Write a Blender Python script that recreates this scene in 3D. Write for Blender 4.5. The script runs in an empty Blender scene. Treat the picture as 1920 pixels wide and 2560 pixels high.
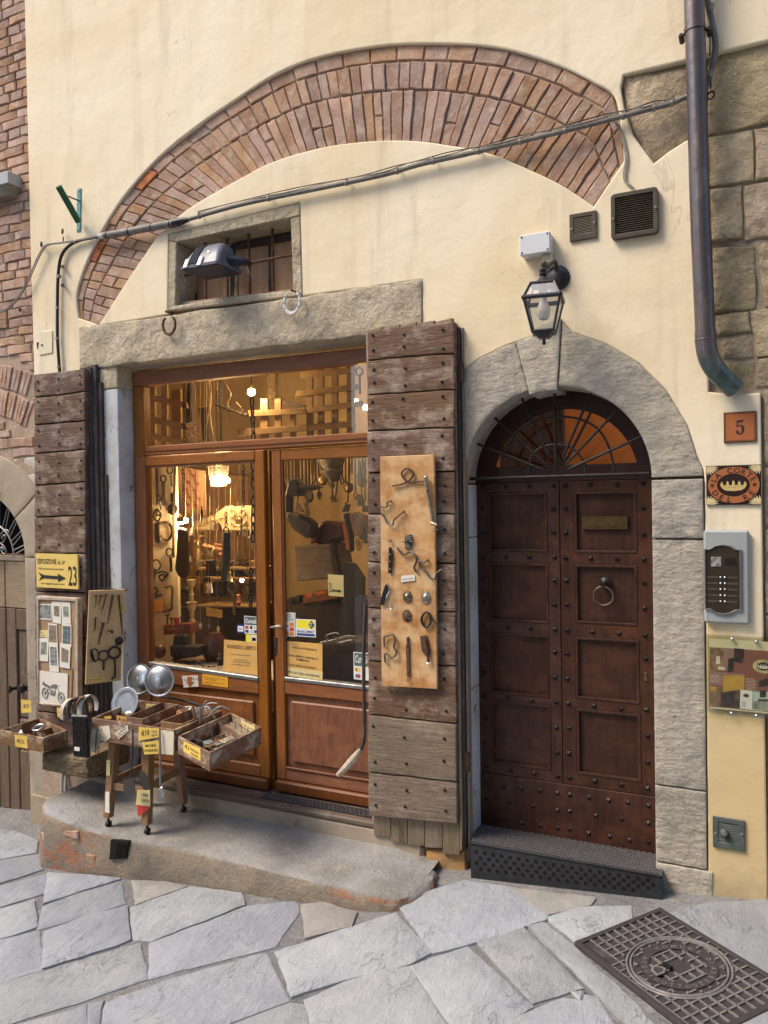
import bpy, bmesh, math, random
from mathutils import Vector, Matrix, noise
random.seed(7)
V = Vector
SC = bpy.context.scene
COL = SC.collection

# ------------------------------------------------------------------ camera, sky, sun, exposure
CAM = V((0.0, -3.75, 1.9))                      # eye about 1.9 m above the doorstep, 3.75 m from the facade
YAW, PITCH, ROLL, FPX = math.radians(25.62), math.radians(-0.82), math.radians(-0.918), 1922.0
_f = V((-math.sin(YAW) * math.cos(PITCH), math.cos(YAW) * math.cos(PITCH), math.sin(PITCH)))
_r0 = V((math.cos(YAW), math.sin(YAW), 0))
_u0 = _r0.cross(_f)
_r = math.cos(ROLL) * _r0 + math.sin(ROLL) * _u0
_u = -math.sin(ROLL) * _r0 + math.cos(ROLL) * _u0
cam = bpy.data.cameras.new('camera')
cam.sensor_fit = 'HORIZONTAL'; cam.sensor_width = 36.0; cam.lens = FPX / 1920.0 * 36.0
cam.clip_start = 0.05; cam.clip_end = 500
camo = bpy.data.objects.new('camera', cam); COL.objects.link(camo)
camo.matrix_world = Matrix(((_r.x, _u.x, -_f.x, CAM.x), (_r.y, _u.y, -_f.y, CAM.y), (_r.z, _u.z, -_f.z, CAM.z), (0, 0, 0, 1)))
SC.camera = camo

SUN_EL, SUN_AZ = 52.0, -52.0                    # azimuth: degrees from straight in front of the facade, minus = from the left
world = bpy.data.worlds.new('World'); SC.world = world; world.use_nodes = True
wn = world.node_tree
sky = wn.nodes.new('ShaderNodeTexSky'); sky.sky_type = 'NISHITA'; sky.sun_disc = False
sky.sun_elevation = math.radians(SUN_EL)
_sd = V((math.sin(math.radians(SUN_AZ)), -math.cos(math.radians(SUN_AZ)), 0))
sky.sun_rotation = math.atan2(_sd.x, _sd.y)
sky.dust_density = 2.5; sky.air_density = 1.0
bg = wn.nodes['Background']; bg.inputs['Strength'].default_value = 0.15
wn.links.new(sky.outputs[0], bg.inputs[0])
sun = bpy.data.lights.new('sun', 'SUN'); sun.energy = 1.5; sun.angle = math.radians(20); sun.color = (1.0, 0.84, 0.64)
suno = bpy.data.objects.new('sun', sun); COL.objects.link(suno)
_ld = V((_sd.x * math.cos(math.radians(SUN_EL)), _sd.y * math.cos(math.radians(SUN_EL)), math.sin(math.radians(SUN_EL))))
suno.rotation_euler = _ld.to_track_quat('Z', 'Y').to_euler(); suno.location = (-6, -8, 12)
SC.view_settings.view_transform = 'Standard'; SC.view_settings.look = 'None'
SC.view_settings.exposure = 1.08; SC.view_settings.gamma = 1.0

# ------------------------------------------------------------------ photo pixels -> places
CR = dict(F=(0, 0, 1.15732), S=(0, 0, 1), A1=(0, 0, .57866), A2=(960, 0, .57866), A3=(0, 560, .38577), A4=(600, 640, .38577),
          A5=(1240, 480, .40989), B1=(0, 1000, .28933), B2=(0, 1480, .42194), B3=(320, 860, .37372), B4=(320, 1300, .37372),
          B5=(880, 1080, .30743), B6=(1140, 900, .38577), B7=(1140, 1500, .47016), B8=(1700, 980, .39783), C1=(0, 2000, .57866),
          C2=(960, 2000, .57866), C3=(80, 1900, .61483), C4=(80, 1650, .24111), C5=(400, 1650, .20339), C6=(0, 1700, .18083),
          D1=(350, 1130, .18083), D2=(350, 1400, .18083), D3=(680, 1130, .15069), D4=(680, 1400, .15069), D5=(350, 880, .34961),
          D6=(80, 1460, .15375), D7=(0, 960, .2439), D8=(1400, 2260, .31344), E1=(400, 500, .22905), E3=(0, 640, .208),
          E4=(1640, 0, .28926), E5=(1760, 600, .2171), E6=(1750, 1560, .11757), E7=(60, 440, .25316), G1=(900, 1700, .23513),
          G2=(440, 1680, .30139), G3=(1240, 540, .14464))
def ray(c, x, y):
    ox, oy, s = CR[c]; x = ox + x * s; y = oy + y * s
    return (x - 960) * _r - (y - 1280) * _u + FPX * _f
def P(c, x, y, Y=0.0):                          # on the vertical plane at depth Y (0 = plaster face, + = into the house)
    d = ray(c, x, y); return CAM + d * ((Y - CAM.y) / d.y)
def PZ(c, x, y, z):                             # on the level plane z
    d = ray(c, x, y); return CAM + d * ((z - CAM.z) / d.z)
G0, GX, GY = .118, .09, .04                     # the street rises to the right and falls away from the wall
def gz(x, y): return G0 + GX * x + GY * y
def PG(c, x, y, up=0.0):
    d = ray(c, x, y); t = (G0 + up + GX * CAM.x + GY * CAM.y - CAM.z) / (d.z - GX * d.x - GY * d.y); return CAM + d * t
def PP(c, pts, Y=0.0): return [P(c, x, y, Y) for x, y in pts]
def px(p):
    d = V(p) - CAM; k = d.dot(_f); return (960 + FPX * d.dot(_r) / k, 1280 - FPX * d.dot(_u) / k)

# ------------------------------------------------------------------ mesh builder
WL = {}                                         # world location of every object
_txt = {}
def txtmesh(s, bold=0.0):
    k = (s, bold)
    if k not in _txt:
        cu = bpy.data.curves.new('t', 'FONT'); cu.body = s; cu.size = 1.0; cu.offset = bold; cu.resolution_u = 2
        ob = bpy.data.objects.new('t', cu)
        me = bpy.data.meshes.new_from_object(ob)
        vs = [v.co.copy() for v in me.vertices]; fs = [tuple(p.vertices) for p in me.polygons]
        xs = [v.x for v in vs] or [0]
        _txt[k] = (vs, fs, min(xs), max(xs))
        bpy.data.objects.remove(ob); bpy.data.curves.remove(cu); bpy.data.meshes.remove(me)
    return _txt[k]
def spl(pts, k=6, closed=False):
    pts = [V(p) for p in pts]; out = []
    n = len(pts)
    for i in range(n if closed else n - 1):
        p0 = pts[i - 1] if (i > 0 or closed) else pts[0]; p1 = pts[i]; p2 = pts[(i + 1) % n]
        p3 = pts[(i + 2) % n] if (i + 2 < n or closed) else pts[-1]
        for j in range(k):
            t = j / k
            out.append(.5 * ((2 * p1) + (p2 - p0) * t + (2 * p0 - 5 * p1 + 4 * p2 - p3) * t * t + (3 * p1 - p0 - 3 * p2 + p3) * t ** 3))
    if not closed: out.append(pts[-1])
    return out
class MB:
    def __init__(s): s.v = []; s.f = []
    def add(s, vs, fs):
        o = len(s.v); s.v += [V(p) for p in vs]; s.f += [tuple(i + o for i in f) for f in fs]; return s
    def box(s, a, b):
        x0, y0, z0 = a; x1, y1, z1 = b
        return s.add([(x0, y0, z0), (x1, y0, z0), (x1, y1, z0), (x0, y1, z0), (x0, y0, z1), (x1, y0, z1), (x1, y1, z1), (x0, y1, z1)],
                     [(0, 3, 2, 1), (4, 5, 6, 7), (0, 1, 5, 4), (1, 2, 6, 5), (2, 3, 7, 6), (3, 0, 4, 7)])
    def obox(s, o, ex, ey, ez):                # box spanned by three edge vectors from corner o
        o, ex, ey, ez = V(o), V(ex), V(ey), V(ez)
        return s.add([o, o + ex, o + ex + ey, o + ey, o + ez, o + ex + ez, o + ex + ey + ez, o + ey + ez],
                     [(0, 3, 2, 1), (4, 5, 6, 7), (0, 1, 5, 4), (1, 2, 6, 5), (2, 3, 7, 6), (3, 0, 4, 7)])
    def prism(s, pts, off):
        pts = [V(p) for p in pts]; off = V(off); n = len(pts)
        return s.add(pts + [p + off for p in pts], [tuple(range(n)), tuple(range(2 * n - 1, n - 1, -1))] +
                     [((i + 1) % n, i, n + i, n + (i + 1) % n) for i in range(n)])
    def pq(s, c, pts, y0, y1): return s.prism(PP(c, pts, y0), (0, y1 - y0, 0))
    def tube(s, pts, r, n=8, caps=True, closed=False):
        pts = [V(p) for p in pts]; m = len(pts); rs = r if isinstance(r, (list, tuple)) else [r] * m
        t0 = (pts[1] - pts[0]).normalized(); a = V((0, 0, 1)) if abs(t0.z) < .9 else V((1, 0, 0))
        nn = t0.cross(a).normalized(); vs = []
        for i, p in enumerate(pts):
            t = ((pts[(i + 1) % m] if (closed or i < m - 1) else p) - (pts[i - 1] if (closed or i) else p))
            t = t.normalized() if t.length > 1e-9 else t0
            nn = (nn - t * nn.dot(t)); nn = nn.normalized() if nn.length > 1e-6 else t.orthogonal().normalized()
            b = t.cross(nn)
            vs += [p + (nn * math.cos(2 * math.pi * j / n) + b * math.sin(2 * math.pi * j / n)) * rs[i] for j in range(n)]
        fs = []
        for i in range(m if closed else m - 1):
            k = (i + 1) % m
            fs += [(i * n + j, i * n + (j + 1) % n, k * n + (j + 1) % n, k * n + j) for j in range(n)]
        if caps and not closed: fs += [tuple(range(n - 1, -1, -1)), tuple(range((m - 1) * n, m * n))]
        return s.add(vs, fs)
    def rod(s, a, b, r, n=8): return s.tube([a, b], r, n)
    def lathe(s, prof, o, ax=(0, 0, 1), n=16):
        o = V(o); ax = V(ax).normalized(); e = ax.orthogonal().normalized(); g = ax.cross(e); vs = []; fs = []
        for r, h in prof:
            vs += [o + ax * h + (e * math.cos(2 * math.pi * j / n) + g * math.sin(2 * math.pi * j / n)) * max(r, 1e-4) for j in range(n)]
        for i in range(len(prof) - 1):
            fs += [(i * n + j, i * n + (j + 1) % n, (i + 1) * n + (j + 1) % n, (i + 1) * n + j) for j in range(n)]
        fs += [tuple(range(n - 1, -1, -1)), tuple(range((len(prof) - 1) * n, len(prof) * n))]
        return s.add(vs, fs)
    def ball(s, c, r, n=14, sc=(1, 1, 1)):
        m = max(4, n // 2); c = V(c); vs = []; fs = []
        for i in range(m + 1):
            t = math.pi * i / m
            for j in range(n):
                p = 2 * math.pi * j / n
                vs.append(c + V((math.sin(t) * math.cos(p) * sc[0], math.sin(t) * math.sin(p) * sc[1], math.cos(t) * sc[2])) * r)
        for i in range(m): fs += [(i * n + j, (i + 1) * n + j, (i + 1) * n + (j + 1) % n, i * n + (j + 1) % n) for j in range(n)]
        return s.add(vs, fs)
    def ring(s, c, R, r, ax=(0, 1, 0), n=24, m=8, a0=0, a1=360, sx=1.0, e=None):
        c = V(c); ax = V(ax).normalized(); e = V(e) if e else V((1, 0, 0)); e = (e - ax * e.dot(ax)).normalized(); g = e.cross(ax)
        full = abs(a1 - a0) >= 359.9
        pts = [c + (e * math.cos(math.radians(a0 + (a1 - a0) * i / n)) * sx + g * math.sin(math.radians(a0 + (a1 - a0) * i / n))) * R for i in range(n if full else n + 1)]
        return s.tube(pts, r, m, closed=full)
    def text(s, t, size, o, right=(1, 0, 0), up=(0, 0, 1), al='c', bold=0.0, wscale=1.0, depth=.0012):
        vs, fs, x0, x1 = txtmesh(t, bold); o, right, up = V(o), V(right).normalized(), V(up).normalized(); nn = right.cross(up)
        dx = {'c': -(x0 + x1) / 2, 'l': -x0, 'r': -x1}[al]
        k = len(vs)
        a = [o + right * ((v.x + dx) * size * wscale) + up * (v.y * size) for v in vs]
        s.add([p + nn * depth for p in a], fs)
        return s
    def textfit(s, t, size, o, width, **kw):   # squeezed or stretched to a width
        vs, fs, x0, x1 = txtmesh(t, kw.get('bold', 0.0)); w = max(x1 - x0, .01) * size
        return s.text(t, size, o, wscale=width / w, **kw)
    def build(s, name, mat, parent=None, smooth=False, bevel=0.0, label=None, cat=None, group=None, kind=None, seg=1):
        if not s.v: s.v = [V((0, 0, 0))]
        lo = V([min(p[i] for p in s.v) for i in range(3)]); hi = V([max(p[i] for p in s.v) for i in range(3)])
        o = V(((lo.x + hi.x) / 2, (lo.y + hi.y) / 2, lo.z))
        me = bpy.data.meshes.new(name); me.from_pydata([p - o for p in s.v], [], s.f)
        bm = bmesh.new(); bm.from_mesh(me)
        bmesh.ops.recalc_face_normals(bm, faces=bm.faces)
        if bevel:
            es = [e for e in bm.edges if len(e.link_faces) == 2 and e.calc_face_angle(0) > .5]
            bmesh.ops.bevel(bm, geom=es, offset=bevel, segments=seg, affect='EDGES', clamp_overlap=True, profile=.6)
        bm.to_mesh(me); bm.free()
        if smooth: me.shade_smooth(); me.set_sharp_from_angle(angle=math.radians(38))
        me.materials.append(MT[mat])
        return link(name, me, o, parent, label, cat, group, kind)
def link(name, me, o, parent=None, label=None, cat=None, group=None, kind=None, rot=None):
    ob = bpy.data.objects.new(name, me); COL.objects.link(ob); o = V(o); ob.location = o; WL[ob.name] = o
    if rot: ob.rotation_euler = rot
    if parent is not None:
        ob.parent = parent; ob.matrix_parent_inverse = Matrix.Translation(-WL[parent.name])
    if label: ob['label'] = label
    if cat: ob['category'] = cat
    if group: ob['group'] = group
    if kind: ob['kind'] = kind
    return ob
def thing(name, label, cat, base, group=None, kind=None): return link(name, None, base, None, label, cat, group, kind)
def cent(pts):
    c = V((0, 0, 0))
    for p in pts: c += V(p)
    return c / len(pts)
def plate2d(name, outer, holes, y0, y1, mat, parent, bev=0.0, **kw):   # flat sheet in XZ with openings, y0 front, y1 back
    cu = bpy.data.curves.new('c', 'CURVE'); cu.dimensions = '2D'; cu.fill_mode = 'BOTH'; cu.extrude = (y1 - y0) / 2 - bev
    cu.bevel_depth = bev; cu.offset = -bev; cu.bevel_resolution = 1
    for pts in [outer] + holes:
        sp = cu.splines.new('POLY'); sp.points.add(len(pts) - 1); sp.use_cyclic_u = True
        for i, p in enumerate(pts): sp.points[i].co = (p[0], p[2] if len(p) > 2 else p[1], 0, 1)
    ob = bpy.data.objects.new('c', cu); me = bpy.data.meshes.new_from_object(ob)
    mb = MB(); mb.add([(v.co.x, (y0 + y1) / 2 - v.co.z, v.co.y) for v in me.vertices], [tuple(p.vertices) for p in me.polygons])
    bpy.data.objects.remove(ob); bpy.data.curves.remove(cu); bpy.data.meshes.remove(me)
    return mb.build(name, mat, parent, **kw)
def fbm(p, o=4):
    a = 0; k = 1; w = .5
    for _ in range(o): a += w * noise.noise(V(p) * k); k *= 2.1; w *= .5
    return a
def patch(fn, n, m, depth, amp=.004, edge=.012, freq=9.0, wob=0.0):
    """Stone block: fn(u,v) gives its face in space, depth the vector into the wall; edges rounded back, face uneven."""
    mb = MB(); depth = V(depth); dn = depth.normalized(); g = []
    L = (fn(1, .5) - fn(0, .5)).length; H = (fn(.5, 1) - fn(.5, 0)).length
    eu, ev = min(.3, edge / max(L, .01)), min(.3, edge / max(H, .01))
    us = [0, eu * .35, eu] + [eu + (1 - 2 * eu) * i / (n - 1) for i in range(1, n - 1)] + [1 - eu, 1 - eu * .35, 1]
    vs = [0, ev * .35, ev] + [ev + (1 - 2 * ev) * i / (m - 1) for i in range(1, m - 1)] + [1 - ev, 1 - ev * .35, 1]
    for v in vs:
        for u in us:
            p = fn(u, v)
            du = min(u, 1 - u) * L; dv = min(v, 1 - v) * H; d = min(du, dv)
            back = 0 if d >= edge else edge * .8 * (1 - math.sqrt(max(0, 1 - (1 - d / edge) ** 2)))
            q = p + dn * (back - amp * fbm(p * freq) * 2)
            if wob and d < edge: q += V((noise.noise(p * 13), 0, noise.noise(p * 13 + V((9, 9, 9))))) * wob
            mb.v.append(q)
    U, Wd = len(us), len(vs)
    for j in range(Wd - 1):
        for i in range(U - 1): mb.f.append((j * U + i, j * U + i + 1, (j + 1) * U + i + 1, (j + 1) * U + i))
    rim = [i for i in range(U)] + [j * U + U - 1 for j in range(1, Wd)] + [(Wd - 1) * U + i for i in range(U - 2, -1, -1)] + [j * U for j in range(Wd - 2, 0, -1)]
    o = len(mb.v); mb.v += [mb.v[i] + depth for i in rim]; k = len(rim)
    mb.f += [(rim[i], o + i, o + (i + 1) % k, rim[(i + 1) % k]) for i in range(k)]; mb.f.append(tuple(range(o, o + k)))
    return mb
def bil(a, b, c, d):                            # a bottom-left, b bottom-right, c top-right, d top-left
    a, b, c, d = V(a), V(b), V(c), V(d)
    return lambda u, v: (a * (1 - u) + b * u) * (1 - v) + (d * (1 - u) + c * u) * v
def slab(pts, depth, inset=.01, drop=.007, jit=.004, step=.07):   # paving stone / small brick: rounded rim, ragged outline
    pts = [V(p) for p in pts]; depth = V(depth); dn = depth.normalized(); out = []
    for i, p in enumerate(pts):
        q = pts[(i + 1) % len(pts)]; k = max(1, int((q - p).length / step))
        for j in range(k): out.append(p.lerp(q, j / k))
    c = cent(out); rag = []
    for p in out:
        t = noise.noise_vector(p * 17) * jit; t -= dn * t.dot(dn); rag.append(p + t)
    n = len(rag); inn = [p + (c - p).normalized() * min(inset * (1 + .5 * noise.noise(p * 11)), (c - p).length * .4) for p in rag]
    mb = MB(); a = [p + dn * drop for p in rag]; b = [p + depth for p in rag]
    mb.v = inn + a + b
    mb.f = [tuple(range(n))] + [(i, n + i, n + (i + 1) % n, (i + 1) % n) for i in range(n)] + [(n + i, 2 * n + i, 2 * n + (i + 1) % n, n + (i + 1) % n) for i in range(n)]
    return mb

# ------------------------------------------------------------------ materials
MT = {}
class NT:
    def __init__(s, name):
        s.m = bpy.data.materials.new(name); s.m.use_nodes = True; s.t = s.m.node_tree; s.b = s.t.nodes['Principled BSDF']; MT[name] = s.m
    def n(s, typ, **kw):
        nd = s.t.nodes.new('ShaderNode' + typ)
        for k, v in kw.items():
            if k.startswith('_'): setattr(nd, k[1:], v)
        return nd
    def set(s, inp, v):
        if isinstance(v, bpy.types.NodeSocket): s.t.links.new(v, inp)
        elif isinstance(v, (tuple, list)) and len(v) == 3 and inp.type == 'RGBA': inp.default_value = (*v, 1)
        else: inp.default_value = v
    def pos(s, st=(1, 1, 1), rnd=False, off=0.0):
        g = s.n('NewGeometry'); mp = s.n('VectorMath', _operation='MULTIPLY'); s.set(mp.inputs[0], g.outputs['Position']); mp.inputs[1].default_value = st
        o = mp.outputs[0]
        if rnd or off:
            ad = s.n('VectorMath', _operation='ADD'); s.set(ad.inputs[0], o)
            if rnd:
                oi = s.n('ObjectInfo'); sc = s.n('VectorMath', _operation='SCALE'); sc.inputs[0].default_value = (37, 91, 53); s.set(sc.inputs['Scale'], oi.outputs['Random']); s.set(ad.inputs[1], sc.outputs[0])
            else: ad.inputs[1].default_value = (off, off * .7, off * 1.3)
            o = ad.outputs[0]
        return o
    def noise(s, vec, sc, det=6, ro=.6, dist=0.0):
        t = s.n('TexNoise'); s.set(t.inputs['Vector'], vec); t.inputs['Scale'].default_value = sc; t.inputs['Detail'].default_value = det
        t.inputs['Roughness'].default_value = ro; t.inputs['Distortion'].default_value = dist; return t.outputs[0]
    def vor(s, vec, sc, feat='F1', out='Distance'):
        t = s.n('TexVoronoi', _feature=feat); s.set(t.inputs['Vector'], vec); t.inputs['Scale'].default_value = sc; return t.outputs[out]
    def ramp(s, fac, a, b):                    # float 0..1 between a and b
        t = s.n('MapRange', _interpolation_type='SMOOTHSTEP'); s.set(t.inputs['Value'], fac); t.inputs['From Min'].default_value = a; t.inputs['From Max'].default_value = b; return t.outputs[0]
    def mix(s, fac, a, b, mode='MIX'):
        t = s.n('Mix', _data_type='RGBA', _blend_type=mode); s.set(t.inputs[0], fac); s.set(t.inputs[6], a); s.set(t.inputs[7], b); return t.outputs[2]
    def math(s, op, a, b=0.0):
        t = s.n('Math', _operation=op); s.set(t.inputs[0], a); s.set(t.inputs[1], b); return t.outputs[0]
    def rand(s, col, amt=.25, hue=.02, sat=.15):
        oi = s.n('ObjectInfo'); h = s.n('HueSaturation'); s.set(h.inputs['Color'], col)
        def mr(src, a, b):
            t = s.n('MapRange'); s.set(t.inputs[0], src); t.inputs[3].default_value = a; t.inputs[4].default_value = b; return t.outputs[0]
        r = oi.outputs['Random']; w = s.n('TexWhiteNoise', _noise_dimensions='1D'); s.set(w.inputs['W'], r)
        s.set(h.inputs['Value'], mr(r, 1 - amt, 1 + amt)); s.set(h.inputs['Hue'], mr(w.outputs['Value'], .5 - hue, .5 + hue)); s.set(h.inputs['Saturation'], mr(w.outputs['Value'], 1 - sat, 1 + sat))
        return h.outputs[0]
    def bump(s, hgt, strength=.3, dist=.01, prev=None):
        t = s.n('Bump'); s.set(t.inputs['Height'], hgt); t.inputs['Strength'].default_value = strength; t.inputs['Distance'].default_value = dist
        if prev is not None: s.set(t.inputs['Normal'], prev)
        return t.outputs[0]
    def out(s, col=None, rough=None, nor=None, metal=None, spec=None):
        if col is not None: s.set(s.b.inputs['Base Color'], col)
        if rough is not None: s.set(s.b.inputs['Roughness'], rough)
        if nor is not None: s.set(s.b.inputs['Normal'], nor)
        if metal is not None: s.set(s.b.inputs['Metallic'], metal)
        if spec is not None: s.b.inputs['Specular IOR Level'].default_value = spec
        return s.m
def simple(name, c, rough=.6, metal=0.0, var=.25, sc=12, bump=.0, bsc=60, c2=None, spec=.4, thr=(.35, .65)):
    t = NT(name); p = t.pos(); nz = t.noise(p, sc)
    dk = c2 or tuple(x * (1 - var) for x in c)
    col = t.mix(t.ramp(nz, *thr), c, dk)
    nor = t.bump(t.noise(p, bsc, 5), bump, .004) if bump else None
    rr = t.math('ADD', t.math('MULTIPLY', nz, .3), rough - .15)
    return t.out(col, rr, nor, metal, spec)
def stone(name, c1, c2, c3, rnd=.15, pit=.35, sc=2.5, bsc=45, dist=.012, st=.5, streak=None, spec=.25):
    t = NT(name); p = t.pos(rnd=False); big = t.noise(p, sc, 5); fine = t.noise(p, bsc, 8, .7)
    col = t.mix(t.ramp(big, .35, .65), c1, c2)
    col = t.mix(t.math('MULTIPLY', t.ramp(t.noise(t.pos(off=7.0), sc * 3.1, 6), .52, .72), .75), col, c3)
    col = t.mix(t.math('MULTIPLY', t.ramp(fine, .42, .62), pit), col, tuple(x * .45 for x in c1))
    col = t.mix(t.math('MULTIPLY', t.ramp(t.math('ADD', t.math('MULTIPLY', t.noise(t.pos((1, 1, 1.5), off=17.0), 2.4, 6, .7), .85), t.math('MULTIPLY', fine, .15)), .56, .64), .45), col, tuple(x * .42 for x in c2))
    if rnd: col = t.rand(col, rnd, .008, .1)
    h = t.math('ADD', t.math('MULTIPLY', fine, .6), t.math('MULTIPLY', t.noise(t.pos(streak) if streak else p, bsc * .35, 4), .8))
    return t.out(col, .88, t.bump(h, st, dist), spec=spec)
def wood(name, c1, c2, st, rough=.55, rnd=.12, worn=None, wfac=.6, gsc=6.0, bst=.35, wthr=(.5, .7), spec=.35, cav=.35, bdist=.004):
    """Wood with grain along the axis where st is small."""
    t = NT(name); p = t.pos(st, rnd=True); g1 = t.noise(p, gsc, 8, .65, .4); g2 = t.noise(p, gsc * 4.5, 6, .7)
    col = t.mix(t.ramp(g1, .3, .7), c1, c2)
    col = t.mix(t.math('MULTIPLY', t.ramp(g2, .5, .68), cav), col, tuple(x * .35 for x in c2))
    if worn:
        w = t.ramp(t.math('ADD', t.math('MULTIPLY', t.noise(t.pos((1, 1, 1.6), rnd=True), 7, 6, .65), .75), t.math('MULTIPLY', g2, .25)), *wthr)
        col = t.mix(t.math('MULTIPLY', w, wfac), col, worn)
    if rnd: col = t.rand(col, rnd, .008, .12)
    return t.out(col, rough, t.bump(t.math('ADD', g1, t.math('MULTIPLY', g2, .7)), bst, bdist), spec=spec)

# plaster
t = NT('plaster'); p = t.pos()
col = t.mix(t.ramp(t.noise(p, .75, 5, .6, .6), .35, .68), (.86, .765, .585), (.78, .655, .445))
col = t.mix(t.math('MULTIPLY', t.ramp(t.noise(t.pos((7, 7, .45)), 1.0, 5), .52, .75), .4), col, (.60, .51, .36))
col = t.mix(t.math('MULTIPLY', t.ramp(t.noise(t.pos(off=5.0), 2.3, 6), .56, .74), .55), col, (.86, .77, .62))
gm = t.n('SeparateXYZ'); t.set(gm.inputs[0], t.pos())
zz = t.math('ADD', gm.outputs['Z'], t.math('MULTIPLY', t.noise(p, 2.6, 5), 1.1))
xx = t.math('ADD', gm.outputs['X'], t.math('MULTIPLY', t.noise(t.pos(off=3.0), 3.0, 4), .2))
low = t.math('MULTIPLY', t.ramp(zz, 1.95, 1.75), t.ramp(xx, -.25, -.1))       # older ochre coat left at the foot of the right-hand pier
col = t.mix(t.math('MULTIPLY', low, .8), col, (.60, .45, .22))
ck = t.math('MULTIPLY', t.ramp(t.math('ABSOLUTE', t.math('SUBTRACT', t.noise(t.pos(off=11.0), 1.5, 5, .55, .9), .5)), .006, .001), t.ramp(t.noise(t.pos(off=21.0), .9, 3), .52, .62))
col = t.mix(t.math('MULTIPLY', ck, .3), col, (.33, .26, .18))
col = t.mix(t.math('MULTIPLY', t.ramp(t.noise(t.pos((3.0, 3.0, .35), off=31.0), 1.6, 6, .65), .54, .70), .40), col, (.50, .43, .33))
sp = t.ramp(t.noise(p, 24, 4, .7), .70, .74)
col = t.mix(t.math('MULTIPLY', sp, .4), col, (.34, .27, .19))
hb = t.math('ADD', t.math('MULTIPLY', t.noise(p, 5, 5, .55), 2.4), t.math('MULTIPLY', t.noise(p, 70, 5), .3))
gd = t.math('MULTIPLY', t.ramp(t.math('ADD', gm.outputs['Z'], t.math('MULTIPLY', t.noise(t.pos(off=41.0), 5, 6, .65), .7)), .62, .30), .55)
col = t.mix(gd, col, (.24, .21, .15))          # splash dirt at the foot of the wall
t.out(col, .9, t.bump(hb, .20, .018), spec=.2)
simple('plaster_patch', (.80, .72, .52), .85, var=.12, sc=5, bump=.15)
simple('interior_wall', (.62, .50, .32), .9, var=.18, sc=3, bump=.1)
simple('interior_white', (.78, .72, .60), .9, var=.12, sc=4)
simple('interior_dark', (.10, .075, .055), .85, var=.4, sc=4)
simple('hall_paint', (.74, .42, .17), .9, var=.15, sc=3)
# bricks and mortar
t = NT('brick'); p = t.pos(); fine = t.noise(p, 55, 8, .7)
col = t.mix(t.ramp(t.noise(p, 9, 5), .35, .65), (.40, .245, .175), (.46, .315, .24))
col = t.rand(col, .2, .010, .25)
col = t.mix(t.math('MULTIPLY', t.ramp(t.noise(t.pos(off=4.0), 11, 7, .7), .47, .66), .75), col, (.54, .43, .345))
col = t.mix(t.math('MULTIPLY', t.ramp(fine, .55, .7), .5), col, (.17, .10, .07))
t.out(col, .92, t.bump(t.math('ADD', fine, t.noise(p, 18, 5)), .7, .010), spec=.15)
t = NT('brick_orange'); p = t.pos(); col = t.mix(t.ramp(t.noise(p, 30, 6), .35, .65), (.50, .17, .06), (.30, .10, .05)); t.out(col, .9, t.bump(t.noise(p, 50, 6), .7, .01))
stone('mortar', (.46, .345, .26), (.38, .285, .215), (.53, .42, .33), 0, .3, 6, 70)
stone('lintel_stone', (.57, .49, .365), (.46, .395, .295), (.63, .58, .49), .05, .4, 3.0, 30, .035, .85)
stone('grey_stone', (.47, .43, .365), (.385, .355, .31), (.55, .51, .44), .09, .34, 3.0, 38, .020, .7, streak=(1, 1, 2.4))
stone('ashlar', (.56, .455, .31), (.46, .37, .25), (.62, .54, .40), .12, .45, 3.0, 26, .045, .95)
stone('ochre_stone', (.52, .30, .09), (.36, .22, .09), (.42, .33, .2), .1, .35, 5.0, 50, .012, .6)
def paving(name, c1, c2, c3):
    t = NT(name); p = t.pos(rnd=False); pr = t.pos((1.6, .75, 1), rnd=True); big = t.noise(p, 1.6, 6, .6); fine = t.noise(p, 70, 6, .7)
    col = t.mix(t.ramp(big, .35, .65), c1, c2); col = t.mix(t.math('MULTIPLY', t.ramp(t.noise(t.pos(off=7.0), 5, 7, .65), .5, .72), .6), col, c3)
    ln = t.ramp(t.math('ABSOLUTE', t.math('SUBTRACT', t.noise(pr, 5.5, 6, .6, 1.2), .5)), .018, .002); msk = t.ramp(t.noise(t.pos(off=15.0), 3.5, 4), .48, .6); ln = t.math('MULTIPLY', ln, msk)
    col = t.mix(t.math('MULTIPLY', ln, .25), col, tuple(x * .4 for x in c1)); col = t.mix(t.math('MULTIPLY', t.ramp(fine, .52, .7), .25), col, tuple(x * .5 for x in c1))
    col = t.mix(t.math('MULTIPLY', t.ramp(t.noise(t.pos(off=25.0), 38, 3), .72, .76), .6), col, (.1, .1, .1)); col = t.rand(col, .16, .012, .2)
    h = t.math('ADD', t.math('MULTIPLY', t.noise(pr, 9, 8, .68), 1.6), t.math('ADD', t.math('MULTIPLY', fine, .25), t.math('MULTIPLY', ln, -.25)))
    t.out(col, t.math('ADD', t.math('MULTIPLY', big, .4), .42), t.bump(h, .8, .020), spec=.4)
paving('paving', (.345, .37, .405), (.28, .30, .335), (.41, .42, .435))
stone('pale_paving', (.335, .325, .305), (.28, .27, .255), (.39, .375, .345), .08, .25, 2.2, 60, .010, .5)
stone('joint_fill', (.26, .26, .262), (.185, .185, .19), (.36, .35, .33), 0, .5, 4, 60, .02, .9)
stone('white_stone', (.60, .57, .53), (.48, .45, .41), (.66, .63, .6), .05, .3, 4, 50)
stone('beige_stone', (.40, .34, .26), (.34, .29, .22), (.45, .39, .31), .05, .15, 3, 60, .008, .3)
stone('timber_rot', (.26, .20, .13), (.20, .15, .09), (.34, .26, .15), .1, .8, 7, 42, .03, 1.0, streak=(.6, 1, 3.5))
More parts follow.
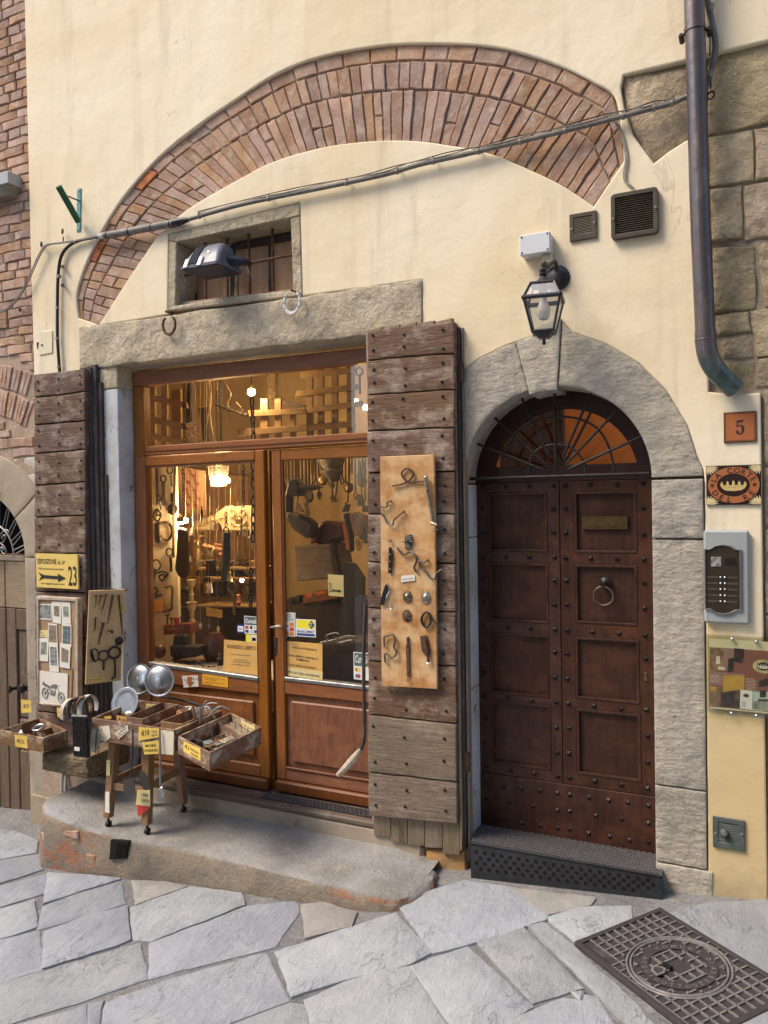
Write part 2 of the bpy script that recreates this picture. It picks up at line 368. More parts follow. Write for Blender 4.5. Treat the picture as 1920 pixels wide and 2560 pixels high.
# step: concrete, with brick showing where it broke
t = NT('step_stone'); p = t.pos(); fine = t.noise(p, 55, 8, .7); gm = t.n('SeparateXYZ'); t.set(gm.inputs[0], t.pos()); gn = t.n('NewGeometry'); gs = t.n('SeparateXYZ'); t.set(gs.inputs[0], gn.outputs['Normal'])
col = t.mix(t.ramp(t.noise(p, 3, 5), .35, .65), (.36, .36, .36), (.26, .25, .235))
col = t.mix(t.math('MULTIPLY', t.ramp(t.noise(t.pos(off=6.0), 8, 6), .5, .7), .5), col, (.44, .40, .34))
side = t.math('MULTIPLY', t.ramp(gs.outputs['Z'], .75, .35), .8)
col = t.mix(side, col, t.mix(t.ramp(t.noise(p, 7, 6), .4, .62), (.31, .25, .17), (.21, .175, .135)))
redm = t.math('MULTIPLY', t.math('MULTIPLY', t.math('MAXIMUM', t.ramp(gm.outputs['X'], -3.25, -3.6), t.ramp(gm.outputs['X'], -1.95, -1.8)), t.ramp(t.noise(t.pos((1, 1, 2.2), off=2.0), 6.5, 5), .46, .56)), side)
col = t.mix(redm, col, (.38, .17, .10))
col = t.mix(t.math('MULTIPLY', t.ramp(fine, .5, .68), .4), col, (.16, .145, .13))
t.out(col, .9, t.bump(t.math('ADD', fine, t.noise(p, 14, 6)), .75, .02), spec=.25)
# jamb painted pale blue-grey over stone
t = NT('jamb_paint'); p = t.pos(); col = t.mix(t.ramp(t.noise(p, 3.2, 6, .65), .42, .62), (.54, .575, .60), (.43, .43, .42))
col = t.mix(t.math('MULTIPLY', t.ramp(t.noise(t.pos((1, 1, .7), off=9.0), 14, 7, .7), .58, .66), .8), col, (.12, .12, .125)); t.out(col, .85, t.bump(t.noise(p, 40, 6), .4, .008), spec=.25)
# woods
wood('shop_wood', (.30, .112, .036), (.205, .072, .026), (1.2, 9, 9), .42, .05, cav=.25, spec=.45)
wood('shop_wood_v', (.30, .112, .036), (.205, .072, .026), (9, 9, 1.2), .42, .05, cav=.25, spec=.45)
wood('shop_wood_dark', (.17, .055, .022), (.115, .038, .018), (9, 9, 1.2), .45, .05, cav=.25)
wood('shop_panel', (.235, .088, .032), (.135, .05, .022), (7, 7, .9), .42, .05, worn=(.33, .135, .045), wfac=.5, wthr=(.45, .65))
wood('sill_wood', (.17, .13, .10), (.12, .09, .075), (1.2, 9, 9), .6, .05, worn=(.30, .25, .21), wfac=.7)
wood('shutter_wood', (.185, .106, .070), (.125, .073, .051), (1.0, 9, 9), .75, .16, worn=(.40, .32, .26), wfac=.85, wthr=(.46, .63), bst=.9, cav=.7, bdist=.012)
wood('shutter_grey', (.29, .225, .17), (.20, .155, .12), (1.0, 9, 9), .85, .10, worn=(.42, .35, .28), wfac=.6, wthr=(.5, .66), bst=.9, cav=.7, bdist=.012)
wood('shutter_back', (.085, .065, .062), (.05, .04, .04), (9, 9, 1.0), .85, .15, worn=(.19, .165, .15), wfac=.5, bst=.8, cav=.7, bdist=.008)
wood('board_grey', (.27, .215, .15), (.19, .15, .10), (9, 9, 1.0), .85, .12, worn=(.36, .30, .22), wfac=.5, bst=.7, cav=.6)
wood('door_wood', (.060, .0235, .0140), (.035, .0140, .0098), (6, 6, .8), .48, .10, cav=.6, bst=.55, worn=(.105, .040, .022), wfac=.6, wthr=(.45, .65), spec=.3)
wood('door_dark', (.050, .019, .014), (.032, .013, .011), (6, 6, .8), .5, .05)
wood('plywood', (.55, .29, .11), (.40, .18, .06), (5, 5, 1.1), .6, .0, worn=(.70, .50, .28), wfac=.7, wthr=(.40, .62), gsc=5, cav=.25, bst=.2)
wood('pale_board', (.62, .45, .23), (.55, .38, .185), (5, 5, .9), .65, .0, cav=.2, bst=.15)
wood('frame_board', (.42, .29, .19), (.35, .23, .15), (5, 5, 1.0), .75, .05, worn=(.52, .42, .32), wfac=.6)
wood('frame_white', (.55, .49, .42), (.38, .30, .22), (4, 4, 2), .75, .05, worn=(.25, .17, .11), wfac=.6)
wood('old_door', (.18, .125, .088), (.115, .08, .058), (7, 7, .8), .7, .08, worn=(.23, .19, .155), wfac=.5)
wood('old_door_pale', (.33, .255, .18), (.25, .19, .135), (.9, 7, 7), .7, .06, cav=.4)
wood('crate_wood', (.24, .135, .075), (.14, .08, .05), (1.5, 4, 6), .8, .15, worn=(.50, .42, .31), wfac=.8, wthr=(.49, .60), bst=.5)
wood('stool_wood', (.30, .18, .10), (.20, .115, .065), (6, 6, 1), .65, .08, worn=(.46, .36, .22), wfac=.6, wthr=(.6, .66))
wood('grate_wood', (.34, .235, .13), (.25, .165, .09), (3, 3, 3), .8, .15, cav=.4)
wood('window_board', (.52, .335, .20), (.46, .29, .17), (3, 3, 1), .7, .02, cav=.15)
wood('red_wood', (.30, .11, .055), (.2, .07, .04), (2, 6, 6), .6, .05)
# metals
t = NT('rust_iron'); p = t.pos(); nz = t.noise(p, 30, 7, .7); t.out(t.mix(t.ramp(nz, .35, .65), (.075, .04, .028), (.16, .085, .05)), .8, t.bump(nz, .5, .003), .35)
t = NT('dark_iron'); p = t.pos(); nz = t.noise(p, 40, 6, .7); t.out(t.mix(t.ramp(nz, .4, .65), (.028, .026, .028), (.07, .055, .045)), .55, t.bump(nz, .35, .002), .6)
simple('black_iron', (.016, .015, .016), .5, .2, var=.3, sc=30, spec=.35)
simple('grille_iron', (.035, .028, .026), .55, .4, var=.4, sc=40, bump=.2)
simple('lantern_black', (.03, .03, .036), .38, .2, var=.2, sc=20, spec=.5)
simple('steel', (.52, .54, .57), .32, 1.0, var=.25, sc=18, c2=(.36, .37, .38), bump=.05)
simple('pewter', (.34, .37, .41), .42, 1.0, var=.25, sc=14, c2=(.20, .22, .25), bump=.08)
simple('old_steel', (.16, .145, .13), .6, .5, var=.4, sc=40, c2=(.08, .065, .055), bump=.2)
simple('zinc', (.33, .33, .33), .5, .8, var=.3, sc=20)
simple('silver_paint', (.75, .74, .72), .5, .1, var=.2, sc=30)
simple('brass', (.38, .27, .10), .42, 1.0, var=.3, sc=30)
simple('door_brass', (.14, .095, .04), .45, .7, var=.3, sc=30)
simple('aged_bronze', (.30, .23, .15), .42, 1.0, var=.35, sc=40)
simple('worn_nickel', (.50, .46, .36), .4, .9, var=.35, sc=40, c2=(.30, .25, .18))
t = NT('downpipe'); p = t.pos(); gm = t.n('SeparateXYZ'); t.set(gm.inputs[0], t.pos())
col = t.mix(t.ramp(t.noise(t.pos((1, 1, .35)), 9, 6), .35, .65), (.135, .108, .105), (.095, .09, .105))
ver = t.ramp(t.math('ADD', gm.outputs['Z'], t.math('MULTIPLY', t.noise(p, 11, 5), .12)), 2.60, 2.49)
col = t.mix(t.math('MULTIPLY', ver, .85), col, t.mix(t.ramp(t.noise(p, 20, 6), .4, .62), (.055, .105, .10), (.10, .16, .15))); col = t.mix(t.math('MULTIPLY', t.ramp(t.noise(t.pos((1, 1, .25), off=3.0), 16, 6, .7), .56, .68), .5), col, (.23, .21, .20)); t.out(col, t.math('ADD', t.math('MULTIPLY', t.noise(p, 12, 5), .35), .2), t.bump(t.noise(p, 7, 4), .18, .03), .5, .5)
simple('conduit_grey', (.20, .19, .175), .55, 0, var=.3, sc=25)
simple('cable_grey', (.34, .30, .25), .6, 0, var=.3, sc=30)
simple('cable_black', (.022, .023, .028), .45, 0, var=.2, sc=20)
simple('tape_pale', (.55, .54, .52), .6, 0, var=.2, sc=30)
simple('bracket_green', (.022, .11, .055), .4, .1, var=.25, sc=20)
simple('bracket_teal', (.10, .28, .30), .45, .3, var=.3, sc=25)
simple('vent_brown', (.085, .068, .052), .55, .1, var=.25, sc=25)
simple('vent_slot', (.26, .235, .18), .6, .1, var=.2, sc=25)
simple('vent_green', (.115, .145, .135), .6, .2, var=.3, sc=18, bump=.2)
simple('box_white', (.66, .69, .73), .45, 0, var=.04, sc=6)
simple('box_cream', (.72, .67, .50), .5, 0, var=.06, sc=8)
simple('intercom_grey', (.37, .40, .42), .45, .1, var=.1, sc=8)
simple('intercom_bronze', (.085, .065, .048), .38, .6, var=.3, sc=20)
simple('bronze_rim', (.36, .34, .31), .38, .8, var=.25, sc=30)
simple('flood_grey', (.13, .145, .185), .42, .1, var=.15, sc=14)
simple('flood_dark', (.028, .034, .055), .5, .1, var=.2, sc=14)
simple('manhole_iron', (.055, .05, .055), .65, .2, var=.35, sc=25, bump=.35, c2=(.05, .043, .045))
simple('manhole_rib', (.25, .235, .235), .55, .3, var=.3, sc=30, bump=.3)
simple('plate_iron', (.045, .048, .055), .55, .4, var=.3, sc=25, bump=.15)
simple('tread_iron', (.30, .29, .30), .5, .7, var=.3, sc=40)
simple('void_black', (.004, .004, .004), .9)
simple('rubber', (.02, .02, .02), .6)
# cards, papers, colours
def flat(name, c, rough=.6, var=.06, sc=9): return simple(name, c, rough, 0, var, sc)
flat('card_yellow', (.80, .56, .12), var=.18); flat('sign_yellow', (.78, .58, .17), .5, .10); flat('paper_orange', (.80, .40, .035), var=.1); flat('paper_amber', (.72, .43, .13), var=.15); flat('card_pale', (.74, .62, .30), var=.12)
flat('paper_white', (.78, .75, .68), var=.08); flat('paper_cream', (.72, .66, .52), var=.12); flat('ink', (.025, .022, .02)); flat('ink_soft', (.16, .15, .13)); flat('ink_brown', (.16, .075, .03))
flat('photo_grey', (.36, .37, .36), var=.7, sc=55); flat('photo_teal', (.20, .25, .27), var=.7, sc=50); flat('photo_brown', (.33, .26, .19), var=.5, sc=45); flat('photo_green', (.34, .38, .30), var=.5, sc=30)
flat('terracotta', (.40, .135, .05), .45, .05); flat('plate_dark', (.028, .012, .010), .4); flat('crown_gold', (.62, .47, .20), .45, .15, 25); flat('cream_tile', (.70, .58, .32), .45, .1)
flat('poster_brown', (.27, .115, .08), .35); flat('poster_lilac', (.34, .20, .17), .35); flat('poster_yellow', (.60, .36, .07), .35, .2, 30); flat('poster_cream', (.72, .67, .45), .4); flat('poster_dark', (.07, .05, .05), .35, .5, 50); flat('poster_mint', (.50, .62, .55), .35, .1)
flat('poster_wood', (.36, .22, .13), .35, .5, 40); flat('text_pale', (.70, .58, .50), .5)
flat('sticker_green', (.10, .155, .15), .4); flat('sticker_grey', (.55, .58, .56), .4); flat('sticker_white', (.80, .80, .80), .4); flat('sticker_blue', (.03, .06, .24), .4); flat('sticker_yellow', (.82, .74, .05), .4); flat('sticker_red', (.55, .05, .03), .4); flat('sticker_orange', (.60, .20, .04), .4); flat('sticker_sky', (.05, .22, .50), .4)
flat('cloth_red', (.17, .05, .038), .85); flat('cloth_pink', (.34, .215, .155), .85, .1); flat('cream_carved', (.52, .45, .33), .6, .1); flat('leather_ball', (.10, .035, .02), .35, .3, 9); flat('bulb_glass', (.85, .83, .78), .2, .03)
flat('string', (.55, .44, .27), .8); flat('rope', (.42, .30, .15), .9); flat('orange_wood', (.62, .17, .03), .5, .2); flat('bag_dark', (.05, .045, .042), .6); flat('red_bit', (.4, .03, .02), .5)  # scabbard and crate tags share one plain orange
def glow(name, c, st):
    t = NT(name); t.b.inputs['Base Color'].default_value = (*c, 1); t.b.inputs['Emission Color'].default_value = (*c, 1); t.b.inputs['Emission Strength'].default_value = st
def glass(name, tint=(1, 1, 1), base=.05, edge=.5, rough=.02, power=4.0):
    t = NT(name); t.t.nodes.remove(t.b); lw = t.n('LayerWeight'); lw.inputs['Blend'].default_value = .5
    fac = t.math('ADD', t.math('MULTIPLY', t.math('POWER', lw.outputs['Facing'], power), edge), base)
    tr = t.n('BsdfTransparent'); t.set(tr.inputs[0], tint); gl = t.n('BsdfGlossy'); gl.inputs['Roughness'].default_value = rough
    mx = t.n('MixShader'); t.set(mx.inputs[0], fac); t.set(mx.inputs[1], tr.outputs[0]); t.set(mx.inputs[2], gl.outputs[0])
    t.set(t.t.nodes['Material Output'].inputs[0], mx.outputs[0])
glow('bulb_warm', (1.0, .64, .28), 330.0); glow('bulb_small', (1.0, .62, .26), 240.0); glow('bulb_hall', (1.0, .62, .28), 34.0)
glass('pane_glass', (.97, .96, .93), .05, .5, .02)
glass('lantern_glass', (.95, .95, .93), .26, .4, .45)
glass('acrylic', (.93, .94, .90), .05, .35, .05)
def nail_mesh(name, mat, r=.006, h=.004, n=8):
    mb = MB().lathe([(r, 0), (r * .9, h * .6), (r * .35, h)], (0, 0, 0), (0, -1, 0), n)
    me = bpy.data.meshes.new(name); me.from_pydata(mb.v, [], mb.f); me.materials.append(MT[mat]); return me
NAIL = nail_mesh('nail', 'black_iron', .0088, .004)
# ================================================================== THE STREET
UPG = V((-GX, -GY, 1)).normalized()
mb = MB(); N = 30
for j in range(N + 1):
    for i in range(N + 1):
        x = -30 + 60 * i / N; y = -28 + 29.0 * j / N; mb.v.append(V((x, y, gz(x, y) - .013)))
for j in range(N):
    for i in range(N): mb.f.append((j * (N + 1) + i, j * (N + 1) + i + 1, (j + 1) * (N + 1) + i + 1, (j + 1) * (N + 1) + i))
pave = mb.build('pavement', 'joint_fill', kind='structure')
pave['label'] = 'worn blue-grey flagstone street with mortar joints'
c1 = lambda pts: [PG('C1', x, y) for x, y in pts]
c2 = lambda pts: [PG('C2', x, y) for x, y in pts]
stones = [c1(q) for q in [
    [(-90, 398), (5, 368), (196, 318), (186, 398), (-10, 458), (-90, 480)], [(208, 312), (380, 322), (510, 337), (318, 396), (194, 438)],
    [(190, 455), (325, 404), (518, 352), (532, 442), (350, 496), (168, 550)], [(196, 566), (350, 510), (540, 458), (556, 598), (498, 622), (188, 718)],
    [(-120, 632), (0, 600), (162, 562), (178, 722), (0, 772), (-120, 806)], [(-90, 495), (0, 470), (142, 434), (156, 546), (0, 592), (-90, 618)],
    [(-160, 832), (0, 788), (300, 702), (592, 618), (632, 766), (320, 868), (0, 964), (-160, 1010)], [(574, 344), (700, 350), (798, 368), (590, 442)],
    [(568, 462), (820, 374), (1030, 398), (1046, 448), (660, 600), (584, 598)], [(656, 612), (1060, 456), (1268, 432), (1284, 482), (1176, 626), (730, 738), (650, 762)],
    [(1306, 452), (1392, 442), (1526, 482), (1510, 540), (1326, 586)], [(424, 1010), (462, 866), (726, 772), (1136, 656), (1236, 856), (948, 960), (900, 1020)],
    [(1196, 652), (1528, 548), (1700, 490), (1858, 652), (1756, 702), (1450, 778), (1268, 838)], [(1322, 856), (1500, 780), (1659, 722), (1762, 714), (1930, 974), (1900, 1040), (1390, 1060)],
    [(-130, 118), (50, 128), (160, 170), (150, 222), (0, 246), (-130, 255)], [(-130, 270), (0, 258), (160, 234), (176, 296), (0, 352), (-130, 378)],
    [(-160, 1030), (100, 960), (356, 888), (366, 1030), (-160, 1120)], [(380, 890), (448, 868), (412, 1010), (376, 1030)], [(970, 975), (1240, 872), (1310, 880), (1372, 1060), (930, 1060)]]]
stones += [c2(q) for q in [
    [(74, 462), (170, 402), (350, 350), (520, 374), (696, 490), (686, 514), (450, 590), (215, 654)], [(116, 712), (362, 630), (630, 882), (480, 955), (380, 1020), (310, 985)],
    [(408, 616), (606, 552), (850, 800), (640, 864)], [(628, 546), (692, 530), (812, 626), (1000, 792), (1176, 975), (1060, 975), (936, 846)],
    [(708, 498), (850, 458), (1056, 452), (1056, 502), (822, 600)], [(510, 960), (770, 864), (918, 874), (990, 975), (800, 1030), (560, 1030)],
    [(1232, 482), (1410, 438), (1659, 424), (1900, 440), (1900, 950), (1680, 822)], [(818, 832), (858, 826), (846, 858)], [(864, 836), (912, 842), (926, 866), (872, 862)],
    [(1430, 990), (1690, 868), (1900, 968), (1900, 1060), (1430, 1060)], [(530, 372), (900, 418), (880, 448), (708, 484)], [(938, 1000), (1090, 985), (1200, 990), (1300, 1060), (940, 1060)]]]
# the rest of the street outside the picture
ax = (PG('C1', 592, 618) - PG('C1', 0, 788)); ax.z = 0; ax.normalize(); ay = V((ax.y, -ax.x, 0))
rows = 0; oo = PG('C1', 300, 900); rr = random.Random(3)
for j in range(-4, 16):
    x = -9.0 + rr.random()
    while x < 7.5:
        w = .55 + rr.random() * .6
        q = [oo + ax * a + ay * b for a, b in ((x, j * .42), (x + w - .02, j * .42), (x + w - .02, j * .42 + .40), (x, j * .42 + .40))]
        x += w
        if any(p.y > (-.62 if -4.7 < p.x < .3 else -.06) or p.y < -5 for p in q): continue
        ok = True
        for p in q + [cent(q)]:
            if (p - CAM).dot(_f) > .2:
                u, v = px((p.x, p.y, gz(p.x, p.y)))
                if -110 < u < 2080 and v < 2600: ok = False
        if ok: stones.append([V((p.x, p.y, gz(p.x, p.y))) for p in q])
for i, q in enumerate(stones):
    dz = .004 * math.sin(i * 2.7)
    tint = 'pale_paving' if i in (7, 10, 29) else 'paving'
    cq = cent(q); slab([p + (p - cq).normalized() * .014 + V((0, 0, dz)) for p in q], -UPG * .05, .016, .006, .009, .05).build('flagstone', tint, pave, smooth=True)

# ------------------------------------------------------------------ manhole cover
A = PG('D8', 800, 36); B = PG('D8', 112, 312); Cc = PG('D8', 1690, 640)
s1 = B - A; s2 = Cc - A; L1 = s1.length; s1n = s1.normalized(); s2n = (s2 - s1n * s2.dot(s1n)).normalized(); L2 = .70; UP = s2n.cross(s1n)
if UP.z < 0: UP = -UP
MO = A - UP * .003
def mp(a, b, h=0.0): return MO + s1n * (a * L1) + s2n * (b * L2) + UP * h
mh = thing('manhole_cover', 'square cast iron manhole cover with raised grid and round crest set in the paving', 'manhole cover', A + UP * .0)
mb = MB(); mb.obox(mp(0, 0, -.02), s1n * L1, s2n * L2, UP * .022); mb.build('frame', 'manhole_iron', mh, bevel=.003)
mb = MB()
for a, b, c, d in ((0, 0, 1, .035), (0, .965, 1, 1), (0, .035, .05, .965), (.95, .035, 1, .965)): mb.obox(mp(a, b, .002), s1n * L1 * (c - a), s2n * L2 * (d - b), UP * .008)
mb.build('rim', 'manhole_iron', mh, bevel=.002)
cm = mp(.5, .5); Rr = L1 * .395
def inring(a, b, r0, r1):
    d = (mp(a, b) - cm).length; return r0 < d < r1
mb = MB(); K = 60
def rib(a0, b0, a1, b1, w=.0035):
    run = []; 
    for k in range(K + 1):
        a = a0 + (a1 - a0) * k / K; b = b0 + (b1 - b0) * k / K; d = (mp(a, b) - cm).length
        bad = Rr * .93 < d < Rr * 1.08 or Rr * .58 < d < Rr * .80 or d < .045 or (a > .86 and .04 < b < .30)
        if not bad: run.append((a, b))
        if (bad or k == K) and run:
            if len(run) > 1:
                p, q = mp(*run[0], .002), mp(*run[-1], .002); t = (q - p).normalized(); n = UP.cross(t)
                mb.obox(p - n * w, q - p, n * 2 * w, UP * .0075)
            run = []
for i in range(1, 11): rib(.05 + .09 * i, .035, .05 + .09 * i, .965)
for j in range(1, 14): rib(.05, .035 + .93 * j / 14, .95, .035 + .93 * j / 14)
mb.build('raised_grid', 'manhole_rib', mh)
for k in (.97, 1.05):
    MB().ring(cm + UP * .006, Rr * k, .005, UP, 48, 6, e=s1n).build('ring', 'manhole_rib', mh)
mb = MB(); n = 40; vs = []
for i in range(n):
    t = 2 * math.pi * i / n; d = s1n * math.cos(t) + s2n * math.sin(t); vs += [cm + d * Rr * .60 + UP * .007, cm + d * Rr * .78 + UP * .007]
mb.add(vs, [(2 * i, 2 * i + 1, (2 * i + 3) % (2 * n), (2 * i + 2) % (2 * n)) for i in range(n)]); mb.build('letter_band', 'manhole_iron', mh)
mb = MB(); bx = -s2n; by = s1n                   # reading direction as in the photo
view_r = V((1, 0, 0)); view_u = V((0, 1, 0))
def circ_text(mb, s, R, mid, size, rd, ud, o, inv=False, step=None):
    w = step * (len(s) - 1)
    for i, ch in enumerate(s):
        if ch == ' ': continue
        t = math.radians(mid - w / 2 + step * i if not inv else mid + w / 2 - step * i) if False else math.radians((mid + w / 2 - step * i) if not inv else (mid - w / 2 + step * i))
        d = rd * math.cos(t) + ud * math.sin(t); tang = (rd * math.sin(t) - ud * math.cos(t)) * (-1 if inv else 1); up = d * (-1 if inv else 1)
        mb.text(ch, size, o + d * R - up * size * .35, tang, up, bold=.01)
vr = (PG('D8', 1100, 560) - PG('D8', 640, 470)).normalized(); vu = UP.cross(vr)
circ_text(mb, 'COMUNE', Rr * .69, 100, .026, vr, vu, cm + UP * .0075, step=15)
circ_text(mb, 'DI', Rr * .69, 32, .026, vr, vu, cm + UP * .0075, step=11)
circ_text(mb, 'AREZZO', Rr * .69, -22, .026, vr, vu, cm + UP * .0075, step=13)
circ_text(mb, 'ACQUEDOTTO', Rr * .69, 236, .026, vr, vu, cm + UP * .0075, inv=True, step=13)
mb.build('lettering', 'manhole_rib', mh)
mb = MB(); mb.obox(mp(.865, .05, .002), s1n * L1 * .075, s2n * L2 * .24, UP * .006); mb.build('name_strip', 'manhole_iron', mh)
mb = MB(); mb.text('ARTCEMTER', .019, mp(.895, .17, .0082), s2n, -s1n).text('AREZZO', .019, mp(.935, .17, .0082), s2n, -s1n); mb.build('lettering', 'manhole_rib', mh)
sc0 = PG('D8', 782, 540, .011)
shp = [(-.026, .026), (0, .030), (.026, .026), (.026, -.006), (0, -.032), (-.026, -.006)]
MB().prism([sc0 + vr * a + vu * b for a, b in shp], UP * .006).build('crest', 'manhole_rib', mh, bevel=.002)
MB().prism([sc0 + UP * .0062 + vr * a * .62 + vu * b * .62 for a, b in shp], UP * .001).build('crest_field', 'manhole_iron', mh)
mb = MB(); k1 = PG('D8', 825, 475, .010); k2 = PG('D8', 890, 515, .010); mb.tube([k1, k2], .009, 8); mb.build('key_slot', 'void_black', mh)

# ================================================================== STONE STEP IN FRONT OF THE SHOP
step = thing('stone_step', 'long worn concrete and brick step below the shop door', 'step', (-2.6, -.5, -.12))
ft = [(-4.02, -.34), (-3.93, -.46), (-3.80, -.525), (-3.3, -.52), (-2.7, -.49), (-2.1, -.505), (-1.62, -.485), (-1.50, -.40), (-1.44, -.25), (-1.47, -.12)]
ft = spl([(x, y, 0) for x, y in ft], 9); mb = MB(); rows = 16; n = len(ft)
for i, p in enumerate(ft):
    u = i / (n - 1); inw = V((0, 1, 0)); a = ft[max(0, i - 1)]; b = ft[min(n - 1, i + 1)]; tg = (b - a).normalized(); inw = V((-tg.y, tg.x, 0))
    top = .028 + .045 * max(0, min(1, (-3.45 - p.x) / .35)) - .02 * max(0, min(1, (p.x + 1.75) / .2)); bot = gz(p.x, p.y) - .04
    bk = V((max(-4.0, min(-1.50, p.x)), .02, top + .004))
    prof = [(0, bot), (.0, bot + (top - bot) * .3), (.004, bot + (top - bot) * .6), (.006, top - .035), (.012, top - .016), (.026, top - .004), (.05, top)]
    pts = [V((p.x, p.y, 0)) + inw * d + V((0, 0, z)) for d, z in prof]
    q = pts[-1]; pts += [q.lerp(bk, k / 7) for k in range(1, 8)]
    for k, r in enumerate(pts):
        w = .017 if k < 6 else .005
        e = .5 if k == len(pts) - 1 else 1
        r2 = r + (inw * -.9 + V((0, 0, .35 if k > 3 else 0))) * (fbm(r * 7.5, 5) * w * 2.4 * e) * (1 if k < 7 else .0) + V((0, 0, (fbm(r * 5) * .012 if k >= 5 else 0)))
        mb.v.append(r2)
m = len(mb.v) // n
for i in range(n - 1):
    for k in range(m - 1): mb.f.append((i * m + k, (i + 1) * m + k, (i + 1) * m + k + 1, i * m + k + 1))
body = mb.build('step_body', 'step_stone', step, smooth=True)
# bricks laid bare at the broken right end and the left corner
for x0, x1, zf in ((-3.86, -3.72, .55), (-3.70, -3.55, .72), (-3.5, -3.42, .3)):
    xm = (x0 + x1) / 2; yf = min((abs(p.x - xm), p.y) for p in ft)[1] - .001; g0 = gz(xm, yf); tp = .03 if xm > -3.4 else .075
    z0 = g0 + (tp - g0) * zf - .026
    slab([V((x0, yf, z0)), V((x1, yf, z0)), V((x1, yf + .0, z0 + .042)), V((x0, yf, z0 + .042))], (0, .05, 0), .008, .006, .006, .03).build('brick', 'brick', step, smooth=True)
vh = PP('C1', [(478, 172), (556, 180), (548, 252), (472, 258)], -.526)
MB().prism(vh, (0, .03, 0)).build('vent_hole', 'void_black', step)
for k in range(6):
    a = vh[0].lerp(vh[1], .36 + k * .11); b = vh[3].lerp(vh[2], .36 + k * .11); MB().rod(a + V((0, -.004, -.01)), b + V((0, -.004, .012)), .0032, 6).build('vent_bar', 'dark_iron', step)

# ================================================================== THE PLASTERED HOUSE
house = thing('plastered_house', 'cream plastered house with brick relieving arch, shop front and studded arched door', 'building', (-2.2, .1, -.2))
F = lambda pts, Y=0.0: [P('F', x, y, Y) for x, y in pts]
S = lambda pts, Y=0.0: [P('S', x, y, Y) for x, y in pts]
pairs = [((196, 795), (247, 812)), ((191, 742), (275, 768)), ((203, 690), (310, 713)), ((231, 622), (352, 650)), ((275, 542), (400, 583)), ((324, 472), (463, 527)), ((405, 385), (535, 482)),
         ((492, 315), (605, 443)), ((579, 255), (672, 408)), ((694, 182), (760, 379)), ((810, 139), (850, 360)), ((960, 113), (965, 350)), ((1090, 108), (1055, 353)), ((1200, 113), (1125, 363)),
         ((1290, 128), (1183, 373)), ((1390, 160), (1250, 392)), ((1480, 203), (1325, 424)), ((1535, 240), (1394, 457)), ((1552, 320), (1440, 485)), ((1560, 400), (1484, 515))]
ext = spl(S([a for a, b in pairs]), 12); inn = spl(S([b for a, b in pairs]), 12)
ring_poly = ext + inn[::-1]
LX0, LX1 = P('S', 199, 819).x, P('S', 1055, 699).x
lint_top = [P('S', 199, 821), P('S', 330, 800), P('S', 425, 788)]
win_out = PP('E1', [(88, 372), (800, 205), (1525, 28), (1556, 1045), (80, 1215)])
OPL, OPR, OPT = P('S', 298, 1200).x, -1.70, 2.80           # shop opening
shop_hole = [V((LX0, 0, 3.075)), win_out[4] + V((-.001, 0, -.02)), win_out[0], win_out[1], win_out[2], V((win_out[3].x, 0, 3.068)), V((LX1, 0, 3.058)), V((LX1, 0, 2.72)), V((-1.50, 0, 2.72)), V((-1.50, 0, -.4)), V((-3.96, 0, -.4)), V((-3.96, 0, 2.74)), V((LX0, 0, 2.74))]
# door surround outline
DXC, DR = -.882, .462; SPR = 1.985                          # arch centre, inner radius, springing height
sur_out = F([(985, 812), (1035, 775), (1090, 748), (1150, 727), (1162, 712), (1195, 695), (1212, 690), (1236, 718), (1310, 744), (1380, 785), (1440, 845), (1485, 920), (1505, 985), (1518, 1012)])
sr_x = P('F', 1524, 1300).x
door_hole = [V((-1.49, 0, -.45))] + [V((-1.49, 0, 1.99))] + [p for p in sur_out] + [V((sr_x, 0, 1.98)), V((sr_x, 0, -.45))]
ash = F([(1347, 162), (1341, 190), (1348, 232), (1368, 292), (1412, 352), (1445, 326), (1482, 303), (1516, 288), (1526, 560), (1531, 846), (1590, 852), (1643, 848), (1650, 1400), (1660, 1990)])
outer = [V((-4.465, 0, -.8)), V((-4.455, 0, .6)), V((-4.45, 0, 2.4)), V((-4.462, 0, 3.6)), V((-4.47, 0, 6.8)), V((3.2, 0, 6.8)), V((3.2, 0, 4.9)), P('F', 1900, 30)] + ash + [V((ash[-1].x, 0, -.8))]
plate2d('plaster_wall', outer, [ring_poly, shop_hole, door_hole], -.0, .045, 'plaster', house, bev=.008)
core_open = [[V((OPL - .02, 0, -.4)), V((OPL - .02, 0, 2.9)), V((OPR + .02, 0, 2.9)), V((OPR + .02, 0, -.4))], [V((DXC - DR - .05, 0, -.4)), V((DXC - DR - .05, 0, 2.52)), V((DXC + DR + .05, 0, 2.52)), V((DXC + DR + .05, 0, -.4))],
             [win_out[0] + V((.02, 0, .0)), win_out[2] + V((-.02, 0, .0)), win_out[3] + V((-.02, 0, .06)), win_out[4] + V((.02, 0, .06))]]
plate2d('masonry', [V((-4.44, 0, -.6)), V((-4.44, 0, 6.7)), V((3.2, 0, 6.7)), V((3.2, 0, -.6))], core_open, .048, .30, 'mortar', house)

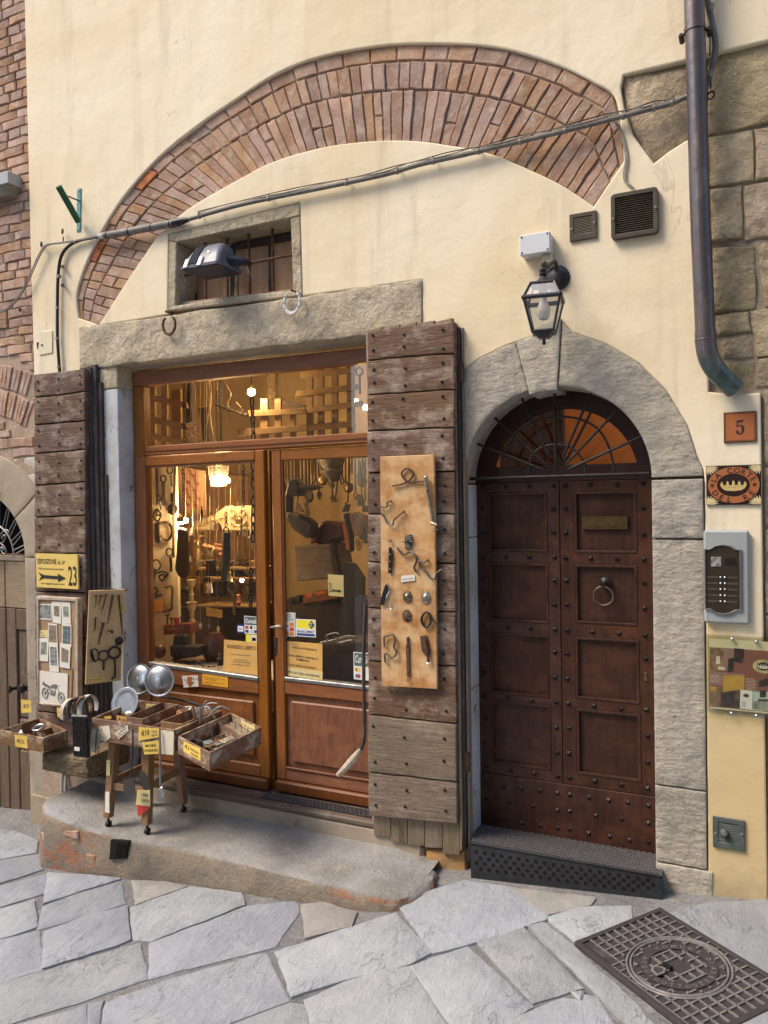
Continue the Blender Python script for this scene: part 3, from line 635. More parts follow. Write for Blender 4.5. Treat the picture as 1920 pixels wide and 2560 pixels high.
# relieving arch, brick by brick
arch = plate2d('brick_arch', ring_poly, [], .029, .0475, 'mortar', house)
arch['label'] = 'broad relieving arch of worn red brick'
def av(u, v):
    t = u * (len(ext) - 1); i = min(int(t), len(ext) - 2); f = t - i
    a = inn[i].lerp(inn[i + 1], f); b = ext[i].lerp(ext[i + 1], f); return a.lerp(b, v)
ln = [0]
for i in range(200): ln.append(ln[-1] + (av((i + 1) / 200, .5) - av(i / 200, .5)).length)
def u_at(s):
    s = max(0, min(ln[-1], s))
    for i in range(200):
        if ln[i + 1] >= s: return (i + (s - ln[i]) / max(1e-6, ln[i + 1] - ln[i])) / 200
    return 1.0
rb = random.Random(11)
for v0, v1, w in ((.0, .53, .066), (.545, .83, .066), (.85, 1.0, .135)):
    s = .0
    while s < ln[-1] - .01:
        ww = w * (.82 + rb.random() * .36); ua, ub = u_at(s + .0032), u_at(s + ww - .0032); s += ww
        if ub - ua < .002: continue
        j = lambda: (rb.random() - .5) * .025
        dy = .012 + rb.random() * .010
        cuts = [(v0, v1)]
        if v0 == 0 and rb.random() < .22: c = .2 + rb.random() * .15; cuts = [(0, c), (c + .015, v1)]
        for a, b in cuts:
            q = [av(ua, a + abs(j()) * .5) , av(ub, a + abs(j()) * .5), av(ub, b + j() * .6), av(ua, b + j() * .6)]
            q = [p + V((0, dy + (rb.random() - .5) * .006, 0)) for p in q]
            slab(q, (0, .04, 0), .006, .005, .004, .045).build('brick', 'brick_orange' if rb.random() < .015 else 'brick', arch, smooth=True)

# lintel, jambs
pl = [P('S', 199, 820), P('S', 1056, 699)]
top_l = lambda u: pl[0].lerp(pl[1], u); bot_l = lambda u: V((LX0, 0, 2.765)).lerp(V((LX1, 0, 2.80)), min(1, u * 1.0))
def lf(u, v):
    b = V((LX0 + (LX1 - LX0) * u, -.014, 2.80 + .012 * noise.noise(V((u * 14, 1, 0))))); t = top_l(u) + V((0, -.014, .012 * noise.noise(V((u * 11, 5, 0))))); return b.lerp(t, v)
o = patch(lf, 60, 9, (0, .16, 0), .011, .018, 6.5).build('stone_lintel', 'lintel_stone', house, smooth=True); o['label'] = 'long rough sandstone lintel over the shop front'
MB().box((OPL - .12, .13, 2.79), (OPR + .1, .30, 2.97)).build('lintel_back', 'grey_stone', house)
patch(bil((LX0 + .002, .0, 2.66), (OPL, .0, 2.66), (OPL, .0, 2.798), (LX0 + .002, .0, 2.798)), 5, 3, (0, .28, 0), .004, .012).build('jamb_stone', 'lintel_stone', house, smooth=True)
mbj = patch(bil((-3.955, .002, .02), (OPL, .002, .02), (OPL, .002, 2.657), (-3.955, .002, 2.657)), 6, 22, (0, .28, 0), .003, .014); mbj.build('shop_jamb', 'jamb_paint', house, smooth=True)
patch(bil((OPR, .002, -.1), (-1.505, .002, -.1), (-1.505, .002, 2.798), (OPR, .002, 2.798)), 4, 14, (0, .28, 0), .003, .014).build('shop_jamb', 'jamb_paint', house, smooth=True)

# window over the lintel
win = MB().pq('E1', [(92, 374), (1524, 30), (1524, 168), (1420, 196), (180, 458), (96, 440)], -.006, .2).build('grated_window', 'lintel_stone', house, bevel=.006)
win['label'] = 'small window with stone frame and rusty iron bars'
MB().pq('E1', [(96, 444), (180, 462), (166, 1150), (205, 1195), (82, 1212)], -.004, .2).build('frame_stone', 'lintel_stone', win, bevel=.006)
MB().pq('E1', [(1422, 198), (1526, 172), (1554, 1042), (1452, 988)], -.004, .2).build('frame_stone', 'lintel_stone', win, bevel=.006)
MB().pq('E1', [(170, 1152), (850, 1040), (1450, 990), (1552, 1046), (80, 1214)], -.002, .22).build('sill', 'lintel_stone', win, bevel=.008)
MB().pq('E1', [(120, 330), (1700, 60), (1700, 1130), (120, 1240)], .20, .215).build('inner_board', 'window_board', win)
for a, b in (((330, 700), (390, 1160)), ((770, 500), (800, 1100)), ((1190, 450), (1215, 1040))): MB().pq('E1', [(a[0] - 8, a[1]), (a[0] + 28, a[1]), (b[0] + 5, b[1]), (b[0] - 32, b[1])], .18, .199).build('mullion', 'shutter_back', win)
MB().pq('E1', [(780, 480), (1560, 330), (1560, 400), (780, 540)], .17, .198).build('head_rail', 'shutter_back', win)
for (x0, y0, x1, y1) in ((492, 440, 502, 1110), (730, 385, 738, 1080), (968, 335, 982, 1040), (1226, 285, 1236, 1015)): MB().rod(P('E1', x0, y0 - 50, .09), P('E1', x1, y1 + 40, .09), .0085, 8).build('bar', 'rust_iron', win, smooth=True)
MB().rod(P('E1', 150, 850, .08), P('E1', 1480, 590, .08), .009, 8).build('bar', 'rust_iron', win, smooth=True)
mb = MB().pq('E1', [(815, 720), (850, 735), (845, 1050), (806, 1055)], .14, .155); mb.build('loose_lath', 'board_grey', win)

# ------------------------------------------------------------------ door surround
sur = MB().box((-1.48, .03, -.1), (-1.40, .046, 1.9)).build('door_surround', 'grey_stone', house)
sur['label'] = 'rounded grey stone door surround with keystone'
def arcp(R, a, Y=0.0): return V((DXC + R * math.cos(math.radians(a)), Y, SPR + R * math.sin(math.radians(a))))
def outp(a):                                      # where a ray from the arch centre meets the traced outer edge
    d = V((math.cos(math.radians(a)), 0, math.sin(math.radians(a)))); o = V((DXC, 0, SPR)); poly = [V((-1.47, 0, 1.9)), V((-1.47, 0, 2.2))] + sur_out + [V((sr_x, 0, 1.9))]
    best = None
    for p, q in zip(poly, poly[1:]):
        e = q - p; den = d.x * e.z - d.z * e.x
        if abs(den) < 1e-9: continue
        w = p - o; t = (w.x * e.z - w.z * e.x) / den; s = (w.x * d.z - w.z * d.x) / den
        if -.001 <= s <= 1.001 and t > 0: best = t if best is None else max(best, t)
    return o + d * (best or .75)
def vouss(a0, a1, n, y=-.006, Rin=None):
    Rin = Rin or DR
    fn = lambda u, v: (arcp(Rin, a0 + (a1 - a0) * u).lerp(outp(a0 + (a1 - a0) * u) * 1.0, v)) + V((0, y, 0))
    return patch(fn, n * 2, 14, (0, .20, 0), .006, .008, 14)
vouss(179.5, 104, 16).build('voussoir', 'grey_stone', sur, smooth=True)
vouss(103.8, 86.0, 6, -.014, DR - .022).build('keystone', 'grey_stone', sur, smooth=True)
vouss(85.7, .5, 22).build('voussoir', 'grey_stone', sur, smooth=True)
XR, XL = DXC + DR, DXC - DR
zcut = [1.98, 1.705, .56, .20, -.05]
for z1, z0 in zip(zcut, zcut[1:]):
    ex = .0 if z1 < 1.9 else .004
    w1 = sr_x - .004 if z1 > .3 else sr_x + .02
    patch(bil((XR, -.006 - ex, z0 + .003), (w1, -.006 - ex, z0 + .003), (w1, -.006 - ex, z1 - .003), (XR, -.006 - ex, z1 - .003)), 10, 18, (0, .21, 0), .006, .009, 14).build('jamb_block', 'grey_stone', sur, smooth=True)
for z1, z0 in ((1.98, 1.70), (1.70, .9), (.9, .02)):
    patch(bil((-1.482, -.006, z0 + .003), (XL, -.006, z0 + .003), (XL, -.006, z1 - .003), (-1.482, -.006, z1 - .003)), 5, 12, (0, .21, 0), .003, .014, 11).build('jamb_block', 'jamb_paint', sur, smooth=True)
patch(bil((XR - .02, -.03, -.1), (sr_x + .03, -.03, -.1), (sr_x + .03, -.03, .045), (XR - .02, -.03, .075)), 6, 4, (0, .2, 0), .006, .02).build('base_block', 'beige_stone', sur, smooth=True)
# base under the right-hand shutter
MB().box((-1.9, .0, -.25), (-1.36, .1, .20)).build('wall_foot', 'beige_stone', house)
patch(bil(P('G1', 690, 2120, -.03), P('G1', 1130, 2140, -.03), P('G1', 1120, 1815, -.03), P('G1', 690, 1800, -.03)), 7, 5, (0, .1, 0), .012, .03, 9).build('foot_stone', 'ochre_stone', house, smooth=True)
patch(bil(P('G1', 150, 1850, -.02), P('G1', 690, 2010, -.02), P('G1', 680, 1790, -.02), P('G1', 150, 1660, -.02)), 7, 5, (0, .1, 0), .01, .02, 9).build('foot_stone', 'beige_stone', house, smooth=True)

# ------------------------------------------------------------------ entrance door
DY = .21
door = MB().box((XL - .02, DY + .05, .06), (XR + .02, DY + .062, 1.99)).build('entrance_door', 'door_dark', house)
door['label'] = 'dark brown double door covered with iron studs'
def rectpx(c, q, Y): return PP(c, q, Y)
seam_t, seam_b = P('B6', 670, 772, DY), P('B7', 572, 1300, DY)
xm = (seam_t.x + seam_b.x) / 2; zt = 1.985; zb = .112; zk = P('B7', 572, 978, DY).z
pans = {0: [], 1: []}
for side, c, (x0, y0, x1, y1) in ((0, 'B6', (212, 858, 592, 1243)), (0, 'B6', (216, 1316, 600, 1700)), (0, 'B7', (186, 180, 496, 508)), (0, 'B7', (190, 545, 506, 888)),
                                  (1, 'B6', (766, 850, 1172, 1252)), (1, 'B6', (772, 1328, 1176, 1716)), (1, 'B7', (636, 205, 976, 540)), (1, 'B7', (642, 592, 984, 948))):
    ym = (y0 + y1) / 2; a = P(c, x0, ym, DY).x; b = P(c, x1, ym, DY).x; t_ = P(c, (x0 + x1) / 2, y0, DY).z; b_ = P(c, (x0 + x1) / 2, y1, DY).z
    pans[side].append((a, b_, b, t_))
for side in (0, 1):
    x0, x1 = (XL - .01, xm - .0015) if side == 0 else (xm + .0015, XR + .01)
    R4 = lambda a, b, c, d: [V((a, 0, b)), V((c, 0, b)), V((c, 0, d)), V((a, 0, d))]
    plate2d('leaf', R4(x0, zk + .002, x1, zt), [R4(*q) for q in pans[side]], DY, DY + .035, 'door_wood', door, bev=.003)
    for q in pans[side]:
        MB().box((q[0] - .005, DY + .016, q[1] - .005), (q[2] + .005, DY + .03, q[3] + .005)).build('panel', 'door_wood', door)
        plate2d('moulding', R4(*q), [R4(q[0] + .014, q[1] + .014, q[2] - .014, q[3] - .014)], DY - .003, DY + .02, 'door_wood', door, bev=.003)
MB().box((XL - .01, DY - .004, zb), (XR + .01, DY + .035, zk)).build('kick_board', 'door_wood', door, bevel=.002)
mbs = MB(); q = .0105; mbs.add([(-q, 0, -q), (q, 0, -q), (q, 0, q), (-q, 0, q), (0, -.010, 0)], [(0, 1, 4), (1, 2, 4), (2, 3, 4), (3, 0, 4), (3, 2, 1, 0)])
sm = bpy.data.meshes.new('stud'); sm.from_pydata(mbs.v, [], mbs.f); sm.materials.append(MT['black_iron'])
st6 = [(172, 823), (325, 820), (475, 818), (632, 812), (707, 812), (870, 805), (1040, 803), (1210, 797), (172, 968), (630, 963), (710, 960), (1213, 960), (172, 1125), (632, 1117), (710, 1122), (1215, 1127), (175, 1280), (325, 1277), (475, 1277), (638, 1277), (710, 1282), (872, 1285), (1042, 1287), (1217, 1292), (178, 1420), (638, 1430), (715, 1430), (1218, 1443), (180, 1573), (637, 1585), (717, 1585), (1220, 1610)]
st7 = [(150, 135), (277, 147), (395, 150), (525, 157), (590, 160), (725, 170), (866, 178), (1005, 187), (150, 257), (525, 277), (592, 283), (1008, 312), (150, 385), (525, 410), (592, 418), (157, 512), (277, 520), (400, 533), (532, 543), (597, 550), (733, 563), (875, 578), (1013, 585), (155, 628), (533, 678), (600, 682), (1017, 722), (155, 760), (537, 812), (600, 815), (1018, 862), (165, 887), (290, 907), (415, 923), (540, 937), (603, 945), (738, 962), (880, 982), (1020, 1002), (163, 973), (253, 990), (345, 1003), (445, 1015), (540, 1027), (605, 1035), (707, 1050), (812, 1065), (915, 1077), (1025, 1093), (163, 1060), (282, 1075), (410, 1097), (540, 1118), (605, 1123), (743, 1147), (880, 1165), (1023, 1187), (258, 1160), (350, 1187), (448, 1200), (541, 1213), (605, 1220), (707, 1240), (818, 1257), (922, 1277), (1023, 1285)]
for c, L in (('B6', st6), ('B7', st7)):
    for x, y in L:
        p = P(c, x, y, DY - .004); link('stud', sm, p, door, rot=(0, random.uniform(-.3, .3), 0))
MB().pq('B6', [(815, 1016), (1112, 1014), (1113, 1096), (816, 1097)], DY - .002, DY + .02).build('letter_plate', 'door_brass', door, bevel=.001)
MB().pq('B6', [(850, 1036), (1078, 1034), (1078, 1080), (850, 1082)], DY - .005, DY).build('letter_flap', 'door_brass', door, bevel=.001)
kc = P('B6', 955, 1528, DY - .03)
MB().ring(kc, .048, .0055, (0, 1, .12), 30, 8).build('knocker_ring', 'aged_bronze', door, smooth=True)
kb = P('B6', 968, 1445, DY)
MB().lathe([(.030, 0), (.030, .004), (.022, .010), (.012, .016), (.010, .03), (.006, .034)], kb + V((0, .0, 0)), (0, -1, 0), 20).build('knocker_boss', 'black_iron', door, smooth=True)
MB().lathe([(.011, 0), (.011, .022)], V((kc.x, kc.y - .011, kc.z + .048)), (0, 1, 0), 10).build('knocker_eye', 'black_iron', door, smooth=True)
kh = P('B7', 1008, 408, DY - .004); MB().prism([kh + V((a, 0, b)) for a, b in ((-.008, .02), (.008, .02), (.007, 0), (.009, -.022), (-.009, -.022), (-.007, 0))], (0, .006, 0)).build('keyhole_plate', 'aged_bronze', door, bevel=.001)
MB().lathe([(.004, 0), (.004, .003)], kh + V((0, -.001, .006)), (0, -1, 0), 8).build('keyhole', 'void_black', door)
# fanlight
fan = MB(); FY = DY + .01
arcs = [arcp(DR + .03, a) for a in range(0, 181, 6)]; arcs_in = [arcp(DR - .085, a) + V((0, 0, .0)) for a in range(8, 173, 6)]
hol = [V((DXC - DR + .10, 0, SPR + .085))] + [p for p in arcs_in[::-1] if p.z > SPR + .085] + [V((DXC + DR - .10, 0, SPR + .085))]
fanl = plate2d('fanlight', arcs[::-1] + [], [hol], FY, FY + .05, 'door_dark', house, bev=.004); fanl['label'] = 'half-round fanlight with wrought iron sunburst grille'
MB().prism([V((p.x, FY + .02, p.z)) for p in [V((DXC - DR + .05, 0, SPR + .05))] + [arcp(DR - .05, a) for a in range(172, 7, -6)]], (0, .004, 0)).build('pane', 'pane_glass', fanl)
for a in (62, 93, 128):
    d = V((math.cos(math.radians(a)), 0, math.sin(math.radians(a)))); o = V((DXC, FY + .03, SPR + .08)); MB().rod(o, o + d * (DR - .12), .008, 6).build('glazing_bar', 'door_dark', fanl)
GYY = .10
tb = lambda c, pts, Y, r, n=8: MB().tube([P(c, x, y, Y) for x, y in pts], r, n)
tb('B6', [(92, 770), (1250, 735)], GYY, .0085).build('grille_bar', 'grille_iron', fanl, smooth=True)
for pts in ([(286, 745), (305, 640), (345, 545), (400, 465), (480, 405), (560, 378), (645, 368), (730, 370), (800, 382), (870, 412), (935, 465), (985, 550), (1012, 640), (1026, 725)],
            [(470, 742), (478, 670), (500, 612), (545, 570), (600, 552), (655, 548), (715, 556), (765, 580), (805, 622), (830, 670), (842, 728)]):
    MB().tube(spl([P('B6', x, y, GYY) for x, y in pts], 4), .0058, 8).build('grille_arc', 'grille_iron', fanl, smooth=True)
for x0, y0, x1, y1 in ((136, 543, 572, 713), (238, 362, 588, 686), (418, 228, 608, 642), (638, 172, 648, 745), (882, 196, 688, 642), (1064, 306, 703, 682), (1200, 498, 722, 710)):
    a = P('B6', x0, y0, GYY - .004); b = P('B6', x1, y1, GYY - .004); MB().tube([a, a.lerp(b, .93), b], [.0068, .0068, .002], 8).build('grille_ray', 'grille_iron', fanl, smooth=True)
# hall behind the fanlight
hall = MB()
hall.box((-1.48, 1.6, .0), (-.05, 1.65, 3.2)); hall.box((-1.48, .31, .0), (-1.45, 1.6, 3.2)); hall.box((-.10, .31, .0), (-.05, 1.6, 3.2)); hall.box((-1.48, .31, 3.2), (-.05, 1.65, 3.25)); hall.box((-1.48, .31, -.05), (-.05, 1.65, 0))
ho = hall.build('hall_walls', 'hall_paint', house); MB().box((-1.44, 1.0, .05), (-1.04, 1.04, 3.1)).build('hall_shade_panel', 'old_door', house)  # brown panel added so the left fanlight panes look darker
hl = thing('hall_lamp', 'hidden round hall lamp lighting the fanlight from inside', 'lamp', (-.42, 1.0, 2.75)); MB().ball((-.42, 1.0, 2.8), .05, 12).build('bulb', 'bulb_hall', hl, smooth=True); MB().rod((-.42, 1.0, 2.84), (-.42, 1.0, 3.2), .008, 6).build('stem', 'black_iron', hl)

# doorstep with perforated front plate
ds = thing('door_step_plate', 'dark steel doorstep with perforated front and lattice tread below the studded door', 'door step', (-.84, -.08, 0))
fl, fr, bl_, br_ = V((-1.30, -.085, .165)), V((-.385, -.085, .175)), V((-1.36, .215, .135)), V((-.40, .215, .14))
MB().add([fl, fr, br_, bl_] + [p + V((0, 0, -.02)) for p in (fl, fr, br_, bl_)], [(0, 1, 2, 3), (7, 6, 5, 4), (0, 4, 5, 1), (1, 5, 6, 2), (2, 6, 7, 3), (3, 7, 4, 0)]).build('tread_plate', 'plate_iron', ds, bevel=.002)
mb = MB(); tq = lambda u, v, h=.0: (fl.lerp(fr, u)).lerp(bl_.lerp(br_, u), v) + V((0, 0, h))
nk = 34
for k in range(-9, nk):
    for sgn in (1, -1):
        u0, u1 = (k / nk, (k + 9) / nk) if sgn > 0 else ((k + 9) / nk, k / nk); v0, v1 = .05, 1.0
        a, b = (u0, v0), (u1, v1)
        def clip(a, b):
            t0, t1 = 0.0, 1.0
            for (s, d) in ((a[0], b[0] - a[0]), (1 - a[0], a[0] - b[0])):
                if abs(d) < 1e-9: continue
                t = -s / d
                if d > 0: t0 = max(t0, t)
                else: t1 = min(t1, t)
            return t0, t1
        t0, t1 = clip(a, b)
        if t1 - t0 > .02: mb.tube([tq(a[0] + (b[0] - a[0]) * t, a[1] + (b[1] - a[1]) * t, .002) for t in (t0, t1)], .0018, 4)
mb.build('tread_lattice', 'tread_iron', ds)
f0, f1, f2, f3 = V((-1.302, -.088, -.02)), V((-.383, -.088, .06)), V((-.383, -.088, .172)), V((-1.302, -.088, .162))
MB().prism([f0, f1, f2, f3], (0, .012, 0)).build('front_plate', 'plate_iron', ds, bevel=.002)
hm = nail_mesh('hole', 'void_black', .0105, .0006, 12)
for j in range(5):
    for i in range(20):
        u = (i + (.5 if j % 2 else 0) + .75) / 21.2; v = .16 + j * .155
        lo = f0.lerp(f1, u); hi = f3.lerp(f2, u); p = lo.lerp(hi, v) + V((0, -.0006, 0))
        if p.z - gz(p.x, p.y) > .018: link('hole', hm, p, ds)
MB().rod(fl + V((0, -.004, .002)), fr + V((0, -.004, .002)), .006, 8).build('nosing', 'plate_iron', ds)
# ================================================================== SHOP FRONT
SY = .13
def zl(a, b, Y=SY):
    p, q = P('S', *a, Y), P('S', *b, Y); return lambda x: p.z + (q.z - p.z) * (x - p.x) / (q.x - p.x)
def sx(x, y, Y=SY): return P('S', x, y, Y).x
def qx(x0, x1, lo, hi, y0, y1):
    L = lo if callable(lo) else (lambda x: lo); H = hi if callable(hi) else (lambda x: hi)
    return MB().prism([V((x0, y0, L(x0))), V((x1, y0, L(x1))), V((x1, y0, H(x1))), V((x0, y0, H(x0)))], (0, y1 - y0, 0))
off = lambda f, d: (lambda x: f(x) + d)
z_top = zl((326, 930), (916, 869)); tg_t = zl((359, 964), (914, 905.6)); tg_b = zl((359, 1116), (914, 1080)); rail_b = zl((342, 1141), (667, 1122))
lg_t = zl((367, 1166), (641, 1151)); lg_b = zl((372, 1653), (647, 1692)); rg_t = zl((703, 1151), (914, 1142)); rg_b = zl((701, 1692), (903, 1715))
x_f0, x_f1 = OPL + .002, sx(359, 1050); xr1 = OPR - .01; xr0 = OPR - .07
shop = qx(x_f0, xr1, tg_t, z_top, SY, SY + .07).build('shop_front', 'shop_wood', house, bevel=.006); shop['label'] = 'orange-brown wooden shop front with glazed door and transom'
qx(x_f0, x_f1, .16, off(tg_t, -.002), SY, SY + .07).build('frame_post', 'shop_wood_v', shop, bevel=.006)
qx(xr0, xr1, .16, off(tg_t, -.002), SY, SY + .07).build('frame_post', 'shop_wood_v', shop, bevel=.006)
qx(x_f1 + .001, xr0 - .001, rail_b, tg_b, SY, SY + .07).build('transom_rail', 'shop_wood', shop, bevel=.006)
qx(x_f1 + .001, xr0 - .001, off(tg_b, -.035), off(tg_b, -.028), SY - .006, SY).build('transom_bead', 'shop_wood', shop)
MB().prism([V((x_f1, SY + .03, tg_b(x_f1) - .02)), V((xr0, SY + .03, tg_b(xr0) - .02)), V((xr0, SY + .03, tg_t(xr0) + .02)), V((x_f1, SY + .03, tg_t(x_f1) + .02))], (0, .004, 0)).build('pane', 'pane_glass', shop)
# left glazed leaf
LY = SY - .008
xa, xb, xc, xd = sx(343, 1400), sx(369, 1400), sx(643, 1400), sx(666, 1400)
ZB = .158
def leafpart(nm, mt, *a): return qx(*a, LY, LY + .045).build(nm, mt, shop, bevel=.005)
leafpart('stile', 'shop_wood_v', xa, xb, ZB + .07, off(rail_b, -.006)); leafpart('stile', 'shop_wood_v', xc, xd, ZB + .07, off(rail_b, -.006))
leafpart('leaf_rail', 'shop_wood', xb + .001, xc - .001, lg_t, off(rail_b, -.006))
qx(xb + .001, xc - .001, off(lg_b, -.026), lg_b, LY - .006, LY + .05).build('glazing_sill', 'zinc', shop, bevel=.004)
zr = .735
leafpart('leaf_rail', 'shop_wood', xb + .001, xc - .001, zr, off(lg_b, -.027)); leafpart('leaf_rail', 'shop_wood', xb + .001, xc - .001, ZB + .07, .30)
qx(xb + .0, xc, .29, zr + .01, LY + .02, LY + .035).build('panel', 'shop_panel', shop)
qx(xb + .05, xc - .045, .345, zr - .05, LY + .004, LY + .02).build('raised_field', 'shop_panel', shop, bevel=.010)
qx(xa, xd, ZB, ZB + .068, LY - .028, LY + .045).build('weather_board', 'shop_wood_dark', shop, bevel=.010)
MB().prism([V((x, LY + .02, z)) for x, z in ((xb - .01, lg_b(xb) - .02), (xc + .01, lg_b(xc) - .02), (xc + .01, lg_t(xc) + .01), (xb - .01, lg_t(xb) + .01))], (0, .004, 0)).build('pane', 'pane_glass', shop)
for (x0, x1) in ((xb, xb + .012), (xc - .012, xc)): qx(x0, x1, lg_b, lg_t, LY + .006, LY + .019).build('glazing_bead', 'shop_wood_dark', shop)
qx(xb, xc, off(lg_t, -.012), lg_t, LY + .006, LY + .019).build('glazing_bead', 'shop_wood_dark', shop)
# right glazed leaf (the door)
xe, xf, xg, xh = sx(680, 1400), sx(703, 1400), OPR - .11, OPR - .015
RY = SY + .012
def leafr(nm, mt, *a): return qx(*a, RY, RY + .045).build(nm, mt, shop, bevel=.005)
leafr('stile', 'shop_wood_v', xe, xf, ZB + .07, off(rail_b, -.008)); leafr('stile', 'shop_wood_v', xg, xh, ZB + .07, off(rail_b, -.008))
leafr('leaf_rail', 'shop_wood', xf + .001, xg - .001, rg_t, off(rail_b, -.008))
qx(xf + .001, xg - .001, off(rg_b, -.024), rg_b, RY - .006, RY + .05).build('glazing_sill', 'zinc', shop, bevel=.004)
z2t = P('G2', 1200, 215, RY).z; z2b = P('G2', 1200, 850, RY).z
leafr('leaf_rail', 'shop_wood', xf + .001, xg - .001, z2t, off(rg_b, -.025)); leafr('leaf_rail', 'shop_wood', xf + .001, xg - .001, ZB + .07, z2b)
qx(xf, xg, z2b - .01, z2t + .01, RY + .02, RY + .035).build('panel', 'shop_panel', shop)
qx(xf + .04, xg - .03, z2b + .045, z2t - .04, RY + .004, RY + .02).build('raised_field', 'shop_panel', shop, bevel=.010)
qx(xf + .001, xg - .001, z2b, z2b + .016, RY - .006, RY + .01).build('moulding', 'shop_wood_dark', shop, bevel=.003)
qx(xe, xh, ZB, ZB + .068, RY - .028, RY + .045).build('weather_board', 'shop_wood_dark', shop, bevel=.010)
MB().prism([V((x, RY + .02, z)) for x, z in ((xf - .01, rg_b(xf) - .02), (xg + .01, rg_b(xg) - .02), (xg + .01, rg_t(xg) + .01), (xf - .01, rg_t(xf) + .01))], (0, .004, 0)).build('pane', 'pane_glass', shop)
qx(xf, xf + .010, rg_b, rg_t, RY + .006, RY + .019).build('glazing_bead', 'shop_wood_dark', shop)
qx(xd + .001, xe - .001, ZB, off(rail_b, -.008), SY + .05, SY + .07).build('rebate_strip', 'shop_wood_dark', shop)
# handle and lock
hp = P('B4', 990, 715, RY - .02)
mb = MB().rod(P('B4', 1015, 713, RY), P('B4', 1015, 713, RY - .05), .008); mb.tube([P('B4', 1022, 712, RY - .05), P('B4', 985, 714, RY - .055), P('B4', 955, 718, RY - .05)], [.010, .008, .007]); mb.build('door_handle', 'steel', shop, smooth=True)
MB().pq('B4', [(975, 785), (1000, 785), (998, 905), (976, 905)], RY - .002, RY + .01).build('lock_plate', 'dark_iron', shop, bevel=.001)
# threshold
th0 = MB().box((OPL - .25, -.03, -.1), (OPR + .1, .30, .112)).build('threshold', 'beige_stone', house, bevel=.008)
MB().box((OPL - .2, -.034, .114), (OPR + .08, .24, .150)).build('threshold_board', 'sill_wood', house, bevel=.010)
g0, g1 = P('G2', 745, 985, .07).x, OPR
tg = MB().box((g0, .01, .151), (g1, .10, .154)).build('foot_grating', 'plate_iron', house); mb = MB()
for k in range(34):
    for s in (1, -1):
        x = g0 + (g1 - g0) * k / 34; mb.tube([(x if s > 0 else x + .05, .012, .1555), (x + .05 if s > 0 else x, .098, .1555)], .0016, 4)
mb.build('lattice', 'zinc', tg)

# ================================================================== SHUTTERS
def shutter(name, label, Y, th, L, R, rows, mats, nails):
    """L, R: functions pixel-y -> pixel-x of the edges; rows: (left y, right y) of the joints from the top down."""
    root = None
    for i, (a, b) in enumerate(zip(rows, rows[1:])):
        g = 1.6
        q = S([(L(a[0]), a[0] + g), (R(a[1]), a[1] + g), (R(b[1]), b[1] - g), (L(b[0]), b[0] - g)], Y)
        dy = V((0, random.uniform(-.003, .003), 0)); q = [p + dy for p in q]
        mb = patch(bil(q[3], q[2], q[1], q[0]), 14, 6, (0, th, 0), .0035, .008, 10, wob=.004)
        if root is None:
            root = MB().prism(S([(L(rows[0][0]) + 4, rows[0][0] + 5), (R(rows[0][1]) - 4, rows[0][1] + 5), (R(rows[-1][1]) - 4, rows[-1][1] - 6), (L(rows[-1][0]) + 4, rows[-1][0] - 6)], Y + th * .6), (0, .02, 0)).build(name, 'void_black', house); root['label'] = label
        mb.build('plank', mats(i), root, smooth=True)
        for u in nails:
            for v in (.25, .75):
                uu = u + random.uniform(-.015, .015); vv = v + random.uniform(-.1, .1)
                p = (q[0] * (1 - uu) + q[1] * uu) * (1 - vv) + (q[3] * (1 - uu) + q[2] * uu) * vv
                link('nail', NAIL, p + V((0, -.003, 0)), root)
    return root
rowsR = [(824, 802), (900, 883), (987, 973.5), (1078, 1068), (1182.5, 1178), (1286, 1285), (1404, 1410), (1520, 1531), (1652, 1666), (1787, 1811), (1930, 1956), (2042, 2062)]
shR = shutter('plank_shutter', 'wide brown plank shutter folded back between shop front and studded door', -.085, .038, lambda y: 917.5 + (y - 820) * .002, lambda y: 1134 + (y - 805) * .0062, rowsR, lambda i: 'shutter_grey' if i >= 9 else 'shutter_wood', (.08, .44, .88))
XA, XB = P('S', 919, 1400, -.045).x, P('S', 1140, 1400, -.045).x
for i in range(5):
    x0 = XA + .012 + (XB - XA - .01) * i / 5; x1 = XA + .012 + (XB - XA - .01) * (i + 1) / 5 - .003
    zb_ = P('G1', 500, 1730 + (i * 37 % 50), -.045).z
    patch(bil((x0, -.045, zb_), (x1, -.045, zb_ + .012), (x1, -.045, 2.83), (x0, -.045, 2.82)), 4, 8, (0, .03, 0), .002, .005, 12, wob=.006).build('back_board', 'board_grey', shR, smooth=True)
for k, (d, w, zt_) in enumerate(((.004, .011, 2.80), (.018, .012, 2.78), (.034, .010, 2.78))):
    patch(bil((XB + d, -.06 + k * .02, .10), (XB + d + w, -.06 + k * .02, .10), (XB + d + w, -.06 + k * .02, zt_), (XB + d, -.06 + k * .02, zt_)), 3, 16, (0, .05, 0), .003, .004, 12).build('edge_board', ('board_grey', 'shutter_back', 'board_grey')[k], shR, smooth=True)
for z in (2.55, .55): MB().box((XB + .0, -.035, z - .05), (XB + .05, -.012, z + .05)).build('hinge', 'rust_iron', shR, bevel=.003)
rowsL = [(935, 920.5), (994, 979), (1062.5, 1051), (1134.5, 1124), (1214, 1204), (1293.5, 1288), (1384, 1384), (1478, 1482), (1589, 1596), (1701, 1712), (1778, 1792), (1856, 1872)]
shL = shutter('plank_shutter', 'narrow brown plank shutter folded back beside the shop window, carrying the yellow arrow sign', -.085, .036, lambda y: 84 + (y - 930) * .006, lambda y: 211 + (y - 930) * .006, rowsL, lambda i: 'shutter_wood', (.1, .5, .92))
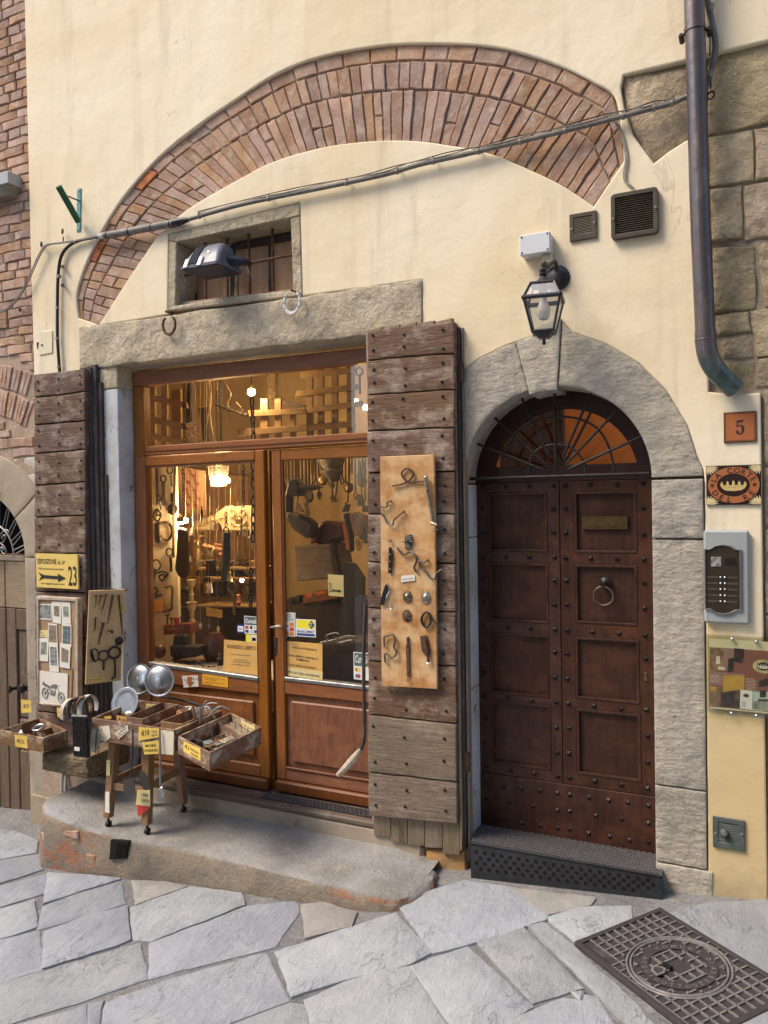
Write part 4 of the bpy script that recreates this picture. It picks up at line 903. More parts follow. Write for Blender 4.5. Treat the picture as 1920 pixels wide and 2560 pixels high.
for k, (x0, x1, yf, zt_) in enumerate(((212, 222, -.072, 2.79), (222.5, 236, -.05, 2.80), (236.5, 249, -.035, 2.82), (249.5, 262, -.02, 2.70), (262.5, 272, -.008, 2.1))):
    a, b = P('S', x0, 1400, yf).x, P('S', x1, 1400, yf).x
    patch(bil((a, yf, .12 + .02 * k), (b, yf, .12), (b, yf, zt_), (a, yf, zt_)), 3, 18, (0, .012 - yf, 0), .004, .005, 14, wob=.004).build('edge_board', 'shutter_back', shL, smooth=True)
q = PP('C6', [(556, 1000), (1195, 1080), (1185, 1385), (560, 1255)], -.33)
patch(bil(q[3], q[2], q[1], q[0]), 20, 10, (0, .33, 0), .016, .028, 12, wob=.012).build('rotten_bottom_rail', 'timber_rot', shL, smooth=True)

# ================================================================== BRICK HOUSE ON THE LEFT
bh = thing('brick_house', 'old brick house with stone arched doorway and iron fanlight', 'building', (-6.5, .2, -.6))
plate2d('wall_core', [V((-9.5, 0, -1.2)), V((-9.5, 0, 7)), V((-4.445, 0, 7)), V((-4.445, 0, -1.2))], [[V((-5.55, 0, -1.0)), V((-5.55, 0, 1.55))] + [V((-5.055 + .495 * math.cos(math.radians(a)), 0, 1.545 + .48 * math.sin(math.radians(a)))) for a in range(175, 4, -10)] + [V((-4.56, 0, 1.55)), V((-4.56, 0, -1.0))]], .030, .4, 'mortar', bh)
BC = V((-5.055, 0, 1.545)); rbk = random.Random(5); far = MB(); nb = 0; z = -.2
def brick_ok(x, z):
    d = V((x, 0, z)) - BC; r = d.length; a = math.degrees(math.atan2(d.z, d.x))
    if z < 1.56 and abs(d.x) < .78: return False
    if r < .78: return False
    if 1.0 < r < 1.42 and 42 < a < 138: return False
    if -4.72 < x < -4.44 and 2.02 < z < 2.26: return False
    return True
while z < 6.2:
    h = .058 + rbk.random() * .014; x = -9.2 + rbk.random() * .2
    while x < -4.47:
        w = (.13 if rbk.random() < .4 else .25) * (.85 + rbk.random() * .25); x1 = min(x + w, -4.468)
        if x1 - x > .04 and brick_ok((x + x1) / 2, z + h / 2) and brick_ok(x + .01, z + h / 2) and brick_ok(x1 - .01, z + h / 2):
            yf = .013 + rbk.random() * .010
            t = rbk.uniform(-.006, .006)
            sb = slab([V((x + .004, yf, z + .0035)), V((x1 - .004, yf, z + .0035 + t)), V((x1 - .004, yf, z + h - .0035 + t)), V((x + .004, yf, z + h - .0035))], (0, .04, 0), .008, .006, .007, .06)
            if x1 > -4.98 and nb < 270: sb.build('brick', 'brick', bh, smooth=True); nb += 1
            elif x1 > -7.2: far.add(sb.v, sb.f)
        x = x1 + .001
    z += h
for k in range(46):
    a0 = 44 + k * 2.05; 
    for r0, r1 in ((1.03, 1.21), (1.225, 1.39)):
        pt = lambda r, a: BC + V((r * math.cos(math.radians(a)), -.012 + .028 + .012 * ((k * 7) % 5) / 5, r * math.sin(math.radians(a))))
        q = [pt(r0, a0 + .12), pt(r1, a0 + .12), pt(r1, a0 + 1.9), pt(r0, a0 + 1.9)]
        if min(p.x for p in q) > -4.47 or max(p.x for p in q) > -4.462: continue
        sb = slab(q, (0, .04, 0), .007, .006, .006, .06)
        if q[0].x > -5.0: sb.build('brick', 'brick', bh, smooth=True)
        else: far.add(sb.v, sb.f)
far.build('brick_courses', 'brick', bh, smooth=True, kind='stuff')
patch(bil((-4.705, .03, 2.03), (-4.472, .03, 2.03), (-4.472, .03, 2.14), (-4.705, .03, 2.13)), 6, 4, (0, .05, 0), .006, .012).build('repair_stone', 'white_stone', bh, smooth=True)
patch(bil((-4.712, .03, 2.145), (-4.472, .03, 2.15), (-4.472, .03, 2.25), (-4.715, .03, 2.25)), 6, 4, (0, .05, 0), .006, .012).build('repair_stone', 'white_stone', bh, smooth=True)
def bp(r, a): return BC + V((r * math.cos(math.radians(a)), .012, r * math.sin(math.radians(a))))
for a0, a1 in ((0.5, 37), (37.6, 74), (74.6, 105.4), (106, 142.4), (143, 179.5)):
    fn = lambda u, v, a0=a0, a1=a1: bp(.45, a1 + (a0 - a1) * u).lerp(bp(.75, a1 + (a0 - a1) * u), v)
    mbv = patch(fn, 9, 5, (0, .14, 0), .003, .012); 
    for p in mbv.v: p.x = min(p.x, -4.468)
    mbv.build('voussoir', 'beige_stone', bh, smooth=True)
for x0, x1 in ((-4.605, -4.47), (-5.8, -5.505)): patch(bil((x0, .012, -.5), (x1, .012, -.5), (x1, .012, 1.54), (x0, .012, 1.54)), 4, 12, (0, .14, 0), .003, .012).build('jamb_stone', 'beige_stone', bh, smooth=True)
# its door
od = MB().box((-5.52, .20, -.5), (-4.58, .22, 1.545)).build('street_door', 'void_black', bh); od['label'] = 'weathered grey-brown panelled double street door'
sxm = P('C6', 108, 400, .15).x
for x0, x1 in ((-5.505, sxm - .004), (sxm + .004, -4.606)):
    MB().box((x0, .15, 1.16), (x1, .19, 1.50)).build('top_board', 'old_door_pale', od, bevel=.004)
    MB().box((x0, .152, -.34), (x0 + .10, .19, 1.155)).build('stile', 'old_door', od, bevel=.006); MB().box((x1 - .10, .152, -.34), (x1, .19, 1.155)).build('stile', 'old_door', od, bevel=.006)
    MB().box((x0 + .101, .165, .35), (x1 - .101, .19, 1.0)).build('panel', 'old_door', od, bevel=.012); MB().box((x0 + .101, .152, 1.0), (x1 - .101, .19, 1.155)).build('rail', 'old_door', od, bevel=.006)
    MB().box((x0 + .101, .154, .12), (x1 - .101, .19, .345)).build('rail', 'old_door', od, bevel=.014); MB().box((x0 + .101, .156, -.34), (x1 - .101, .19, .115)).build('panel', 'old_door', od, bevel=.010)
MB().box((-5.51, .145, 1.505), (-4.60, .19, 1.545)).build('transom_bar', 'beige_stone', od, bevel=.004)
kn = P('C6', 390, 95, .15); MB().lathe([(.034, 0), (.034, .006), (.024, .012), (.012, .02), (.012, .035), (.03, .045), (.034, .06), (.024, .075), (.004, .08)], kn, (0, -1, 0), 18).build('door_knob', 'black_iron', od, smooth=True)
kn = P('C6', 265, 105, .15); MB().lathe([(.012, 0), (.012, .05), (.026, .06), (.028, .072), (.012, .08)], kn + V((0, 0, 0)), (-.35, -1, 0), 16).build('door_knob', 'black_iron', od, smooth=True)
gr = MB().ring(BC + V((0, .10, 0)), .235, .008, (0, 1, 0), 20, 6, 0, 180).build('fanlight_grille', 'zinc', bh, smooth=True); gr['label'] = 'wrought iron sunburst fanlight grille with scrolls'
MB().prism([BC + V((.47 * math.cos(math.radians(a)), .30, .47 * math.sin(math.radians(a)))) for a in range(0, 181, 10)], (0, .01, 0)).build('dark_backing', 'void_black', gr)
for k in range(22):
    a = k * 180 / 22 + 2; b = a + 180 / 22 * (.5 if k % 2 else 1.2)
    MB().rod(BC + V((.24 * math.cos(math.radians(a)), .10, .24 * math.sin(math.radians(a)))), BC + V((.45 * math.cos(math.radians(b)), .10, .45 * math.sin(math.radians(b)))), .0045, 6).build('ray', 'zinc', gr, smooth=True)
for k, (cx, cz, r0, sg) in enumerate(((.125, .13, .065, 1), (.12, .045, .05, -1), (-.125, .13, .065, -1), (-.12, .045, .05, 1), (.045, .02, .03, 1), (-.045, .02, .03, -1))):
    MB().tube([BC + V((cx + sg * r0 * (1 - t / 30) * math.cos(t * .36), .10, cz + r0 * (1 - t / 30) * math.sin(t * .36 + .6))) for t in range(28)], .0055, 6).build('scroll', 'zinc', gr, smooth=True)
MB().rod(BC + V((0, .10, 0)), BC + V((0, .10, .2)), .008, 6).build('stem', 'zinc', gr)
# low stone cladding and small pipes under the left shutter
MB().pq('C6', [(482, 985), (740, 1010), (738, 1640), (482, 1575)], -.012, .05).build('cladding_slab', 'beige_stone', house, bevel=.004)
MB().pq('C6', [(420, 1580), (736, 1650), (720, 2140), (425, 2090)], -.03, .05).build('cladding_slab', 'beige_stone', house, bevel=.004)
MB().box((-4.44, -.02, -.5), (-3.95, .04, .1)).build('wall_foot', 'mortar', house)
MB().box((-4.30, -.012, .08), (-3.96, .04, .45)).build('wall_foot', 'ochre_stone', house, bevel=.01)
gp = thing('grey_pipe_pair', 'two thin grey pipes rising from the step under the narrow shutter', 'pipe', P('C6', 880, 1580, -.04))
for x in (858, 910):
    MB().tube([P('C6', x - 4, 1620, -.04), P('C6', x, 1420, -.04), P('C6', x + 6, 1280, -.03)], .009, 8).build('pipe', 'intercom_grey', gp, smooth=True)

# ================================================================== STONE WALL ON THE RIGHT
rw = thing('ashlar_wall', 'tower-like wall of rough brown ashlar blocks behind the downpipe', 'building', (1.2, .3, -.3))
MB().box((-.62, .036, 2.75), (3.2, .06, 6.5)).build("mortar_bed", "beige_stone", rw); MB().box((sr_x + .02, .036, -.6), (3.2, .06, 2.749)).build("mortar_bed", "beige_stone", rw)
E4 = lambda *a: [P('E4', x, y, .02) for x, y in a]
E5 = lambda *a: [P('E5', x, y, .02) for x, y in a]
def far_x(p, x=1.35): return V((x, p.y, p.z))
b1 = E4((-300, 640), (-298, 720), (-270, 930), (-200, 1120), (-45, 1400), (120, 1290), (290, 1200), (290, 570))
slab([p for p in b1], (0, .05, 0), .02, .012, .01, .05).build('stone_block', 'ashlar', rw, smooth=True)
quads = [E4((290, 1195), (445, 1172), (440, 520), (290, 565)), E4((446, 1170), (1300, 985), (1300, 260), (443, 500)), E4((455, 1615), (852, 1555), (838, 1118), (448, 1180)), E4((862, 1553), (1300, 1480), (1300, 1030), (850, 1112)),
         E4((474, 2085), (752, 2050), (740, 1600), (462, 1635)), E4((770, 2078), (1300, 1985), (1300, 1500), (752, 1606)), E5((118, 846), (608, 784), (592, 62), (92, 85)), E5((700, 778), (1300, 700), (1300, -20), (612, 45)),
         E5((134, 1098), (556, 1040), (520, 812), (124, 862)), E5((606, 1350), (1300, 1290), (1300, 712), (530, 806)), E5((598, 1690), (1300, 1660), (1300, 1310), (618, 1372))]
for q in quads: patch(bil(*q), 12, 10, (0, .05, 0), .012, .013, 9, wob=.006).build('stone_block', 'ashlar', rw, smooth=True)
patch(bil(*[P('E5', x, y, .028) for x, y in ((190, 1395), (600, 1365), (575, 1045), (140, 1100))]), 10, 8, (0, .02, 0), .012, .03, 9).build('stone_block', 'ashlar', rw, smooth=True)
patch(bil(*[P('E5', x, y, .030) for x, y in ((100, 1740), (600, 1700), (596, 1390), (180, 1400))]), 10, 8, (0, .015, 0), .006, .02, 9).build('stone_block', 'ashlar', rw, smooth=True)
z = P('E5', 650, 1700, 0).z - .005; k = 0; px0 = ash[-3].x + .006
while z > -.3:
    h = (.34, .27, .38, .3)[k % 4]
    xs = [px0, px0 + (.42 if k % 2 else .7), px0 + 1.3]
    for a, b in zip(xs, xs[1:]): patch(bil((a + .004, .02, z - h + .006), (b - .004, .02, z - h + .006), (b - .004, .02, z - .004), (a + .004, .02, z - .004)), 10, 8, (0, .05, 0), .010, .012, 9).build('stone_block', 'ashlar', rw, smooth=True)
    z -= h; k += 1

xe_ = P('E4', 1308, 1500, .02).x; z = P('E5', 650, 1700, 0).z + .003; k = 0
while z < 4.7:                                   # the wall goes on outside the picture
    h = (.36, .30, .40, .33)[k % 4]; x = xe_ - .0
    for w in ((.55, .8, .6) if k % 2 else (.8, .5, .7)):
        patch(bil((x + .004, .02, z + .004), (x + w - .004, .02, z + .004), (x + w - .004, .02, z + h - .004), (x + .004, .02, z + h - .004)), 9, 7, (0, .05, 0), .010, .012, 9).build('stone_block', 'ashlar', rw, smooth=True); x += w
    z += h; k += 1
# ================================================================== THINGS FIXED TO THE WALL
# --- downpipe
dp = thing('downpipe', 'tall brown metal rain pipe with greenish elbow running down the wall', 'downpipe', P('A5', 1450, 1200, -.05))
PY = -.085
pc = [P('A2', 1336, -130, PY), P('A2', 1340, 0, PY), P('A2', 1352, 400, PY), P('A2', 1362, 800, PY), P('A5', 1250, 250, PY), P('A5', 1270, 700, PY), P('A5', 1277, 860, PY)]
top = pc[0].copy(); top.z = 6.6; top.x -= .03
R0 = .042
MB().tube([top] + pc, R0, 20).build('pipe', 'downpipe', dp, smooth=True)
el = [P('A5', 1277, 850, PY), P('A5', 1282, 940, PY), P('A5', 1300, 1015, PY), P('A5', 1340, 1085, PY + .01), P('A5', 1400, 1150, PY + .03), P('A5', 1460, 1205, PY + .05)]
MB().tube(spl(el, 5), R0 * 1.06, 20).build('elbow', 'downpipe', dp, smooth=True)
for y in (905, 1080):
    pass
p = P('A5', 1278, 905, PY); MB().lathe([(R0 * 1.07, -.004), (R0 * 1.10, 0), (R0 * 1.07, .004)], p, (.02, 0, 1), 20).build('joint_ring', 'downpipe', dp, smooth=True)
cp = P('A2', 1343, 128, PY); MB().lathe([(R0 * 1.03, -.010), (R0 * 1.09, -.010), (R0 * 1.09, .010), (R0 * 1.03, .010)], cp, (0, 0, 1), 24).build('clamp', 'downpipe', dp, smooth=True)
for s in (-1, 1): MB().lathe([(.012, 0), (.012, .05), (.008, .06)], cp + V((s * (R0 + .014), .05, -.012)), (0, -1, 0), 10).build('clamp_lug', 'dark_iron', dp, smooth=True)
# --- thick conduit with bundled wires across the arch
cdt = thing('wall_conduit', 'grey conduit and wire bundle climbing across the brick arch', 'conduit', P('A1', 800, 950, -.03))
CY = -.03
main = [P('A1', 800, 952, CY), P('A1', 1050, 882, CY), P('A1', 1400, 810, CY), P('A1', 1659, 755, CY), P('A2', 150, 712, CY), P('A2', 350, 667, CY), P('A2', 520, 627, CY), P('A2', 740, 575, CY), P('A2', 1000, 510, CY), P('A2', 1150, 470, CY), P('A2', 1230, 450, CY), P('A2', 1310, 418, CY), P('A2', 1390, 390, -.02)]
main_s = spl(main, 6)
MB().tube(main_s, .0125, 10).build('thin_pipe', 'conduit_grey', cdt, smooth=True)
thick = spl([P('A1', 452, 1018, CY), P('A1', 560, 1000, CY), P('A1', 680, 977, CY), P('A1', 765, 962, CY)], 5)
MB().tube(thick, .0235, 14).build('thick_pipe', 'conduit_grey', cdt, smooth=True)
MB().tube([P('A1', 750, 964, CY), P('A1', 775, 958, CY), P('A1', 815, 948, CY)], [.026, .024, .014], 14).build('reducer', 'cable_black', cdt, smooth=True)
MB().tube([P('A1', 425, 1020, CY), P('A1', 455, 1018, CY)], [.012, .024], 12).build('end_cap', 'tape_pale', cdt, smooth=True)
for k, t in enumerate((.04, .12, .2, .29, .37, .45, .53, .61, .69, .77, .86)):
    i = int(t * (len(main_s) - 1)); a, b = main_s[i], main_s[i + 1]; d = (b - a).normalized()
    MB().lathe([(.0145, -.006), (.0165, -.006), (.0165, .006), (.0145, .006)], a, d, 10).build('clip', 'cable_grey', cdt); MB().rod(a + V((0, .03, .018)), a + V((0, -.004, .02)), .004, 6).build('nail', 'dark_iron', cdt)
for k in (.1, .35, .62, .88):
    i = int(k * (len(thick) - 1)); a = thick[i]; MB().lathe([(.0245, -.003), (.0265, -.003), (.0265, .003), (.0245, .003)], a, (thick[1] - thick[0]).normalized(), 14).build('cable_tie', 'cable_black', cdt)
for k in range(2):
    pts = [a + V((0, -.012, .014 + .006 * k + .004 * math.sin(j * .7 + k * 2))) for j, a in enumerate(main_s[2:-10])]
    MB().tube(pts, .0028, 6).build('wire', ('cable_grey', 'dark_iron')[k], cdt, smooth=True)
up = thing('flexible_conduit', 'grey flexible conduit bending upward beside the rain pipe', 'conduit', P('A2', 1405, 330, -.02))
MB().tube(spl([P('A2', 1385, 400, -.02), P('A2', 1405, 335, -.025), P('A2', 1424, 260, -.03), P('A2', 1432, 190, -.03), P('A2', 1418, 100, -.03), P('A2', 1400, 20, -.03), P('A2', 1390, -60, -.03), P('A2', 1388, -200, -.03)], 5), .0135, 10).build('tube', 'conduit_grey', up, smooth=True)
for x, y in ((1407, 320), (1410, 35)): MB().lathe([(.0145, -.014), (.016, -.014), (.016, .014), (.0145, .014)], P('A2', x, y, -.028), (.25, 0, 1), 12).build('sleeve', 'cable_grey', up, smooth=True)
MB().tube([P('A2', 1408, 310, -.03), P('A2', 1412, 350, -.03), P('A2', 1412, 385, -.02)], .003, 6).build('tie_wire', 'dark_iron', up); MB().tube([P('A2', 1408, 40, -.035), P('A2', 1409, 150, -.035), P('A2', 1408, 240, -.035)], .003, 6).build('tie_wire', 'dark_iron', up)
MB().ring(P('A2', 1412, 412, -.01), .016, .004, (.4, 1, 0), 16, 6).build('wall_ring', 'dark_iron', up, smooth=True)
bw = thing('bell_wire', 'pale twisted wires running from the conduit down to the large vent', 'cable', P('A2', 1070, 815, -.01))
for k in range(3): MB().tube(spl([P('A2', x + k * 5, y, -.008) for x, y in ((990, 520), (1012, 555), (1028, 600), (1038, 650), (1042, 700), (1034, 745), (1040, 785), (1072, 812))], 4), .0026, 6).build('wire', 'cable_grey', bw, smooth=True)
# --- black cable and hooks at the left
bc = thing('black_cable', 'thick black cable dropping from the conduit to the narrow shutter', 'cable', P('A3', 385, 945, -.02))
MB().tube(spl([P('A3', 700, 72, -.02), P('A3', 600, 88, -.02), P('A3', 500, 112, -.022), P('A3', 432, 155, -.022), P('A3', 392, 225, -.022), P('A3', 376, 350, -.022), P('A3', 372, 550, -.022), P('A3', 373, 750, -.022), P('A3', 387, 960, -.022)], 6), .0105, 10).build('cable', 'cable_black', bc, smooth=True)
for x, y in ((490, 115), (384, 340), (372, 545), (371, 742), (383, 925)): MB().lathe([(.0115, -.009), (.0135, -.009), (.0135, .009), (.0115, .009)], P('A3', x, y, -.022), (0, 0, 1) if y > 200 else (1, 0, .2), 10).build('clip', 'cable_grey', bc)
tw = thing('twin_cable', 'pair of thin grey cables sagging from the eye hooks towards the brick house', 'cable', P('A3', 130, 460, -.02))
for k in (0, 1): MB().tube(spl([P('A3', x + k * 10, y + k * 4, -.03) for x, y in ((620, 80), (470, 108), (370, 122), (295, 138), (245, 210), (210, 290), (165, 385), (118, 470), (60, 532), (0, 565), (-80, 590), (-260, 600))], 5), .0042, 6).build('cable', ('cable_grey', 'conduit_grey')[k], tw, smooth=True)
for i, (x, y, d) in enumerate(((405, 48, 'upper'), (268, 132, 'outer'), (128, 552, 'brick'))):
    h = thing('eye_hook', {'upper': 'iron eye hook screwed into the plaster just above the conduit end', 'outer': 'iron eye hook holding the twin cables at the plaster corner', 'brick': 'iron eye hook in the brick wall holding the sagging cables'}[d], 'hook', P('A3', x, y, -.01), 'iron cable hooks')
    MB().ring(P('A3', x, y, -.03), .016, .0038, (.5, 1, 0), 16, 6).build('eye', 'dark_iron', h, smooth=True); MB().tube([P('A3', x + 4, y + 35, -.028), P('A3', x + 6, y + 70, -.028)], .0045, 6).build('shank', 'dark_iron', h) if i == 0 else MB().rod(P('A3', x, y, -.02), P('A3', x + 8, y, .05), .004, 6).build('shank', 'dark_iron', h)
for y, lb in ((277, 'upper rusty screw stub beside the black cable'), (397, 'lower rusty screw stub beside the black cable')):
    MB().rod(P('A3', 410, y, .0), P('A3', 410, y, -.035), .006, 8).ring(P('A3', 404, y, -.03), .010, .004, (0, 1, 0), 12, 6).build('screw_stub', 'rust_iron', label=lb, cat='screw', smooth=True)
# --- green flag holder
fh = thing('flag_holder', 'green metal flagpole socket on a narrow teal wall plate', 'bracket', P('E7', 540, 545, 0))
MB().pq('E7', [(522, 122), (562, 118), (556, 545), (517, 550)], -.006, .0).build('wall_plate', 'bracket_teal', fh, bevel=.002)
a = P('E7', 540, 455, -.03); b = P('E7', 340, 100, -.20); MB().tube([a, b], .022, 6).build('socket', 'bracket_green', fh, bevel=.002)
MB().rod(P('E7', 435, 200, -.12), P('E7', 545, 245, -.004), .0045, 6).build('strut', 'black_iron', fh)
for y in (140, 515): MB().lathe([(.008, 0), (.006, .004)], P('E7', 537, y, -.006), (0, -1, 0), 8).build('screw', 'steel', fh)
# --- meter flap
mf = thing('meter_flap', 'small cream painted service flap in the plaster above the narrow shutter', 'access panel', P('A3', 290, 850, -.004))
MB().pq('A3', [(262, 705), (278, 694), (338, 690), (338, 835), (255, 850), (246, 800)], -.007, .004).build('flap', 'plaster_patch', mf, bevel=.003)
MB().lathe([(.009, 0), (.008, .006), (.003, .009)], P('A3', 272, 782, -.007), (0, -1, 0), 10).build('knob', 'zinc', mf)
MB().pq('A3', [(236, 770), (248, 765), (252, 805), (240, 808)], -.004, .01).build('broken_hole', 'dark_iron', mf)
# --- floodlight
fl_ = thing('floodlight', 'grey plastic floodlight fixed to the grated window bars', 'floodlight', P('E1', 560, 760, -.1))
def fsec(z, x0, x1, y0, y1, r, n=5):
    out = []
    for cx, cy, a0 in ((x1 - r, y1 - r, 0), (x0 + r, y1 - r, 90), (x0 + r, y0 + r, 180), (x1 - r, y0 + r, 270)):
        for k in range(n): t = math.radians(a0 + 90 * k / (n - 1)); out.append(V((cx + r * math.cos(t), cy + r * math.sin(t), z)))
    return out
xl, xr = P('E1', 240, 745, -.2).x, P('E1', 830, 735, -.05).x; zb0 = P('E1', 400, 742, -.2).z; zt0 = P('E1', 620, 490, -.1).z; H = zt0 - zb0
def loft(secs):
    mb = MB(); n = len(secs[0])
    for s in secs: mb.v += s
    for i in range(len(secs) - 1): mb.f += [(i * n + j, i * n + (j + 1) % n, (i + 1) * n + (j + 1) % n, (i + 1) * n + j) for j in range(n)]
    mb.f += [tuple(range(n))[::-1], tuple(range((len(secs) - 1) * n, len(secs) * n))]; return mb
W_ = xr - xl
loft([fsec(zb0, xl, xr, -.22, .02, .02), fsec(zb0 + H * .1, xl, xr, -.22, .02, .02), fsec(zb0 + H * .12, xl + .008, xr - .008, -.212, .012, .02), fsec(zb0 + H * .5, xl + W_ * .07, xr - W_ * .05, -.185, .0, .025), fsec(zb0 + H * .85, xl + W_ * .16, xr - W_ * .1, -.15, -.02, .03), fsec(zb0 + H, xl + W_ * .26, xr - W_ * .16, -.12, -.04, .03)]).build('housing', 'flood_grey', fl_, smooth=True)
MB().box((xl + .01, -.21, zb0 - .004), (xr - .01, .01, zb0 - .001)).build('front_glass', 'flood_dark', fl_)
for k in range(4):
    x = xl + W_ * (.22 + k * .055); MB().tube([V((x, -.214, zb0 + H * .16)), V((x + W_ * .02, -.189, zb0 + H * .5)), V((x + W_ * .05, -.153, zb0 + H * .86)), V((x + W_ * .07, -.125, zb0 + H * 1.0))], .005, 6).build('rib', 'flood_dark', fl_)
for x in (xl + W_ * .11, xl + W_ * .47): MB().add([(x, -.232, zb0 + .004), (x + .028, -.232, zb0 + .004), (x + .028, -.204, zb0 + H * .40), (x, -.204, zb0 + H * .40), (x, -.22, zb0 + .004), (x + .028, -.22, zb0 + .004), (x + .028, -.19, zb0 + H * .40), (x, -.19, zb0 + H * .40)], [(0, 1, 2, 3), (7, 6, 5, 4), (0, 4, 5, 1), (1, 5, 6, 2), (2, 6, 7, 3), (3, 7, 4, 0)]).build('latch', 'silver_paint', fl_, bevel=.002)
MB().lathe([(.009, 0), (.006, .01)], V((xr - W_ * .34, -.176, zb0 + H * .56)), (0, -1, .3), 8).build('bolt', 'steel', fl_)
MB().tube([V((xr - .02, -.10, zb0 + H * .35)), V((xr + .05, -.06, zb0 + H * .30)), P('E1', 985, 690, .09)], [.03, .022, .014], 8).build('arm', 'flood_dark', fl_, smooth=True)
MB().tube([P('E1', 940, 735, .04), P('E1', 1040, 880, .06), P('E1', 1125, 995, .08)], .0035, 6).build('cord', 'cable_grey', fl_)
# --- horseshoes
for lb, c, x, y, R, mt, hx, hy in (('rusty dark horseshoe hanging from a hook at the lintel corner', 'A3', 1096, 655, .048, 'rust_iron', 1090, 572), ('white painted horseshoe hanging from a hook below the grated window', 'A4', 336, 300, .052, 'silver_paint', 345, 228)):
    hs = thing('horseshoe', lb, 'horseshoe', P(c, x, y, -.04)); o = P(c, x, y, -.045)
    pts = [o + V((R * math.cos(math.radians(a)) * (1.0 + .05 * math.sin(math.radians(a))), 0, R * 1.18 * math.sin(math.radians(a)))) for a in range(-235, 56, 10)]
    mb = MB(); n = len(pts)
    for i, p in enumerate(pts):
        d = (p - o).normalized(); w = .013 * (.75 + .45 * (1 - abs(i / (n - 1) - .5) * 2)); mb.v += [p - d * w * .6 + V((0, -.006, 0)), p + d * w * .6 + V((0, -.006, 0)), p + d * w * .6 + V((0, .006, 0)), p - d * w * .6 + V((0, .006, 0))]
    for i in range(n - 1): mb.f += [(i * 4 + k, i * 4 + (k + 1) % 4, (i + 1) * 4 + (k + 1) % 4, (i + 1) * 4 + k) for k in range(4)]
    mb.f += [(3, 2, 1, 0), tuple((n - 1) * 4 + k for k in range(4))]; mb.build('shoe', mt, hs, bevel=.0025)
    for a in (-215, -180, -150, -30, 0, 30): MB().lathe([(.0035, 0), (.0035, .002)], o + V((R * math.cos(math.radians(a)), -.0065, R * 1.18 * math.sin(math.radians(a)))), (0, -1, 0), 6).build('nail_hole', 'void_black', hs)
    h = P(c, hx, hy, -.02); MB().tube([h + V((0, .04, .005)), h + V((0, -.01, 0)), h + V((.006, -.03, -.006)), h + V((.012, -.03, .004))], .005, 6).build('hook', 'rust_iron', hs)
# --- junction box and lantern
jb = thing('junction_box', 'white plastic junction box above the wall lantern', 'junction box', P('G3', 700, 720, -.05))
q = PP('G3', [(402, 340), (930, 250), (935, 600), (415, 700)], -.075); x0 = min(q[0].x, q[3].x); x1 = max(q[1].x, q[2].x); z0 = (q[2].z + q[3].z) / 2; z1 = (q[0].z + q[1].z) / 2
MB().box((x0, -.075, z0), (x1, -.055, z1)).build('lid', 'box_white', jb, bevel=.004); MB().box((x0 + .002, -.054, z0 + .002), (x1 - .002, .0, z1 - .002)).build('case', 'box_white', jb, bevel=.004)
for a in (x0 + .012, x1 - .012):
    for b in (z0 + .012, z1 - .012): MB().lathe([(.0045, 0), (.0045, .001)], V((a, -.0755, b)), (0, -1, 0), 8).build('screw_recess', 'void_black', jb)
MB().rod(V((x0 + .05, -.03, z0 - .001)), V((x0 + .05, -.03, z0 + .004)), .012, 10).build('knockout', 'box_white', jb)
cb = thing('cable_trunking', 'short cream trunking stub between junction box and lantern', 'trunking', P('G3', 890, 810, -.02))
q = PP('G3', [(795, 735), (965, 700), (965, 790), (800, 815)], -.035); MB().box((q[0].x, -.04, q[3].z), (q[1].x, 0, z0 - .001)).build('trunking', 'box_cream', cb, bevel=.003)
LN = thing('wall_lantern', 'black four-sided wall lantern with clear panes over the arched door', 'lantern', P('G3', 830, 2160, -.2))
wp = P('G3', 1060, 1080, .0)
MB().lathe([(.062, 0), (.062, .006), (.055, .014), (.03, .022), (.012, .026)], wp, (0, -1, 0), 28).build('wall_rose', 'lantern_black', LN, smooth=True)
LY_ = -.205; lc = P('G3', 822, 1500, LY_)
def lz(y): return P('G3', 822, y, LY_).z
arm_top = V((lc.x, LY_, lz(850)))
MB().tube(spl([wp + V((0, -.01, .01)), wp + V((0, -.04, .07)), V((lc.x, -.12, arm_top.z + .015)), arm_top + V((0, .03, .02)), arm_top], 6), .009, 8).build('arm', 'lantern_black', LN, smooth=True)
zz0 = lz(1175); zz1 = lz(830); hh = zz1 - zz0
MB().lathe([(.036, 0), (.038, .006), (.026, hh * .22), (.015, hh * .36), (.013, hh * .42), (.02, hh * .46), (.02, hh * .5), (.014, hh * .54), (.018, hh * .62), (.018, hh * .72), (.012, hh * .8), (.012, hh * .95), (.003, hh)], V((lc.x, LY_, zz0)), (0, 0, 1), 20).build('cap', 'lantern_black', LN, smooth=True)
zt_, zm, zb_ = lz(1190), lz(1450), lz(2010); wt, wm, wb = .052, .082, .048
th_ = math.radians(8)
def sq(w, z): return [V((lc.x + (a * math.cos(th_) - b * math.sin(th_)) * w, LY_ + (a * math.sin(th_) + b * math.cos(th_)) * w, z)) for a, b in ((-1, -1), (1, -1), (1, 1), (-1, 1))]
T_, M_, B_ = sq(wt, zt_), sq(wm, zm), sq(wb, zb_)
